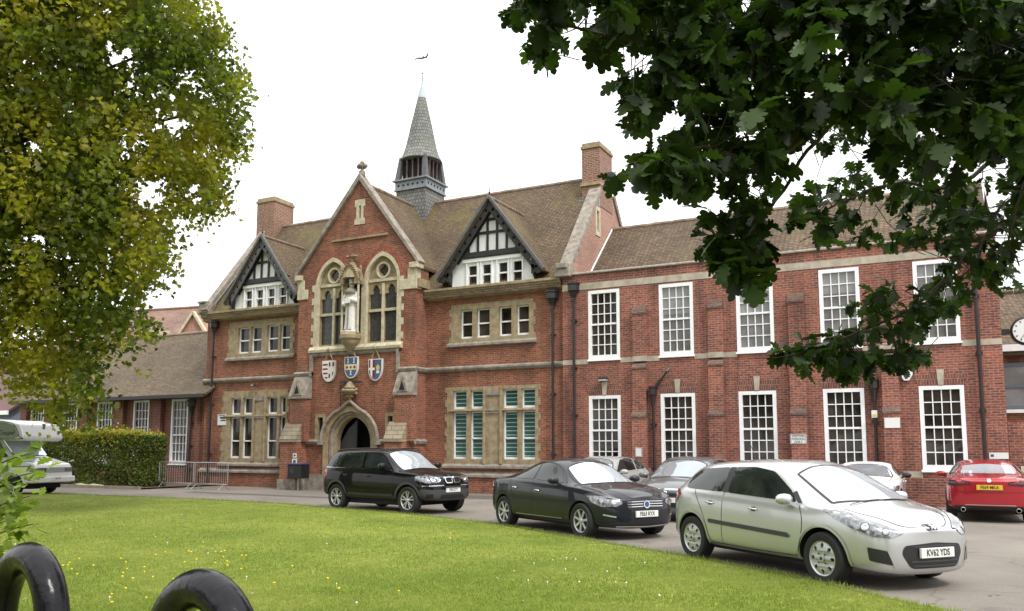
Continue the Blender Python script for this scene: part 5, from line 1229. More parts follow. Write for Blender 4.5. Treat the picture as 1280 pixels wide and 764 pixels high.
        b.ribbon('bonnet_line', smooth_path([(1.1, s*.70, 1), (1.5, s*.68, 1), (1.85, s*.50, 1), (2.0, s*.3, 1)]), (0, 0, -1), .008, 'gap', t)
        mirror(t, .58, s*1.03, 1.20, s, 'p_black', 'p_black', .11, .09, .12)
    plate(b, t, 'P30 KTY', .61, proud=.02); MB().box(2.12, 2.19, -.32, .32, .68, .71).build('plate_plinth', 'plastic', t)
    b.decal('air_intake', [(2.1, -.45, .40), (2.1, -.40, .50), (2.1, .40, .50), (2.1, .45, .40)], (-1, 0, 0), 'gap', t, off=.005, rnd=.02)
    b.decal('roundel', [(2.0, .045*math.cos(a), .995+.045*math.sin(a)) for a in [2*math.pi*k/14 for k in range(14)]], (-.7, 0, -.7), 'badge', t, off=.01, rnd=.01, grid=.03)
    screen(b, t, [(1.02, -.66, 1), (1.12, -.3, 1), (1.14, 0, 1), (1.12, .3, 1), (1.02, .66, 1), (.36, .58, 1), (.30, 0, 1), (.36, -.58, 1)])
    b.ribbon('wiper', [(1.10, -.5, 1), (1.12, .1, 1)], (0, 0, -1), .02, 'trim', t, off=.012)
    return t
car2 = suv(); tag(car2, 'black sport utility car, plate P30 KTY, before the arched doorway', 'car', 'cars parked round the lawn')
put_car(car2, (-14.98, -9.36, 0), (-12.30, -9.93, 0), 1.853)

SALOON = [(-2.10, -2.11, -2.06, -2.08, .93, .99, 1.02, .76, .50, .30), (-2.02, -2.03, -1.98, -1.98, .985, 1.03, 1.06, .90, .58, .26), (-1.72, -1.72, -1.66, -1.62, 1.01, 1.065, 1.10, .97, .60, .23), (-1.35, -1.35, -1.18, -1.12, 1.015, 1.17, 1.23, .99, .59), (-1.0, -.98, -.72, -.66, 1.01, 1.335, 1.40, 1.0, .575), (-.5, -.5, -.3, -.28, 1.0, 1.40, 1.465, 1.0, .585), (.0, .0, -.02, 0, .985, 1.415, 1.48, 1.0, .59), (.4, .42, .2, .22, .97, 1.385, 1.455, 1.0, .585), (.70, .74, .46, .50, .955, 1.30, 1.375, .998, .575), (.90, .96, .80, .9, .945, 1.11, 1.18, .995, .60), (1.10, 1.15, 1.14, 1.28, .93, .97, 1.01, .99, .64),
          (1.5, 1.5, 1.5, 1.56, .90, .93, .965, .975, .63), (1.86, 1.86, 1.86, 1.94, .83, .865, .895, .92, .58), (2.10, 2.08, 2.06, 2.13, .72, .755, .78, .79, .48)]
def saloon_front():
    t = empty('parked_car'); ax = (-1.388, 1.388); rw = .327; b = Body(1.865, SALOON, rw, ax, zbot=.21, zmid=.56, bulge=(.13, .12), arch=.045)
    b.finish(t, 'p_grey', low=lambda c: c.z < .245)
    wheels(t, ax, 1.865, rw, (7, 0, .045), .225); underbody(t, ax, 1.8, rw)
    side(b, t, [[(-1.42, 1.06), (-1.22, 1.16), (-1.08, 1.22), (-1.02, 1.055)], [(-.98, 1.055), (-1.02, 1.24), (-.72, 1.335), (-.30, 1.36), (-.28, 1.04)], [(-.20, 1.04), (-.22, 1.365), (.14, 1.34), (.42, 1.24), (.78, 1.00)]],
         [[(-.24, 1.02), (-.26, .7), (-.27, .30)], [(.86, .98), (.92, .8), (.88, .5), (.80, .30)], [(-1.12, 1.03), (-1.06, .86), (-.96, .66), (-.86, .42), (-.84, .30)], [(-.84, .30), (0, .29), (.8, .30)]],
         handle=[(-.90, .86), (-.04, .83)], handle_mat='chrome')
    for s in (-1, 1):
        d = (0, -s, 0)
        b.ribbon('window_trim', smooth_path([(-1.50, s, 1.04), (-1.2, s, 1.19), (-.8, s, 1.33), (-.3, s, 1.385), (.14, s, 1.365), (.46, s, 1.25), (.84, s, 1.0)], 4), d, .016, 'trim', t, off=.007)
        b.ribbon('side_moulding', [(-.86, s, .335), (.8, s, .335)], d, .012, 'alloy', t, off=.008)
        hl = b.decal('headlamp', [(2.1, s*.46, .66), (2.05, s*.56, .60), (1.9, s*.78, .60), (1.72, s*.88, .68), (1.58, s*.90, .80), (1.72, s*.84, .80), (1.98, s*.64, .77), (2.08, s*.48, .72)], (-.7, -s*.7, -.15), 'lamp', t, off=.007, rnd=.03)
        for yy, xx, zz in ((.60, 2.02, .685), (.76, 1.86, .705)): b.decal('reflector', [Vector((xx, s*yy, zz))+Vector((-.6*math.cos(a), s*.75*math.cos(a), math.sin(a)))*.045 for a in [2*math.pi*k/10 for k in range(10)]], (-.7, -s*.7, -.15), 'bulb', hl, off=.011, rnd=.01)
        b.ribbon('running_lamp', [(2.1, s*.62, .43), (1.95, s*.80, .47)], (-.8, -s*.6, 0), .026, 'alloy', t, off=.01)
        b.decal('tail_lamp', [(-2.1, s*.66, .78), (-2.1, s*.66, 1.0), (-1.9, s*.86, 1.0), (-1.86, s*.88, .80), (-2.0, s*.84, .66)], (.75, -s*.66, 0), 'lamp_red', t, off=.008, rnd=.03)
        b.ribbon('bonnet_line', smooth_path([(1.2, s*.66, 1), (1.6, s*.56, 1), (1.95, s*.40, 1), (2.14, s*.28, 1)]), (0, 0, -1), .008, 'gap', t)
        mirror(t, .66, s*1.02, 1.05, s, 'p_grey', 'trim')
    F = (-1, 0, 0)
    g = b.decal('grille', [(2, -.40, .56), (2, -.44, .70), (2, 0, .735), (2, .44, .70), (2, .40, .56), (2, 0, .54)], F, 'trim', t, off=.006, rnd=.03)
    for z in (.695, .65, .605): b.ribbon('grille_bar', [(2, -.41, z), (2, 0, z+.008), (2, .41, z)], F, .014, 'chrome', g, off=.014)
    em = b.decal('badge', [(2, .062*math.cos(a), .645+.062*math.sin(a)) for a in [2*math.pi*k/16 for k in range(16)]], F, 'badge', t, off=.020, rnd=.01, grid=.03)
    b.ribbon('badge_rim', [(2, .062*math.cos(a), .645+.062*math.sin(a)) for a in [2*math.pi*k/16 for k in range(16)]], F, .018, 'chrome', em, off=.026, closed=True)
    b.decal('air_intake', [(2, -.42, .29), (2, -.34, .40), (2, .34, .40), (2, .42, .29)], F, 'gap', t, off=.005, rnd=.03)
    b.ribbon('bumper_lip', [(2, -.62, .265), (2, 0, .25), (2, .62, .265)], F, .02, 'alloy', t, off=.012)
    plate(b, t, 'FE63 RYX', .475, proud=.025)
    screen(b, t, [(1.10, -.66, 1), (1.26, -.3, 1), (1.29, 0, 1), (1.26, .3, 1), (1.10, .66, 1), (.50, .54, 1), (.42, 0, 1), (.50, -.54, 1)])
    b.decal('rear_window', [(-1.62, -.5, 1), (-1.66, 0, 1), (-1.62, .5, 1), (-.86, .5, 1), (-.78, 0, 1), (-.86, -.5, 1)], (0, 0, -1), 'cglass', t, off=.004, rnd=.05, grid=.08)
    return t
car3 = saloon_front(); tag(car3, 'charcoal grey saloon with plate FE63 RYX, between the black car and the silver hatchback', 'car', 'cars parked round the lawn')
put_car(car3, (-8.52, -11.80, 0), (-6.10, -13.27, 0), 1.865)

def saloon_red():
    t = empty('parked_car'); ax = (-1.42, 1.42); rw = .335
    rows = [list(r) for r in SALOON]
    for r in rows:
        for k in range(4): r[k] *= 1.015
        for k in (5, 6): r[k] = r[k]*.972 if r[k] > 1.2 else r[k]
    b = Body(1.827, rows, rw, ax, zbot=.20, zmid=.56, bulge=(.10, .12), arch=.04)
    b.finish(t, 'p_red', low=lambda c: c.x < -1.95 and c.z < .36)
    wheels(t, ax, 1.827, rw, (5, .2, .03), .225); underbody(t, ax, 1.8, rw)
    side(b, t, [[(-1.30, 1.07), (-1.10, 1.17), (-.72, 1.29), (-.32, 1.315), (-.30, 1.05)], [(-.22, 1.05), (-.24, 1.32), (.14, 1.30), (.42, 1.22), (.78, 1.01)]],
         [[(-.26, 1.03), (-.28, .7), (-.28, .30)], [(.86, .98), (.92, .8), (.88, .5), (.80, .30)], [(-1.2, 1.04), (-1.06, .86), (-.96, .66), (-.86, .42), (-.84, .30)]], handle=[(-.90, .86), (-.04, .84)], handle_mat='p_red')
    for s in (-1, 1):
        b.decal('tail_lamp', [(-2.1, s*.30, .86), (-2.1, s*.32, .93), (-2.08, s*.62, .965), (-1.86, s*.86, .95), (-1.80, s*.88, .88), (-1.98, s*.82, .82), (-2.1, s*.6, .83)], (.85, -s*.5, 0), 'trim', t, off=.006, rnd=.02)
        b.ribbon('tail_lamp_bar', [(-2.1, s*.34, .89), (-2.08, s*.62, .90), (-1.9, s*.84, .91)], (.85, -s*.5, 0), .028, 'lamp_red', t, off=.011)
        b.ribbon('boot_line', smooth_path([(-1.66, s*.62, 1), (-1.9, s*.60, 1), (-2.06, s*.5, 1)]), (0, 0, -1), .008, 'gap', t)
        ex_ = MB().lathe([(.05, -2.21), (.052, -2.26), (.042, -2.262), (.040, -2.2)], (0, s*.55, .30), 16, 'x').build('exhaust_tip', 'chrome', t); MB().lathe([(.041, -2.215), (0, -2.215)], (0, s*.55, .30), 14, 'x').build('exhaust_bore', 'gap', ex_)
        mirror(t, .66, s*1.0, 1.04, s, 'p_red', 'trim')
    B_ = (1, 0, 0)
    b.decal('diffuser', [(-2, -.62, .24), (-2, -.72, .38), (-2, .72, .38), (-2, .62, .24)], B_, 'trim', t, off=.006, rnd=.03)
    b.ribbon('bumper_trim', [(-2, -.5, .405), (-2, .5, .405)], B_, .016, 'chrome', t, off=.012)
    b.ribbon('bumper_crease_shade', [(-2, -.7, .70), (-2, 0, .68), (-2, .7, .70)], B_, .008, 'gap', t, off=.003)  # black strip painted in for the shade of the crease
    b.decal('roundel', [(-2, .042*math.cos(a), .955+.042*math.sin(a)) for a in [2*math.pi*k/14 for k in range(14)]], B_, 'chrome', t, off=.012, rnd=.01, grid=.03)
    plate(b, t, 'FE69 MKA', .80, 'plate_y', False, proud=.02)
    b.decal('rear_window', [(-1.58, -.56, 1), (-1.64, 0, 1), (-1.58, .56, 1), (-.86, .5, 1), (-.78, 0, 1), (-.86, -.5, 1)], (0, 0, -1), 'screen', t, off=.004, rnd=.05, grid=.08)
    screen(b, t, [(1.10, -.66, 1), (1.28, 0, 1), (1.10, .66, 1), (.50, .54, 1), (.42, 0, 1), (.50, -.54, 1)])
    return t
car4 = saloon_red(); tag(car4, 'red saloon seen from behind with yellow plate FE69 MKA', 'car', 'cars nosed along the wing wall')
car4.location = (.78, -3.6, 0); car4.rotation_euler = (0, 0, R(90))

COUPE = [(-1.95, -1.95, -1.88, -1.90, .90, .95, .98, .78, .50, .26), (-1.85, -1.85, -1.72, -1.70, .95, 1.0, 1.03, .92, .56), (-1.5, -1.5, -1.25, -1.2, .97, 1.12, 1.17, .985, .56), (-1.0, -1.0, -.72, -.7, .97, 1.26, 1.31, 1.0, .57), (-.4, -.4, -.25, -.25, .955, 1.305, 1.355, 1.0, .58), (.1, .12, -.02, 0, .94, 1.29, 1.345, 1.0, .575), (.45, .5, .25, .3, .93, 1.21, 1.27, 1.0, .57), (.65, .7, .6, .68, .92, 1.05, 1.11, 1.0, .60), (.85, .9, .9, 1.02, .91, .95, .985, .995, .64), (1.3, 1.3, 1.3, 1.36, .87, .90, .935, .98, .63), (1.7, 1.7, 1.7, 1.76, .79, .82, .85, .93, .58), (1.92, 1.90, 1.88, 1.94, .68, .71, .73, .80, .48)]
def front_parked(rows, W, ax, rw, mat, grille, txt, style, zs=1.0, screen_pts=None, side_g=None, mir='p_white', label=''):
    t = empty('parked_car'); rows = [tuple([*r[:4], r[4]*zs, r[5]*zs, r[6]*zs, *r[7:]]) for r in rows]
    b = Body(W, rows, rw, ax, zbot=.21, zmid=.55, bulge=(.12, .12), arch=.045); b.finish(t, mat)
    wheels(t, ax, W, rw, style, .205); underbody(t, ax, W, rw)
    side(b, t, side_g[0], side_g[1], handle=side_g[2], handle_mat=mat)
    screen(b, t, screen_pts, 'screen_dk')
    F = (-1, 0, 0)
    for s in (-1, 1):
        hl = b.decal('headlamp', grille['lamp'](s), (-.75, -s*.62, -.2), 'lamp', t, off=.007, rnd=.03)
        c0 = grille['bulb']; b.decal('reflector', [Vector((c0[0], s*c0[1], c0[2]))+Vector((-.6*math.cos(a), s*.75*math.cos(a), math.sin(a)))*.045 for a in [2*math.pi*k/10 for k in range(10)]], (-.75, -s*.62, -.2), 'bulb', hl, off=.011, rnd=.01)
        b.ribbon('bonnet_line', grille['bonnet'](s), (0, 0, -1), .008, 'gap', t)
        mirror(t, grille['mir'][0], s*grille['mir'][1], grille['mir'][2], s, mir)
    g = b.decal('grille', grille['mouth'], F, 'trim', t, off=.006, rnd=.04)
    for z in grille['bars']: b.ribbon('grille_bar', [(2, -.36, z), (2, .36, z)], F, .014, grille.get('barmat', 'plastic'), g, off=.012)
    if txt: plate(b, t, txt, grille['plate'], proud=.02)
    return t, b
hs_glass = ([[(-1.50, 1.08), (-1.48, 1.26), (-1.2, 1.355), (-.78, 1.375), (-.74, 1.06)], [(-.64, 1.06), (-.66, 1.38), (-.1, 1.39), (.28, 1.34), (.82, 1.01)]], [[(-.69, 1.02), (-.71, .6), (-.71, .30)], [(.93, .94), (1.0, .75), (.95, .45), (.86, .30)], [(-1.25, 1.03), (-1.12, .85), (-.98, .62), (-.86, .34)]], [(-.92, .86), (.02, .83)])
hs_screen = [(1.30, -.64, 1), (1.44, 0, 1), (1.30, .64, 1), (.60, .55, 1), (.50, 0, 1), (.60, -.55, 1)]
hat_g = dict(lamp=lambda s: [(2.0, s*.50, .66), (1.9, s*.72, .62), (1.7, s*.84, .72), (1.5, s*.85, .84), (1.75, s*.72, .83), (1.96, s*.54, .76)], bulb=(1.82, .72, .73), bonnet=lambda s: smooth_path([(1.42, s*.64, 1), (1.7, s*.6, 1), (1.95, s*.42, 1)]), mir=(.80, .99, 1.02),
             mouth=[(2, -.42, .70), (2, -.50, .52), (2, -.34, .34), (2, .34, .34), (2, .50, .52), (2, .42, .70)], bars=(.64, .58, .44, .40), plate=.50)
car5, b5 = front_parked(HATCH, 1.76, (-1.30, 1.28), .31, 'p_mid', hat_g, 'HK14 EYR', (5, .0, .05), .99, hs_screen, hs_glass, 'p_mid')
em = b5.decal('badge', [(2, .075*math.cos(a), .665+.042*math.sin(a)) for a in [2*math.pi*k/16 for k in range(16)]], (-1, 0, 0), 'chrome', car5, off=.016, rnd=.01, grid=.03)
b5.ribbon('bonnet_edge', [(2, -.44, .725), (2, 0, .74), (2, .44, .725)], (-1, 0, 0), .03, 'chrome', car5, off=.01)
text_mesh('H', .075, 'badge_letter', 'ink', em, Matrix.Translation((b5.cast((0, 0, .665), (-1, 0, 0))[0].x+.02, 0, .665)) @ Matrix.Rotation(R(90), 4, 'Z') @ Matrix.Rotation(R(90), 4, 'X'), .001, shear=.3, sx=1.3)
tag(car5, 'mid grey hatchback between the charcoal saloon and the near silver hatchback', 'car', 'cars nosed along the wing wall')
car5.location = (-5.75, -6.95, 0); car5.rotation_euler = (0, 0, R(-92))
car6, b6 = front_parked(HATCH, 1.72, (-1.25, 1.25), .30, 'p_silver2', {**hat_g, 'mouth': [(2, -.32, .66), (2, -.36, .58), (2, .36, .58), (2, .32, .66)], 'bars': (.62,)}, None, (5, .0, .05), .975, hs_screen, hs_glass, 'p_silver2')
tag(car6, 'small silver hatchback with only its windscreen and roof showing behind the charcoal saloon', 'car', 'cars nosed along the wing wall')
car6.location = (-9.15, -4.3, 0); car6.rotation_euler = (0, 0, R(-92))
cp_g = dict(lamp=lambda s: [(1.9, s*.50, .60), (1.8, s*.72, .56), (1.6, s*.84, .64), (1.4, s*.86, .76), (1.62, s*.76, .76), (1.86, s*.54, .69)], bulb=(1.70, .72, .67), bonnet=lambda s: smooth_path([(.95, s*.66, 1), (1.4, s*.62, 1), (1.8, s*.42, 1)]), mir=(.50, 1.0, 1.0),
            mouth=[(2, -.36, .66), (2, -.42, .52), (2, -.30, .28), (2, .30, .28), (2, .42, .52), (2, .36, .66)], bars=(.60, .55, .36), plate=.45)
cp_glass = ([[(-1.1, 1.02), (-.9, 1.16), (-.62, 1.22), (-.60, 1.015)], [(-.52, 1.01), (-.54, 1.24), (-.1, 1.25), (.15, 1.19), (.56, .98)]], [[(-.56, .98), (-.58, .6), (-.56, .3)], [(.62, .94), (.68, .7), (.62, .32)]], [(-.35, .82)])
car7, b7 = front_parked(COUPE, 1.842, (-1.25, 1.25), .33, 'p_white', cp_g, None, (5, .2, .03), 1.0, [(.88, -.66, 1), (1.0, 0, 1), (.88, .66, 1), (.30, .52, 1), (.24, 0, 1), (.30, -.52, 1)], cp_glass, 'trim')
tag(car7, 'low white coupe facing out behind the silver hatchback bonnet', 'car', 'cars nosed along the wing wall')
car7.location = (-2.0, -3.25, 0); car7.rotation_euler = (0, 0, R(-90))
# ------------------------------------------------------------------ camper van
def box_round(x0, x1, y0, y1, z0, z1, bev, name, mat, parent, taper=None):
    b = MB().box(x0, x1, y0, y1, z0, z1)
    if taper: b.v = [taper(v) for v in b.v]
    o = b.build(name, mat, parent); md = o.modifiers.new('b', 'BEVEL'); md.width = bev; md.segments = 4; o.data.shade_smooth(); o.data.set_sharp_from_angle(angle=R(60)); return o
M['van_white'] = paint('van_white', (.66, .67, .68), 0, .35); M['van_green'] = plain('sage_panel', (.22, .25, .20), .5); M['van_stripe'] = plain('van_stripe', (.05, .055, .05), .5)
def camper():
    t = empty('camper_van'); tag(t, 'white camper van with an over-cab pod and sage green side panel, parked by the hedge', 'camper van')
    # side profile prism of cab
    cab = MB().prism([(.55, .42), (2.62, .42), (2.66, .60), (2.60, .98), (2.52, 1.10), (1.55, 1.36), (1.05, 2.02), (.50, 2.04)], 'y', -.93, .93)
    cab.v = [(x, y*(1-.10*max(0, (z-1.0))), z) for x, y, z in cab.v]
    c = cab.build('cab', 'van_white', t, bevel=.05)
    body = MB().box(-2.55, .60, -1.0, 1.0, .45, 2.60).build('caravan_body', 'van_white', t, bevel=.06)
    pod = MB().prism([(.40, 1.98), (1.95, 1.90), (2.12, 2.02), (1.90, 2.52), (1.2, 2.66), (.40, 2.72), (-2.5, 2.74), (-2.5, 2.5), (.40, 2.5)], 'y', -1.03, 1.03).build('overcab_pod', 'van_white', t, bevel=.08)
    for s in (-1, 1):
        y = s*1.034; face = (lambda u, v, d: (u, s*(1.037)-0*d, v))
        pn = MB().prism([(-2.3, 2.04), (1.75, 2.00), (1.92, 2.08), (1.70, 2.46), (1.4, 2.56), (.4, 2.63), (-2.3, 2.66)], 'y', s*1.030, s*1.040).build('side_panel', 'van_green', pod)
        MB().tube(smooth_path([(-2.3, y+s*.004, 2.02), (1.75, y+s*.004, 1.98), (1.94, y+s*.004, 2.08), (1.72, y+s*.004, 2.48), (1.42, y+s*.004, 2.58), (.4, y+s*.004, 2.645), (-2.3, y+s*.004, 2.66)], 3), .012, 6).build('panel_trim', 'trim', pn)
        mw = Matrix.Translation((1.38 if s < 0 else 1.0, s*1.043, 2.20)) @ (Matrix.Rotation(R(90), 4, 'X') if s < 0 else Matrix.Rotation(R(180), 4, 'Z') @ Matrix.Rotation(R(90), 4, 'X'))
        text_mesh('Coupé', .23, 'lettering', 'ink', pn, mw, .001, shear=.5, weight=.002, sx=1.1)
        MB().box(.50, .95, s*1.040, s*1.043, 2.16, 2.185).build('underline', 'ink', pn)
        MB().lathe([(.035, 2.04), (.03, 2.075), (0, 2.075)], (0, s*.80, 2.20), 10, 'x').build('marker_lamp', 'trim', pod)
        MB().box(-2.5, .55, s*1.0, s*1.008, .95, 1.0).build('stripe', 'van_stripe', body); MB().box(-1.7, -.6, s*1.0, s*1.012, 1.3, 1.8).build('side_window', 'cglass', body)
        MB().prism([(.62, 1.30), (1.42, 1.34), (1.0, 1.92), (.62, 1.94)], 'y', s*.895, s*.915).build('side_window', 'cglass', c)
        MB().box(.55, 2.4, s*.925, s*.935, 1.0, 1.03).build('stripe', 'van_stripe', c)
        MB().box(.6, 1.5, s*.925, s*.936, .5, .95).build('lower_panel', 'van_green', c)
        b = MB().panel([(1.15, .42), (1.32, .42)]+[(1.72+.44*math.cos(a), .36+.44*math.sin(a)) for a in [R(170-16*k) for k in range(11)]][::1]+[(2.18, .42), (2.28, .42)]+[(1.72+.56*math.cos(a), .36+.52*math.sin(a)) for a in [R(5+17*k) for k in range(11)]], [], lambda u, v, d: (u, s*.96-s*d*.05, v), .8).build('wheel_arch', 'trim' if False else 'van_white', c)
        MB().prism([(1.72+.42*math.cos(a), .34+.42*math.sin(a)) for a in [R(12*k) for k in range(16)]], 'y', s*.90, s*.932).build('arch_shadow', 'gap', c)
        MB().box(2.56, 2.66, s*.50, s*.86, .80, .97).build('headlamp', 'lamp', c, bevel=.02); MB().box(2.35, 2.62, s*.86, s*.935, .82, .95).build('indicator', 'lamp', c, bevel=.02)
        mirror(t, 1.35, s*1.08, 1.50, s, 'trim', 'trim', .06, .13, .09)
    MB().prism([(1.58, 1.40), (1.08, 1.98), (1.10, 2.0), (1.62, 1.41)], 'y', -.80, .80).build('windscreen', 'screen', c)
    MB().box(2.60, 2.655, -.48, .48, .80, .96).build('grille', 'plastic', c, bevel=.01)
    g = MB()
    for k in range(4): g.box(2.655, 2.665, -.47, .47, .815+k*.036, .83+k*.036)
    g.build('grille_bar', 'van_white', c)
    MB().box(2.50, 2.76, -.95, .95, .44, .64).build('bumper', 'van_white', c, bevel=.04)
    p = MB().box(2.762, 2.772, -.26, .26, .52, .62).build('number_plate', 'plate_w', c); text_mesh('G482 KRP', .09, 'lettering', 'ink', p, Matrix.Translation((2.774, 0, .57)) @ Matrix.Rotation(R(90), 4, 'Z') @ Matrix.Rotation(R(90), 4, 'X'), .001, sx=.8)
    wheels(t, (-1.5, 1.72), 1.90, .335, (6, 0, .04), .2); MB().box(-2.4, 2.3, -.75, .75, .22, .6).build('underbody', 'gap', t)
    return t
cv = camper(); f0 = ground_at(60, 616.3); hd = R(17)
cv.rotation_euler = (0, 0, hd); dv = Vector((math.cos(hd), math.sin(hd), 0)); lv = Vector((-dv.y, dv.x, 0))
cv.location = f0-dv*1.72-lv*.85
# ------------------------------------------------------------------ crowd barriers
M['galv'] = plain('galvanised_steel', (.42, .43, .43), .4, .6)
def barrier():
    t = empty('crowd_barrier'); r = .019
    MB().tube(smooth_path([(-1.0, 0, .22), (-1.0, 0, 1.0), (-.93, 0, 1.08), (0, 0, 1.09), (.93, 0, 1.08), (1.0, 0, 1.0), (1.0, 0, .22)], 5), r, 8).build('frame', 'galv', t, smooth=True)
    MB().tube([(-1.0, 0, .22), (1.0, 0, .22)], r, 8).build('bottom_rail', 'galv', t, smooth=True)
    for k in range(15): x = -.9+k*.1286; MB().tube([(x, 0, .22), (x, 0, 1.07)], .007, 6, cap=False).build('bar', 'galv', t, smooth=True)
    for x in (-.8, .8):
        MB().tube([(x, -.30, .02), (x, -.22, .035), (x, 0, .23), (x, .22, .035), (x, .30, .02)], .016, 6).build('foot', 'galv', t, smooth=True)
    return t
bar1 = barrier(); tag(bar1, 'galvanised crowd barrier on the left, next to the hedge', 'barrier', 'crowd barriers by the annex')
bar1.location = (-28.85, -2.75, 0); bar1.rotation_euler = (0, 0, R(3))
def dup_tree(o, parent=None):
    c = o.copy(); COL.objects.link(c)
    if parent is not None: c.parent = parent
    for ch in [x for x in bpy.data.objects if x.parent == o]: dup_tree(ch, c)
    return c
bar2 = dup_tree(bar1); tag(bar2, 'galvanised crowd barrier on the right, in front of the hall downpipe'); bar2.location = (-26.80, -2.85, 0); bar2.rotation_euler = (0, 0, R(-2))
# ------------------------------------------------------------------ bin and notices
t = empty('litter_bin', (-23.25, -1.62, 0)); tag(t, 'black square litter bin on a post left of the arched doorway', 'litter bin')
M['binlid'] = plain('dark_blue_lid', (.05, .055, .12), .4)
MB().box(-.35, .35, -.25, .25, .48, 1.02).build('body', 'trim', t, bevel=.02); MB().box(-.38, .38, -.28, .28, 1.02, 1.08).build('lid', 'binlid', t, bevel=.02)
MB().box(-.22, -.02, -.262, -.25, .70, .86).build('slot_plate', 'plastic', t); MB().tube([(-.0, 0, 0), (-.0, 0, .5)], .03, 8).build('post', 'galv', t)
def sign(name, label, x0, x1, z0, z1, lines, y, mat='sign_white', size=.1, cat='sign', ink='ink', border=False, sx=1, d=.02):
    cx, cz = (x0+x1)/2, (z0+z1)/2; t = empty(name, (cx, y, cz)); tag(t, label, cat); w_, h_ = (x1-x0)/2, (z1-z0)/2
    MB().box(-w_, w_, -d, 0, -h_, h_).build('panel', mat, t)
    if border: MB().panel(rect(-w_+.012, w_-.012, -h_+.012, h_-.012), [rect(-w_+.024, w_-.024, -h_+.024, h_-.024)], lambda u, v, e: (u, -d-.002+e, v), .001).build('border', ink, t)
    n = len(lines)
    for i, s_ in enumerate(lines):
        zz = h_-(i+.5)*(2*h_)/n
        text_mesh(s_, size, 'lettering', ink, t, mwY(0, -d-.002, zz*.88), .001, weight=.001, sx=sx)
    return t
M['sign_white'] = plain('sign_white', (.68, .69, .68), .5)
sign('visitors_sign', 'white sign reading VISITORS PARKING ONLY on the brick pilaster behind the silver hatchback', -4.38, -3.90, 1.83, 2.13, ['VISITORS', 'PARKING', 'ONLY'], WY-.345, size=.095, border=True)
sign('blank_sign', 'blank white board on the pilaster above the white coupe', -1.66, -1.24, 2.30, 2.60, [], WY-.345)
sign('wall_notice', 'small white notice on the pilaster above the silver hatchback roof behind', -9.46, -9.22, 1.40, 1.72, ['NOTICE', 'CAR PARK', 'PRIVATE'] if False else [], WY-.345, border=True)
sign('door_notice', 'blue and white notice right of the bin, lower of a pair', -23.75, -23.50, 1.02, 1.26, [], BY-.63)
MB().box(-.07, .07, -.024, -.02, -.05, .06).build('pictogram', 'badge', bpy.data.objects['door_notice'])
sign('door_notice', 'small white notice directly over the blue and white one by the door', -23.72, -23.53, 1.30, 1.47, [], BY-.63); MB().box(-.05, .05, -.024, -.02, -.03, .04).build('pictogram', 'plastic', bpy.data.objects['door_notice.001'])
t = sign('direction_sign', 'weathered white and black direction sign beside the left downpipe', -29.50, -28.98, 2.72, 3.20, [], -.02)
MB().box(-.10, .25, -.028, -.02, .05, .13).build('black_band', 'ink', t); MB().box(-.05, .25, -.028, -.02, -.05, 0).build('black_band', 'ink', t); MB().box(-.2, .2, -.028, -.02, .18, .205).build('black_band', 'ink', t)
sign('street_sign', 'narrow white sign at the foot of the right downpipe', 1.02, 1.5, 1.40, 1.58, [], WY-.01); MB().box(-.2, -.12, -.024, -.02, -.03, .04).build('pictogram', 'binlid', bpy.data.objects['street_sign'])
t = sign('pipe_tag', 'small yellow and white label on the pipe left of the blank board', -2.02, -1.86, 2.62, 2.84, [], WY-.16); M['tag_y'] = plain('tag_yellow', (.5, .5, .1), .5); MB().box(-.06, .06, -.024, -.02, -.09, -.01).build('yellow_strip', 'tag_y', t)
# wall lamps and alarm boxes
M['alarm'] = plain('alarm_yellow', (.45, .38, .15), .5)
t = empty('alarm_box', (-36.05, -.15, 3.78)); tag(t, 'yellowish alarm box on an annex pier under the eaves', 'alarm box')
MB().box(-.16, .16, -.12, 0, -.16, .16).build('cover', 'alarm', t, bevel=.03); MB().box(-.10, .10, -.126, -.12, -.04, .0).build('strobe', 'plastic', t)
t = empty('alarm_box', (-1.02, WY, 3.86)); tag(t, 'white wedge-shaped alarm box above and left of the last lower window', 'alarm box')
MB().prism([(-.20, .17), (.20, .17), (.17, .02), (.07, -.15), (-.07, -.15), (-.17, .02)], 'y', -.13, 0).build('cover', 'white', t, bevel=.02); MB().prism([(-.12, .1), (.12, .1), (.03, -.1), (-.03, -.1)], 'y', -.136, -.13).build('badge', 'plastic', t)
for i, (c, lb) in enumerate(((-10.68, 'bulkhead lamp over the first lower window right of the hall'), (-2.81, 'bulkhead lamp over the fourth lower window, half hidden by oak leaves'))):
    t = empty('wall_lamp', (c, WY-.03, 4.12)); tag(t, lb, 'wall lamp')
    MB().box(-.16, .16, -.2, -.02, -.03, .06).build('housing', 'plastic', t, bevel=.02); MB().box(-.14, .14, -.19, -.03, -.06, -.03).build('lens', 'white', t); MB().box(-.03, .03, -.03, .0, -.06, .08).build('bracket', 'plastic', t)
t = empty('wall_lamp', (-27.3, -.1, 4.46)); tag(t, 'tiny floodlight below the string course between the left windows', 'wall lamp'); MB().box(-.1, .1, -.12, 0, -.05, .05).build('housing', 'plastic', t, bevel=.01); MB().box(-.07, .07, -.125, -.12, -.03, .03).build('lens', 'lamp', t)
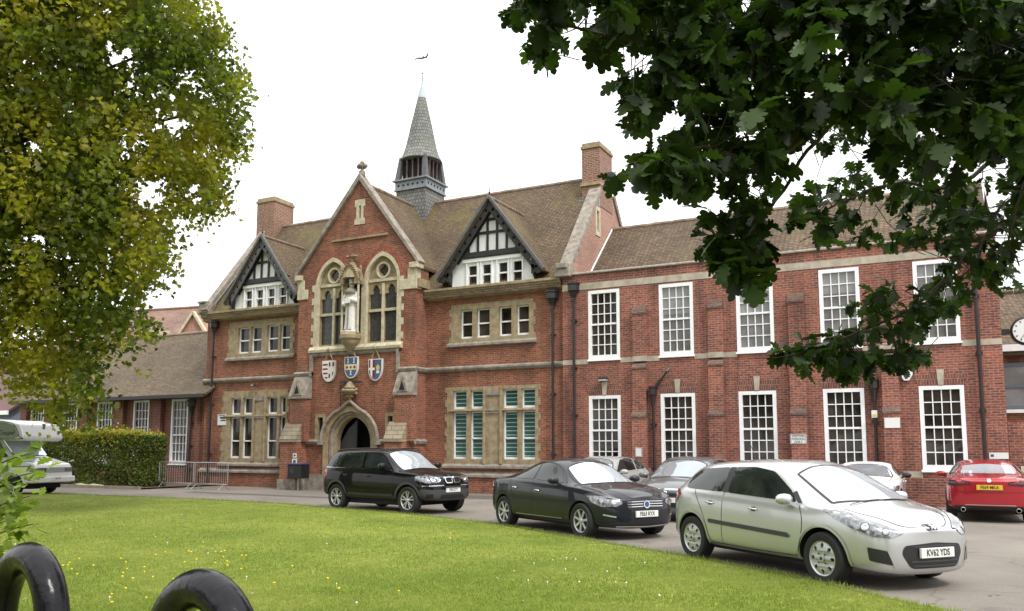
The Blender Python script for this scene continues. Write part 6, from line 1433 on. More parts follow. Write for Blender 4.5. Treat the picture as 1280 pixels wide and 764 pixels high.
# clock on a bracket at the wing's corner
t = empty('wall_clock', (2.16, .15, 5.06)); tag(t, 'round white clock on an iron bracket at the right end of the wing', 'clock')
MB().lathe([(.36, .14), (.41, .11), (.41, -.11), (.36, -.15), (.345, -.13)], n=40, axis='y').build('case', 'iron', t, smooth='auto')
MB().lathe([(.352, -.12), (.352, -.135), (0, -.135)], n=40, axis='y').build('dial', 'sign_white', t)
b = MB()
for k in range(12): a = 2*math.pi*k/12; b.beam((.27*math.sin(a), -.138, .27*math.cos(a)), (.32*math.sin(a), -.138, .32*math.cos(a)), .006, .03, (math.cos(a), 0, -math.sin(a)))
b.build('hour_mark', 'ink', t)
MB().beam((0, -.142, 0), (.27*math.sin(R(215)), -.142, .27*math.cos(R(215))), .006, .024, (0, 1, 0)).build('minute_hand', 'lamp_red', t); MB().beam((0, -.146, 0), (.19*math.sin(R(205)), -.146, .19*math.cos(R(205))), .006, .035, (0, 1, 0)).build('hour_hand', 'ink', t)
MB().box(-.70, -.42, -.05, .05, -.08, .08).tube([(-.66, 0, -.3), (-.66, 0, .3)], .025, 8).build('bracket', 'iron', t)
# ------------------------------------------------------------------ hooped iron railing close to the camera
M['gloss_black'] = plain('gloss_black_enamel', (.006, .006, .008), .22, spec=.25, var=.5, vscale=60, bump=.1)
hr = empty('hooped_railing'); tag(hr, 'thick glossy black hooped railing close to the camera at the bottom left', 'railing')
p1 = at(38, 680, 1.5); p2 = at(256, 712, 1.17); dd = (p1-p2); dd.z = 0; dl = dd.length; dd.normalize()
ztop = (p1.z+p2.z)/2-.025
hr.location = (p2.x, p2.y, 0); hr.rotation_euler = (0, 0, math.atan2(dd.y, dd.x))
for k in range(-1, 4):
    cx = k*dl; rc = .104
    path = [(cx-rc, 0, .35)]+[(cx-rc*math.cos(a), 0, ztop-rc*1.15+rc*1.15*math.sin(a)) for a in [R(9*j) for j in range(21)]]+[(cx+rc, 0, .35)]
    MB().tube(path, .0275, 24).build('hoop', 'gloss_black', hr, smooth=True)
MB().box(-dl*1.5, dl*3.5, -.03, .03, .30, .38).build('rail', 'gloss_black', hr, bevel=.008)
for k in (-1.5, 3.5): MB().box(k*dl-.03, k*dl+.03, -.03, .03, 0, .5).build('post', 'gloss_black', hr, bevel=.006)
# ------------------------------------------------------------------ foliage
def leafmat(name, c, var=.35, trans=.25, rough=.5, hue2=None, spec=.3, patch=None, pscale=.5, plo=.45, phi=.62):
    m, nt, b = newmat(name); oi = nn(nt, 'ShaderNodeNewGeometry')
    r = nn(nt, 'ShaderNodeValToRGB'); L(nt, oi.outputs['Random Per Island'], r.inputs[0]); e = r.color_ramp.elements
    e[0].position = 0; e[0].color = (*[x*(1-var) for x in c], 1); e[1].position = 1; e[1].color = (*(hue2 or [x*(1+var) for x in c]), 1)
    col = r.outputs[0]
    if patch:
        pn = nn(nt, 'ShaderNodeTexNoise'); pn.inputs['Scale'].default_value = pscale; pn.inputs['Detail'].default_value = 4; L(nt, oi.outputs['Position'], pn.inputs['Vector'])
        pr = nn(nt, 'ShaderNodeMapRange'); pr.inputs[1].default_value = plo; pr.inputs[2].default_value = phi; pr.inputs[3].default_value = 0; pr.inputs[4].default_value = .8; L(nt, pn.outputs[0], pr.inputs[0])
        pm = nn(nt, 'ShaderNodeMix', data_type='RGBA'); L(nt, pr.outputs[0], pm.inputs[0]); L(nt, col, pm.inputs[6]); pm.inputs[7].default_value = (*patch, 1); col = pm.outputs[2]
    L(nt, col, b.inputs['Base Color']); b.inputs['Roughness'].default_value = rough; b.inputs['Specular IOR Level'].default_value = spec
    tr = nn(nt, 'ShaderNodeBsdfTranslucent'); sc = nn(nt, 'ShaderNodeMix', data_type='RGBA', blend_type='MULTIPLY'); sc.inputs[0].default_value = 1; L(nt, col, sc.inputs[6]); sc.inputs[7].default_value = (1.25, 1.5, .6, 1)
    L(nt, sc.outputs[2], tr.inputs[0]); ms = nn(nt, 'ShaderNodeMixShader'); ms.inputs[0].default_value = trans
    L(nt, b.outputs[0], ms.inputs[1]); L(nt, tr.outputs[0], ms.inputs[2]); L(nt, ms.outputs[0], nt.nodes['Material Output'].inputs[0]); return m
M['plane_leaf'] = leafmat('plane_leaf', (.055, .095, .016), .5, .50, hue2=(.17, .21, .028), patch=(.40, .34, .035), pscale=.5, plo=.46, phi=.64)
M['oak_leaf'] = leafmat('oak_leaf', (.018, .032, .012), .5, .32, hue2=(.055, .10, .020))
M['sprig_leaf'] = leafmat('bright_oak_leaf', (.13, .20, .03), .35, .4, hue2=(.28, .34, .07))
M['hedge_leaf'] = leafmat('beech_leaf', (.070, .105, .020), .4, .35, hue2=(.17, .21, .04)); M['hedge_top'] = leafmat('young_beech_leaf', (.30, .28, .04), .3, .4, hue2=(.52, .44, .09))
M['bark'] = plain('bark', (.055, .045, .035), .9, var=.4, vscale=6, bump=.6); M['twig'] = plain('twig', (.035, .028, .022), .8)
M['grass_blade'] = leafmat('grass_blade', (.185, .24, .042), .22, .5, hue2=(.27, .315, .09), patch=(.34, .34, .12), pscale=.6, plo=.46, phi=.68)
OAK = np.array([(0, 0), (.10, .07), (.13, .16), (.25, .20), (.24, .27), (.16, .33), (.30, .38), (.38, .46), (.33, .54), (.20, .55), (.33, .64), (.34, .74), (.24, .79), (.13, .77), (.17, .88), (.09, .96), (0, 1.0),
     (-.09, .96), (-.17, .88), (-.13, .77), (-.24, .79), (-.34, .74), (-.33, .64), (-.20, .55), (-.33, .54), (-.38, .46), (-.30, .38), (-.16, .33), (-.24, .27), (-.25, .20), (-.13, .16), (-.10, .07)])
MAPLE = np.array([(0, 0), (.28, .02), (.50, .22), (.30, .34), (.34, .66), (.12, .58), (0, 1.0), (-.12, .58), (-.34, .66), (-.30, .34), (-.50, .22), (-.28, .02)])
OVAL = np.array([(0, 0), (.26, .22), (.30, .55), (.0, 1.0), (-.30, .55), (-.26, .22)])
def leaves(name, mat, parent, pos, dirs, nrm, size, shape, curl=.12):
    """pos, dirs (leaf axis), nrm (approximate normal) as (n,3); size (n,). One ngon per half leaf is avoided: each leaf is one face"""
    n = len(pos); k = len(shape); d = dirs/np.linalg.norm(dirs, axis=1, keepdims=True)
    s = np.cross(d, nrm); s /= (np.linalg.norm(s, axis=1, keepdims=True)+1e-9); u = np.cross(s, d)
    sx, sy = shape[:, 0], shape[:, 1]; cz = -curl*(sy**2)+np.abs(sx)*RNG.uniform(-.25, .45, (n, 1))
    V = pos[:, None, :]+size[:, None, None]*(s[:, None, :]*sx[None, :, None]+d[:, None, :]*sy[None, :, None]+u[:, None, :]*cz[:, :, None])
    me = bpy.data.meshes.new(name); me.vertices.add(n*k); me.vertices.foreach_set('co', V.reshape(-1).astype(np.float32))
    me.loops.add(n*k); me.loops.foreach_set('vertex_index', np.arange(n*k, dtype=np.int32)); me.polygons.add(n); me.polygons.foreach_set('loop_start', np.arange(0, n*k, k, dtype=np.int32))
    try: me.polygons.foreach_set('loop_total', np.full(n, k, dtype=np.int32))
    except Exception: pass
    me.update(calc_edges=True); me.materials.append(M[mat]); o = bpy.data.objects.new(name, me); COL.objects.link(o); o.parent = parent
    if parent is not None: o.matrix_parent_inverse = Matrix.Translation(-parent.location)
    return o
def rnd_dir(n, up=0.): v = RNG.normal(size=(n, 3)); v /= np.linalg.norm(v, axis=1, keepdims=True); v[:, 2] += up; return v
def in_poly(px, poly):
    x, y = px[:, 0], px[:, 1]; c = np.zeros(len(px), bool); j = len(poly)-1
    for i in range(len(poly)):
        xi, yi = poly[i]; xj, yj = poly[j]
        m = ((yi > y) != (yj > y)); xx = (xj-xi)*(y-yi)/((yj-yi) if yj != yi else 1e-9)+xi; c ^= m & (x < xx); j = i
    return c
def unproj(px, depth):
    r, u, f, c = (np.array(v) for v in (RV, UV, FV, CAMP))
    return c+(f[None]*F+r[None]*(px[:, :1]-640)-u[None]*(px[:, 1:]-CY))*(depth[:, None]/F)
def proj(P):
    r, u, f, c = (np.array(v) for v in (RV, UV, FV, CAMP)); d = P-c; z = d@f; return np.stack([640+F*(d@r)/z, CY-F*(d@u)/z], 1), z
def limb(b, pts, r0, r1, n=8, wob=.0):
    P = smooth_path(pts, 5); m = len(P)
    b.tube([p+Vector(RNG.normal(0, wob, 3)) for p in P], [r0+(r1-r0)*i/(m-1) for i in range(m)], n)
# ---- the big plane tree on the left
def plane_tree():
    base = at(-260, 640, 23); base.z = 0
    t = empty('plane_tree', base); tag(t, 'big yellow-green plane tree whose crown fills the upper left of the view', 'tree')
    dz = 23.
    poly = [(-420, -260), (150, -260), (215, -30), (262, 25), (300, 120), (306, 160), (282, 215), (262, 262), (238, 278), (214, 300), (190, 318), (182, 350), (178, 395), (163, 425), (152, 408), (148, 445), (118, 470), (100, 520), (86, 532), (66, 500), (74, 470), (52, 455), (44, 492), (30, 500), (18, 470), (10, 425), (-40, 440), (-120, 470), (-420, 430)]
    holes_ = [((152, 70), 26, 13), ((163, 108), 13, 8), ((213, 152), 26, 14), ((232, 98), 13, 14), ((185, 237), 24, 20), ((160, 185), 16, 14), ((40, 180), 12, 10), ((48, 298), 15, 9), ((90, 325), 14, 10), ((155, 372), 12, 12), ((240, 240), 14, 14), ((226, 280), 14, 12), ((78, 77), 9, 8), ((205, 115), 14, 10), ((265, 190), 10, 10), ((135, 330), 8, 12), ((8, 330), 9, 8), ((38, 415), 8, 10)]
    ns = 12500
    px = np.stack([RNG.uniform(-420, 310, ns*3), RNG.uniform(-260, 535, ns*3)], 1)
    wob = lambda q: q+np.stack([9*np.sin(q[:, 1]*.09+q[:, 0]*.03)+6*np.sin(q[:, 1]*.23+1)+RNG.normal(0, 5, len(q)), 9*np.sin(q[:, 0]*.08+q[:, 1]*.04)+5*np.sin(q[:, 0]*.21)+RNG.normal(0, 4, len(q))], 1)
    keep = in_poly(wob(px), poly)
    hw_ = lambda q: q+np.stack([7*np.sin(q[:, 1]*.31+q[:, 0]*.11)+4*np.sin(q[:, 1]*.7), 6*np.sin(q[:, 0]*.27+q[:, 1]*.13)+4*np.sin(q[:, 0]*.61)], 1); pw = hw_(px)
    # irregular edge and many gaps
    for (c, a, b_) in holes_: keep &= (((pw[:, 0]-c[0])/a)**2+((pw[:, 1]-c[1])/b_)**2) > RNG.uniform(.6, 1.1, len(px))
    keep &= (RNG.random(len(px)) < np.where(px[:, 1] > 405, .5, 1.0))
    px = px[keep][:ns]
    hang = np.clip((px[:, 1]-250)/270, 0, 1); rim = np.clip((px[:, 0]-150)/150, 0, 1)
    depth = dz+RNG.uniform(-4.2, 3.2, len(px))*(1-.55*np.maximum(hang, rim))-hang*1.2
    C = unproj(px, depth)
    # leaves gather on short drooping sprays
    per = 17; n = len(C)*per
    axis = RNG.normal(size=(len(C), 3)); axis[:, 2] = -np.abs(axis[:, 2])*.9-.15; axis /= np.linalg.norm(axis, axis=1, keepdims=True)
    tt = RNG.uniform(0, 1, (len(C), per)); L_ = RNG.uniform(.35, .85, (len(C), 1, 1))
    P = C[:, None, :]+axis[:, None, :]*tt[:, :, None]*L_+RNG.normal(0, .13, (len(C), per, 3)); P = P.reshape(-1, 3)
    q, _ = proj(P); q = hw_(q); k = np.ones(len(P), bool)
    for (c, a, b_) in holes_: k &= (((q[:, 0]-c[0])/a)**2+((q[:, 1]-c[1])/b_)**2) > RNG.uniform(.3, .8, len(P))
    P = P[k]; n = len(P)
    d = rnd_dir(n, -.45); nr = rnd_dir(n, .9)
    # side towards the open sky is yellower: two crown parts of different leaf age
    yl = RNG.random(n) < np.clip(.32+.25*np.sin(P[:, 0]*1.1+P[:, 2]*.9), .05, .7)
    leaves('crown', 'plane_leaf', t, P, d, nr, RNG.uniform(.10, .18, n), MAPLE)
    # shaded inner leaves at the back of the crown
    pk = np.stack([RNG.uniform(-420, 285, 40000), RNG.uniform(-260, 440, 40000)], 1); kk = in_poly(pk, poly)
    for (c, a, b_) in holes_: kk &= (((pk[:, 0]-c[0])/(a*1.7))**2+((pk[:, 1]-c[1])/(b_*1.7))**2) > 1
    kk &= (pk[:, 0] < 235-.55*np.clip(pk[:, 1]-150, 0, 400)) & (pk[:, 1] < 375); pk = pk[kk][:9000]; Q = unproj(pk, dz+RNG.uniform(2.2, 4.5, len(pk)))
    leaves('inner_crown', 'plane_leaf', t, Q, rnd_dir(len(Q), -.3), rnd_dir(len(Q), .3), RNG.uniform(.22, .36, len(Q)), MAPLE)
    b = MB(); limb(b, [base, base+Vector((.15, 0, 2.5)), base+Vector((.3, .1, 5)), base+Vector((.2, 0, 9)), base+Vector((0, 0, 14))], .55, .14, 12)
    o = b.build('trunk', 'bark', t, smooth=True); o.matrix_parent_inverse = Matrix.Translation(-base)
    bb = MB()
    for (tx, ty, z0, dd_) in ((200, 60, 6, 22), (280, 130, 5, 23), (230, 210, 4.5, 22), (150, 330, 4, 21.5), (90, 420, 3.6, 21), (30, 400, 3.6, 22), (120, 150, 6, 24), (60, -40, 8, 23), (140, 250, 5, 23.5), (190, 130, 6, 21.5)):
        e = at(tx, ty, dd_); s = base+Vector((.2, 0, z0)); m1 = s.lerp(e, .35)+Vector((0, 0, 1.4)); m2 = s.lerp(e, .7)+Vector((0, 0, .9))
        limb(bb, [s, m1, m2, e], .13, .022, 6, .03)
        for k in range(7):
            a = m1.lerp(m2, RNG.random()) if k < 3 else m2.lerp(e, RNG.random()); f_ = a+Vector(RNG.normal(0, .34, 3))+Vector((0, 0, -.3)); limb(bb, [a, a.lerp(f_, .5)+Vector(RNG.normal(0, .1, 3)), f_], .03, .008, 5)
    o = bb.build('limb', 'bark', t, smooth=True); o.matrix_parent_inverse = Matrix.Translation(-base)
    # fine twigs
    tw = MB(); idx = RNG.choice(len(C), 420, replace=False)
    for i in idx: tw.tube([C[i]-axis[i]*.25, C[i]+axis[i]*.25, C[i]+axis[i]*.6], [.012, .008, .004], 3, cap=False)
    o = tw.build('twig', 'twig', t); o['kind'] = 'stuff'; o.matrix_parent_inverse = Matrix.Translation(-base)
plane_tree()
# ---- the oak overhead on the right, very close
def oak_tree():
    base = at(2150, 640, 4.2); base.z = 0
    t = empty('oak_tree', base); tag(t, 'dark oak whose lobed leaves hang close overhead across the upper right', 'tree')
    # branch skeletons as photo position + distance
    B = {'a': [(1500, -120, 3.6), (1180, -10, 3.3), (960, 60, 3.1), (800, 50, 3.0), (700, 30, 2.9), (640, 10, 2.9)],
         'b': [(1500, -120, 3.6), (1250, 60, 3.4), (1080, 120, 3.2), (960, 200, 3.1), (880, 185, 3.0), (785, 205, 3.0)],
         'c': [(1080, 120, 3.2), (1010, 190, 3.6), (960, 265, 3.4), (925, 300, 3.3), (905, 335, 3.3)],
         'd': [(1500, -40, 4.6), (1290, 150, 4.5), (1200, 230, 4.3), (1110, 230, 4.3), (1010, 275, 4.2)],
         'e': [(1500, 60, 4.8), (1320, 230, 4.6), (1220, 310, 4.4), (1160, 370, 4.3), (1100, 405, 4.2), (985, 445, 4.2)],
         'f': [(1320, 230, 4.6), (1250, 260, 4.4), (1220, 330, 4.2), (1195, 345, 4.2)], 'g': [(1110, 390, 4.2), (1120, 440, 4.2), (1128, 460, 4.2)], 'h': [(1320, 100, 4.4), (1290, 200, 4.0), (1262, 290, 4.0), (1275, 330, 4)]}
    bb = MB(); SK = {}
    for k, pts in B.items():
        P = [at(*p) for p in pts]; SK[k] = smooth_path(P, 8); r0 = .018 if k in 'bde' else .010
        limb(bb, P, r0, .0035, 8, .004)
    o = bb.build('branch', 'bark', t, smooth=True); o.matrix_parent_inverse = Matrix.Translation(-base)
    tk = MB(); limb(tk, [base, base+Vector((.05, 0, 1.4)), base+Vector((.0, .1, 2.6)), base+Vector((0, 0, 5.5))], .34, .16, 14)
    for k in ('a', 'd', 'e'):
        e = at(*B[k][0]); s = base+Vector((0, 0, 2.6)); limb(tk, [s, s.lerp(e, .5)+Vector((0, 0, .3)), e], .11, .024, 10)
    o = tk.build('trunk', 'bark', t, smooth=True); o.matrix_parent_inverse = Matrix.Translation(-base)
    # foliage zones (photo outline, distance range, number of leaf clusters)
    Z = [([(640, -60), (1400, -60), (1400, 250), (1290, 190), (1240, 200), (1180, 190), (1110, 215), (1080, 165), (1020, 155), (965, 215), (925, 225), (880, 228), (850, 232), (800, 222), (762, 225), (760, 205), (808, 190), (835, 175), (800, 160), (790, 135), (810, 120), (770, 110), (765, 70), (735, 60), (700, 55), (690, 75), (660, 60), (690, 25), (650, 10)], 2.75, 3.9, 510, 1.05),
         ([(980, -80), (1400, -80), (1400, 200), (1180, 165), (1080, 140), (990, 110)], 2.7, 3.9, 150, 1.1),
         ([(960, 120), (1400, 60), (1400, 330), (1290, 290), (1260, 270), (1220, 300), (1180, 270), (1160, 290), (1110, 250), (1080, 300), (1030, 310), (990, 275), (1000, 235), (1060, 205), (1010, 195), (965, 180)], 3.9, 5.0, 185, .95),
         ([(948, 150), (975, 175), (962, 235), (945, 280), (925, 262), (905, 235), (935, 200)], 3.2, 3.6, 14, .9),
         ([(868, 285), (905, 262), (935, 268), (950, 300), (950, 342), (925, 352), (900, 330), (880, 310)], 3.2, 3.5, 26, 1.1),
         ([(1100, 300), (1160, 285), (1200, 250), (1265, 290), (1262, 350), (1230, 372), (1200, 372), (1185, 415), (1150, 430), (1180, 470), (1130, 470), (1090, 455), (1060, 468), (1020, 450), (980, 452), (1005, 435), (1050, 400), (1040, 375), (1090, 360), (1130, 345), (1140, 320)], 4.0, 4.8, 110, .85), ([(968, 440), (985, 425), (1020, 420), (1060, 425), (1075, 455), (1040, 465), (1000, 455)], 4.15, 4.5, 22, .8),
         ([(1258, 210), (1300, 190), (1300, 330), (1262, 310)], 3.9, 4.5, 22, .9)]
    Z.append(([(690, 18), (980, -10), (980, 215), (850, 228), (765, 225), (808, 190), (835, 172), (795, 140), (770, 110), (735, 62), (690, 75), (665, 55)], 2.9, 3.6, 120, .95)); Z.append(([(590, -10), (720, -20), (720, 22), (650, 18)], 2.8, 3.1, 9, .8))
    sky_ = [((742, 20), 24, 9), ((720, 45), 16, 8), ((800, 75), 20, 14), ((840, 150), 16, 16), ((880, 185), 8, 10), ((925, 165), 12, 10), ((1005, 195), 30, 12), ((980, 225), 14, 12), ((1070, 190), 14, 10), ((1165, 165), 24, 6), ((1190, 95), 14, 9), ((765, 90), 9, 7), ((1110, 45), 9, 6), ((1240, 140), 9, 6), ((1080, 255), 24, 8), ((1225, 205), 26, 9), ((1245, 245), 14, 14), ((945, 240), 9, 9), ((1140, 335), 26, 20), ((1215, 395), 22, 14)]
    AP_, AD, AN, AS = [], [], [], []; tw = MB()
    allsk = [(p, k) for k, v_ in SK.items() for p in v_]; skn = np.array([tuple(p) for p, _ in allsk])
    for poly, d0, d1, cnt, sc in Z:
        px = np.stack([RNG.uniform(min(p[0] for p in poly), max(p[0] for p in poly), cnt*8), RNG.uniform(min(p[1] for p in poly), max(p[1] for p in poly), cnt*8)], 1)
        ok = in_poly(px, poly)
        for (c, a, b_) in sky_: ok &= (((px[:, 0]-c[0])/(a*1.45))**2+((px[:, 1]-c[1])/(b_*1.45))**2) > 1
        px = px[ok][:cnt]; C = unproj(px, RNG.uniform(d0, d1, len(px)))
        for c in C:
            j = int(np.argmin(((skn-c)**2).sum(1))); s = skn[j]; gap = np.linalg.norm(s-c)
            ax = (c-s)/(gap+1e-6) if gap > .05 else rnd_dir(1)[0]; ax = ax+RNG.normal(0, .35, 3); ax[2] -= .25; ax /= np.linalg.norm(ax)
            if gap < .30: tw.tube([s, (s+c)/2+RNG.normal(0, .02, 3), c, c+ax*.06], [.0028, .0022, .0016, .001], 5, cap=False)
            else: tw.tube([c-ax*.22+RNG.normal(0, .02, 3), c-ax*.1, c, c+ax*.06], [.0024, .002, .0016, .001], 5, cap=False)
            m = RNG.integers(7, 11)
            for i in range(m):
                a = 2*math.pi*(i+RNG.random()*.6)/m; o1 = np.cross(ax, [0, 0, 1.]); o1 /= (np.linalg.norm(o1)+1e-6); o2 = np.cross(o1, ax)
                ld = ax*RNG.uniform(.1, .9)+(o1*math.cos(a)+o2*math.sin(a))*RNG.uniform(.6, 1.0); ld[2] -= RNG.uniform(.0, .5)
                AP_.append(c+ax*RNG.uniform(-.06, .05)); AD.append(ld); nr = np.array([0, 0, 1.])+RNG.normal(0, .45, 3); AN.append(nr); AS.append(RNG.uniform(.048, .108)*sc)
    AP_, AD, AN, AS = map(np.array, (AP_, AD, AN, AS))
    # keep the sky gaps
    tip = AP_+AD/np.linalg.norm(AD, axis=1, keepdims=True)*AS[:, None]*.6; q, _ = proj(tip); k = np.ones(len(q), bool)
    for (c, a, b_) in sky_: k &= (((q[:, 0]-c[0])/a)**2+((q[:, 1]-c[1])/b_)**2) > RNG.uniform(.5, 1.0, len(q))
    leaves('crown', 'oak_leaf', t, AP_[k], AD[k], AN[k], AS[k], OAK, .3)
    o = tw.build('twig', 'twig', t, smooth=True); o['kind'] = 'stuff'; o.matrix_parent_inverse = Matrix.Translation(-base)
oak_tree()
# ---- unseen trees added behind the camera to darken what glass and car paint mirror
def unseen_dimming_tree(x, y, h, r, label):
    t = empty('unseen_dimming_tree', (x, y, 0)); tag(t, label, 'tree', 'unseen trees added behind the camera to darken reflections')
    MB().tube([(0, 0, 0), (.1, 0, h*.35), (0, .1, h*.7)], [.3, .22, .08], 10).build('trunk', 'bark', t, smooth=True)
    n = 2600; d = RNG.normal(size=(n, 3)); d /= np.linalg.norm(d, axis=1, keepdims=True); q = d*(RNG.random((n, 1))**.4)*np.array([r, r, h*.42])+np.array([x, y, h*.6])
    leaves('crown', 'hedge_leaf', t, q, rnd_dir(n, -.3), rnd_dir(n, .5), RNG.uniform(.5, .9, n), MAPLE)
for i, (x, y, h, r) in enumerate(((-24, -52, 12, 6), (-11, -50, 11, 6), (1, -51, 12, 6.5), (14, -50, 12, 6), (26, -46, 11, 6), (-38, -48, 12, 6.5))):
    unseen_dimming_tree(x, y, h, r, 'broad unseen tree added behind the camera to darken reflections, number %s from the left along the road' % ['two', 'three', 'four', 'five', 'six', 'one'][i])
# ---- sapling sprig at the left edge
def sapling():
    base = at(-45, 764, 4.6); base.z = .04
    t = empty('oak_sapling', base); tag(t, 'bright green oak sapling leaning in at the left edge in front of the camper van', 'sapling')
    tips = [(-10, 560), (42, 566), (45, 590), (20, 600), (10, 650), (42, 655), (28, 640), (-5, 690), (30, 690), (-30, 600), (-30, 650), (38, 620), (12, 575)]
    b = MB(); top = at(-40, 540, 4.6); limb(b, [base, base+Vector((.02, 0, .6)), top], .016, .007, 8); P, Dd, N_, S = [], [], [], []
    for (x, y) in tips:
        e = at(x, y, RNG.uniform(4.3, 4.9)); k = min(.9, max(.2, (e.z-base.z)/(top.z-base.z)-.12)); s = base.lerp(top, k); limb(b, [s, s.lerp(e, .5)+Vector((0, 0, .04)), e], .006, .002, 5)
        for i in range(17):
            q = np.array(s.lerp(e, RNG.uniform(.5, 1.04)))+RNG.normal(0, .028, 3); P.append(q); dd_ = np.array(e-s)+RNG.normal(0, .25, 3); Dd.append(dd_); N_.append(np.array([0, 0, 1])+RNG.normal(0, .5, 3)); S.append(RNG.uniform(.045, .09))
    o = b.build('stem', 'twig', t, smooth=True); o.matrix_parent_inverse = Matrix.Translation(-base)
    leaves('foliage', 'sprig_leaf', t, np.array(P), np.array(Dd), np.array(N_), np.array(S), OAK)
sapling()
# ---- beech hedge
def hedge():
    x0, x1, y0, y1, z1 = -37.4, -30.05, -3.75, -2.35, 2.2
    t = empty('beech_hedge', ((x0+x1)/2, (y0+y1)/2, 0)); tag(t, 'clipped beech hedge with pale yellow new growth along its top, before the annex', 'hedge')
    n = 30000; P = np.stack([RNG.uniform(x0, x1, n), RNG.uniform(y0, y1, n), RNG.uniform(.02, z1, n)], 1)
    # push towards the faces
    f = RNG.random(n); P[f < .55, 1] = y0+RNG.exponential(.10, (f < .55).sum()); k = (f > .55) & (f < .72); P[k, 0] = x1-RNG.exponential(.1, k.sum()); k = (f > .72) & (f < .8); P[k, 0] = x0+RNG.exponential(.1, k.sum()); k = f > .8; P[k, 2] = z1-RNG.exponential(.1, k.sum())
    P[:, 1] += .06*np.sin(P[:, 0]*3.1)+.05*np.sin(P[:, 2]*5+P[:, 0]); P[:, 0] += .08*np.sin(P[:, 2]*4)*(P[:, 0] > x1-.6)
    P = P[(P[:, 2] > 0)]; n = len(P); d = rnd_dir(n, -.3); nr = rnd_dir(n, .2); nr[:, 1] -= .8
    leaves('foliage', 'hedge_leaf', t, P, d, nr, RNG.uniform(.07, .12, n), OVAL)
    n = 8200; P = np.stack([RNG.uniform(x0, x1, n), np.where(RNG.random(n) < .5, y0-.05+RNG.exponential(.08, n), RNG.uniform(y0-.05, y1, n)), z1+.04+RNG.exponential(.06, n)+.03*np.sin(RNG.uniform(0, 60, n))], 1); P[:, 2] -= (RNG.random(n) < .55)*RNG.exponential(.16, n)
    P[:, 2] += .05*np.sin(P[:, 0]*2.3)
    leaves('new_growth', 'hedge_top', t, P, rnd_dir(n, .9), rnd_dir(n, .5), RNG.uniform(.06, .11, n), OVAL)
    b = MB()
    for k in range(12): x = x0+.4+k*.6; b.tube([(x, -3.0, 0), (x+.1, -3.05, .8), (x-.05, -3.0, 1.9)], [.03, .02, .008], 6)
    o = b.build('stem', 'twig', t); o.matrix_parent_inverse = Matrix.Translation(-t.location)
    MB().box(x0+.4-t.location.x, x1-.4-t.location.x, .35-.35, .5, .2, 1.8)
hedge()
# ---- grass blades and lawn flowers
def grass():
    n = 230000; px = np.stack([RNG.uniform(-60, 1180, n*2), 600+(RNG.random(n*2)**.85)*260], 1)
    r, u, f, c = (np.array(v) for v in (RV, UV, FV, CAMP)); d = f[None]*F+r[None]*(px[:, :1]-640)-u[None]*(px[:, 1:]-CY)
    ok = d[:, 2] < -1; px, d = px[ok], d[ok]; P = c+d*((.045-H)/d[:, 2])[:, None]
    ok = in_poly(P[:, :2], lawn_poly) & (np.hypot(P[:, 0]-c[0], P[:, 1]-c[1]) < 30); P = P[ok][:n]; n = len(P)
    h = RNG.uniform(.014, .036, n); a = RNG.uniform(0, 6.28, n); w_ = RNG.uniform(.003, .006, n)*(1+np.hypot(P[:, 0]-c[0], P[:, 1]-c[1])/14)
    lean = RNG.normal(0, .5, (n, 2))*h[:, None]
    V = np.zeros((n, 3, 3)); V[:, 0] = P; V[:, 1] = P; V[:, 0, 0] -= np.cos(a)*w_; V[:, 0, 1] -= np.sin(a)*w_; V[:, 1, 0] += np.cos(a)*w_; V[:, 1, 1] += np.sin(a)*w_; V[:, 2] = P; V[:, 2, :2] += lean; V[:, 2, 2] += h; V[:, :2, 2] -= .01
    me = bpy.data.meshes.new('grass'); me.vertices.add(n*3); me.vertices.foreach_set('co', V.reshape(-1).astype(np.float32)); me.loops.add(n*3); me.loops.foreach_set('vertex_index', np.arange(n*3, dtype=np.int32)); me.polygons.add(n); me.polygons.foreach_set('loop_start', np.arange(0, n*3, 3, dtype=np.int32))
    me.update(calc_edges=True); me.materials.append(M['grass_blade']); o = bpy.data.objects.new('grass', me); COL.objects.link(o); tag(o, 'short mown grass blades over the whole lawn', 'grass', kind='stuff')
grass()
M['daisy'] = plain('daisy_white', (.75, .74, .70), .6); M['dandelion'] = plain('dandelion_yellow', (.75, .55, .02), .6)
def flowers(name, mat, pts, label, r=.02, z=.075):
    b = MB()
    for p in pts:
        rr = r*RNG.uniform(.7, 1.2); b.lathe([(0, -.008), (rr*.8, -.004), (rr, .004), (rr*.5, .010), (0, .012)], (p[0], p[1], z+RNG.uniform(-.01, .015)), 7).tube([(p[0], p[1], .03), (p[0], p[1], z)], .002, 3, cap=False)
    o = b.build(name, mat); tag(o, label, 'flowers', kind='stuff')
pd = [(RNG.uniform(0, 900), RNG.uniform(632, 762)) for _ in range(26)]; pd += [(RNG.normal(760, 60), RNG.normal(715, 12)) for _ in range(12)]
pd = [tuple(ground_at(*q, .045))[:2] for q in pd]; pd = [q for q in pd if in_poly(np.array([q]), lawn_poly)[0]]
flowers('daisies', 'daisy', pd, 'small white daisies scattered through the lawn', .011)
py = [(RNG.normal(150, 60), RNG.normal(715, 22)) for _ in range(30)]+[(RNG.normal(255, 30), RNG.normal(700, 10)) for _ in range(14)]+[(RNG.uniform(0, 700), RNG.uniform(660, 762)) for _ in range(12)]
py = [tuple(ground_at(*q, .045))[:2] for q in py if q[1] < 790 and q[1] > 650]
flowers('dandelions', 'dandelion', py, 'yellow dandelion heads gathered in the lawn near the hoops', .016)
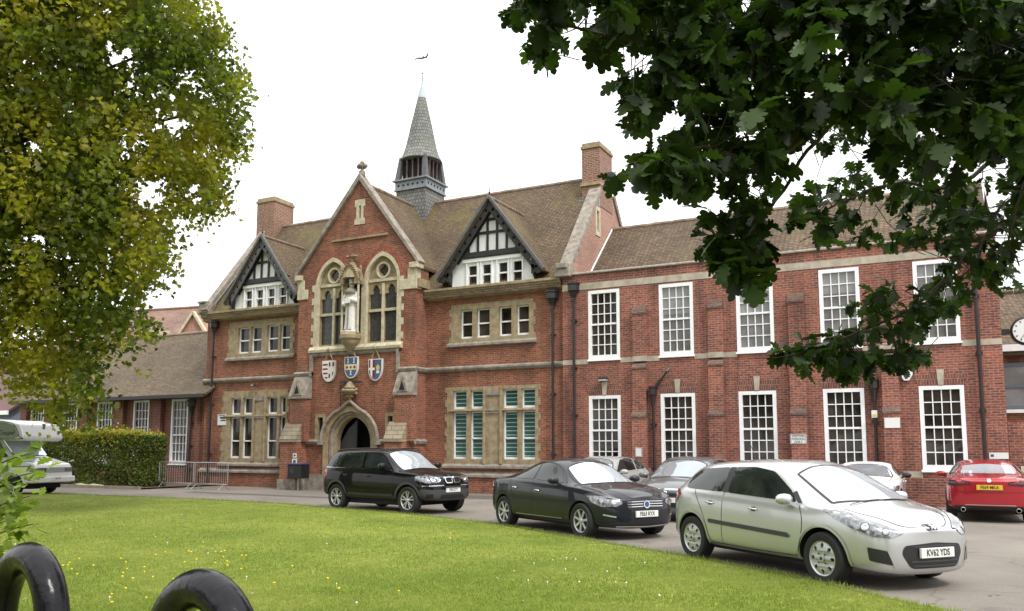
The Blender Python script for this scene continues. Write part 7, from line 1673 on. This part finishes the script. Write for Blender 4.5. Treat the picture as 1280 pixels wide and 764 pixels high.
# litter of stones by the hedge
for (x, y, l_) in ((-33.2, -3.95, 'pale broken slab lying in the bed before the hedge, left one'), (-32.2, -4.0, 'pale broken slab lying in the bed before the hedge, right one')):
    t = MB().box(-.35, .35, -.12, .12, 0, .07).build('slab', 'stone_pale', None, bevel=.02); t.location = (x, y, .06); t.rotation_euler = (.1, .08, RNG.uniform(-.3, .3)); tag(t, l_, 'slab')

# ragged tufts along the edge of the lawn, fallen leaves on grass and drive
def edge_tufts():
    P = []
    for (x0, y0), (x1, y1) in zip(EDGE[2:], EDGE[3:]):
        L_ = math.hypot(x1-x0, y1-y0); m = int(L_*260); t = RNG.random(m); nx, ny = (y1-y0)/L_, -(x1-x0)/L_
        off = RNG.normal(-.01, .028, m); P.append(np.stack([x0+(x1-x0)*t-nx*off*-1, y0+(y1-y0)*t-ny*off*-1, np.full(m, .03)], 1))
    P = np.concatenate(P); n = len(P); h = RNG.uniform(.02, .085, n); a = RNG.uniform(0, 6.28, n); w_ = RNG.uniform(.004, .008, n); V = np.zeros((n, 3, 3)); V[:, 0] = P; V[:, 1] = P
    V[:, 0, 0] -= np.cos(a)*w_; V[:, 0, 1] -= np.sin(a)*w_; V[:, 1, 0] += np.cos(a)*w_; V[:, 1, 1] += np.sin(a)*w_; V[:, 2] = P; V[:, 2, :2] += RNG.normal(0, .6, (n, 2))*h[:, None]; V[:, 2, 2] += h
    me = bpy.data.meshes.new('edge_grass'); me.from_pydata(V.reshape(-1, 3).tolist(), [], [(3*i, 3*i+1, 3*i+2) for i in range(n)]); me.materials.append(M['grass_blade'])
    o = bpy.data.objects.new('edge_grass', me); COL.objects.link(o); tag(o, 'longer grass straggling over the stone edging of the lawn', 'grass', kind='stuff')
edge_tufts()
M['dead_leaf'] = leafmat('dead_leaf', (.20, .12, .04), .5, .1, hue2=(.34, .26, .10))
px = [(RNG.uniform(0, 1250), RNG.uniform(622, 764)) for _ in range(170)]; Q = np.array([tuple(ground_at(x, y, .0)) for x, y in px]); inl = in_poly(Q[:, :2], lawn_poly); Q[:, 2] = np.where(inl, .075, .012)
o = leaves('fallen_leaves', 'dead_leaf', None, Q, rnd_dir(len(Q))*np.array([1, 1, .1]), np.tile([0, 0, 1.], (len(Q), 1)), RNG.uniform(.03, .06, len(Q)), MAPLE); tag(o, 'a few dry fallen leaves on the lawn and drive', 'fallen leaves', kind='stuff')
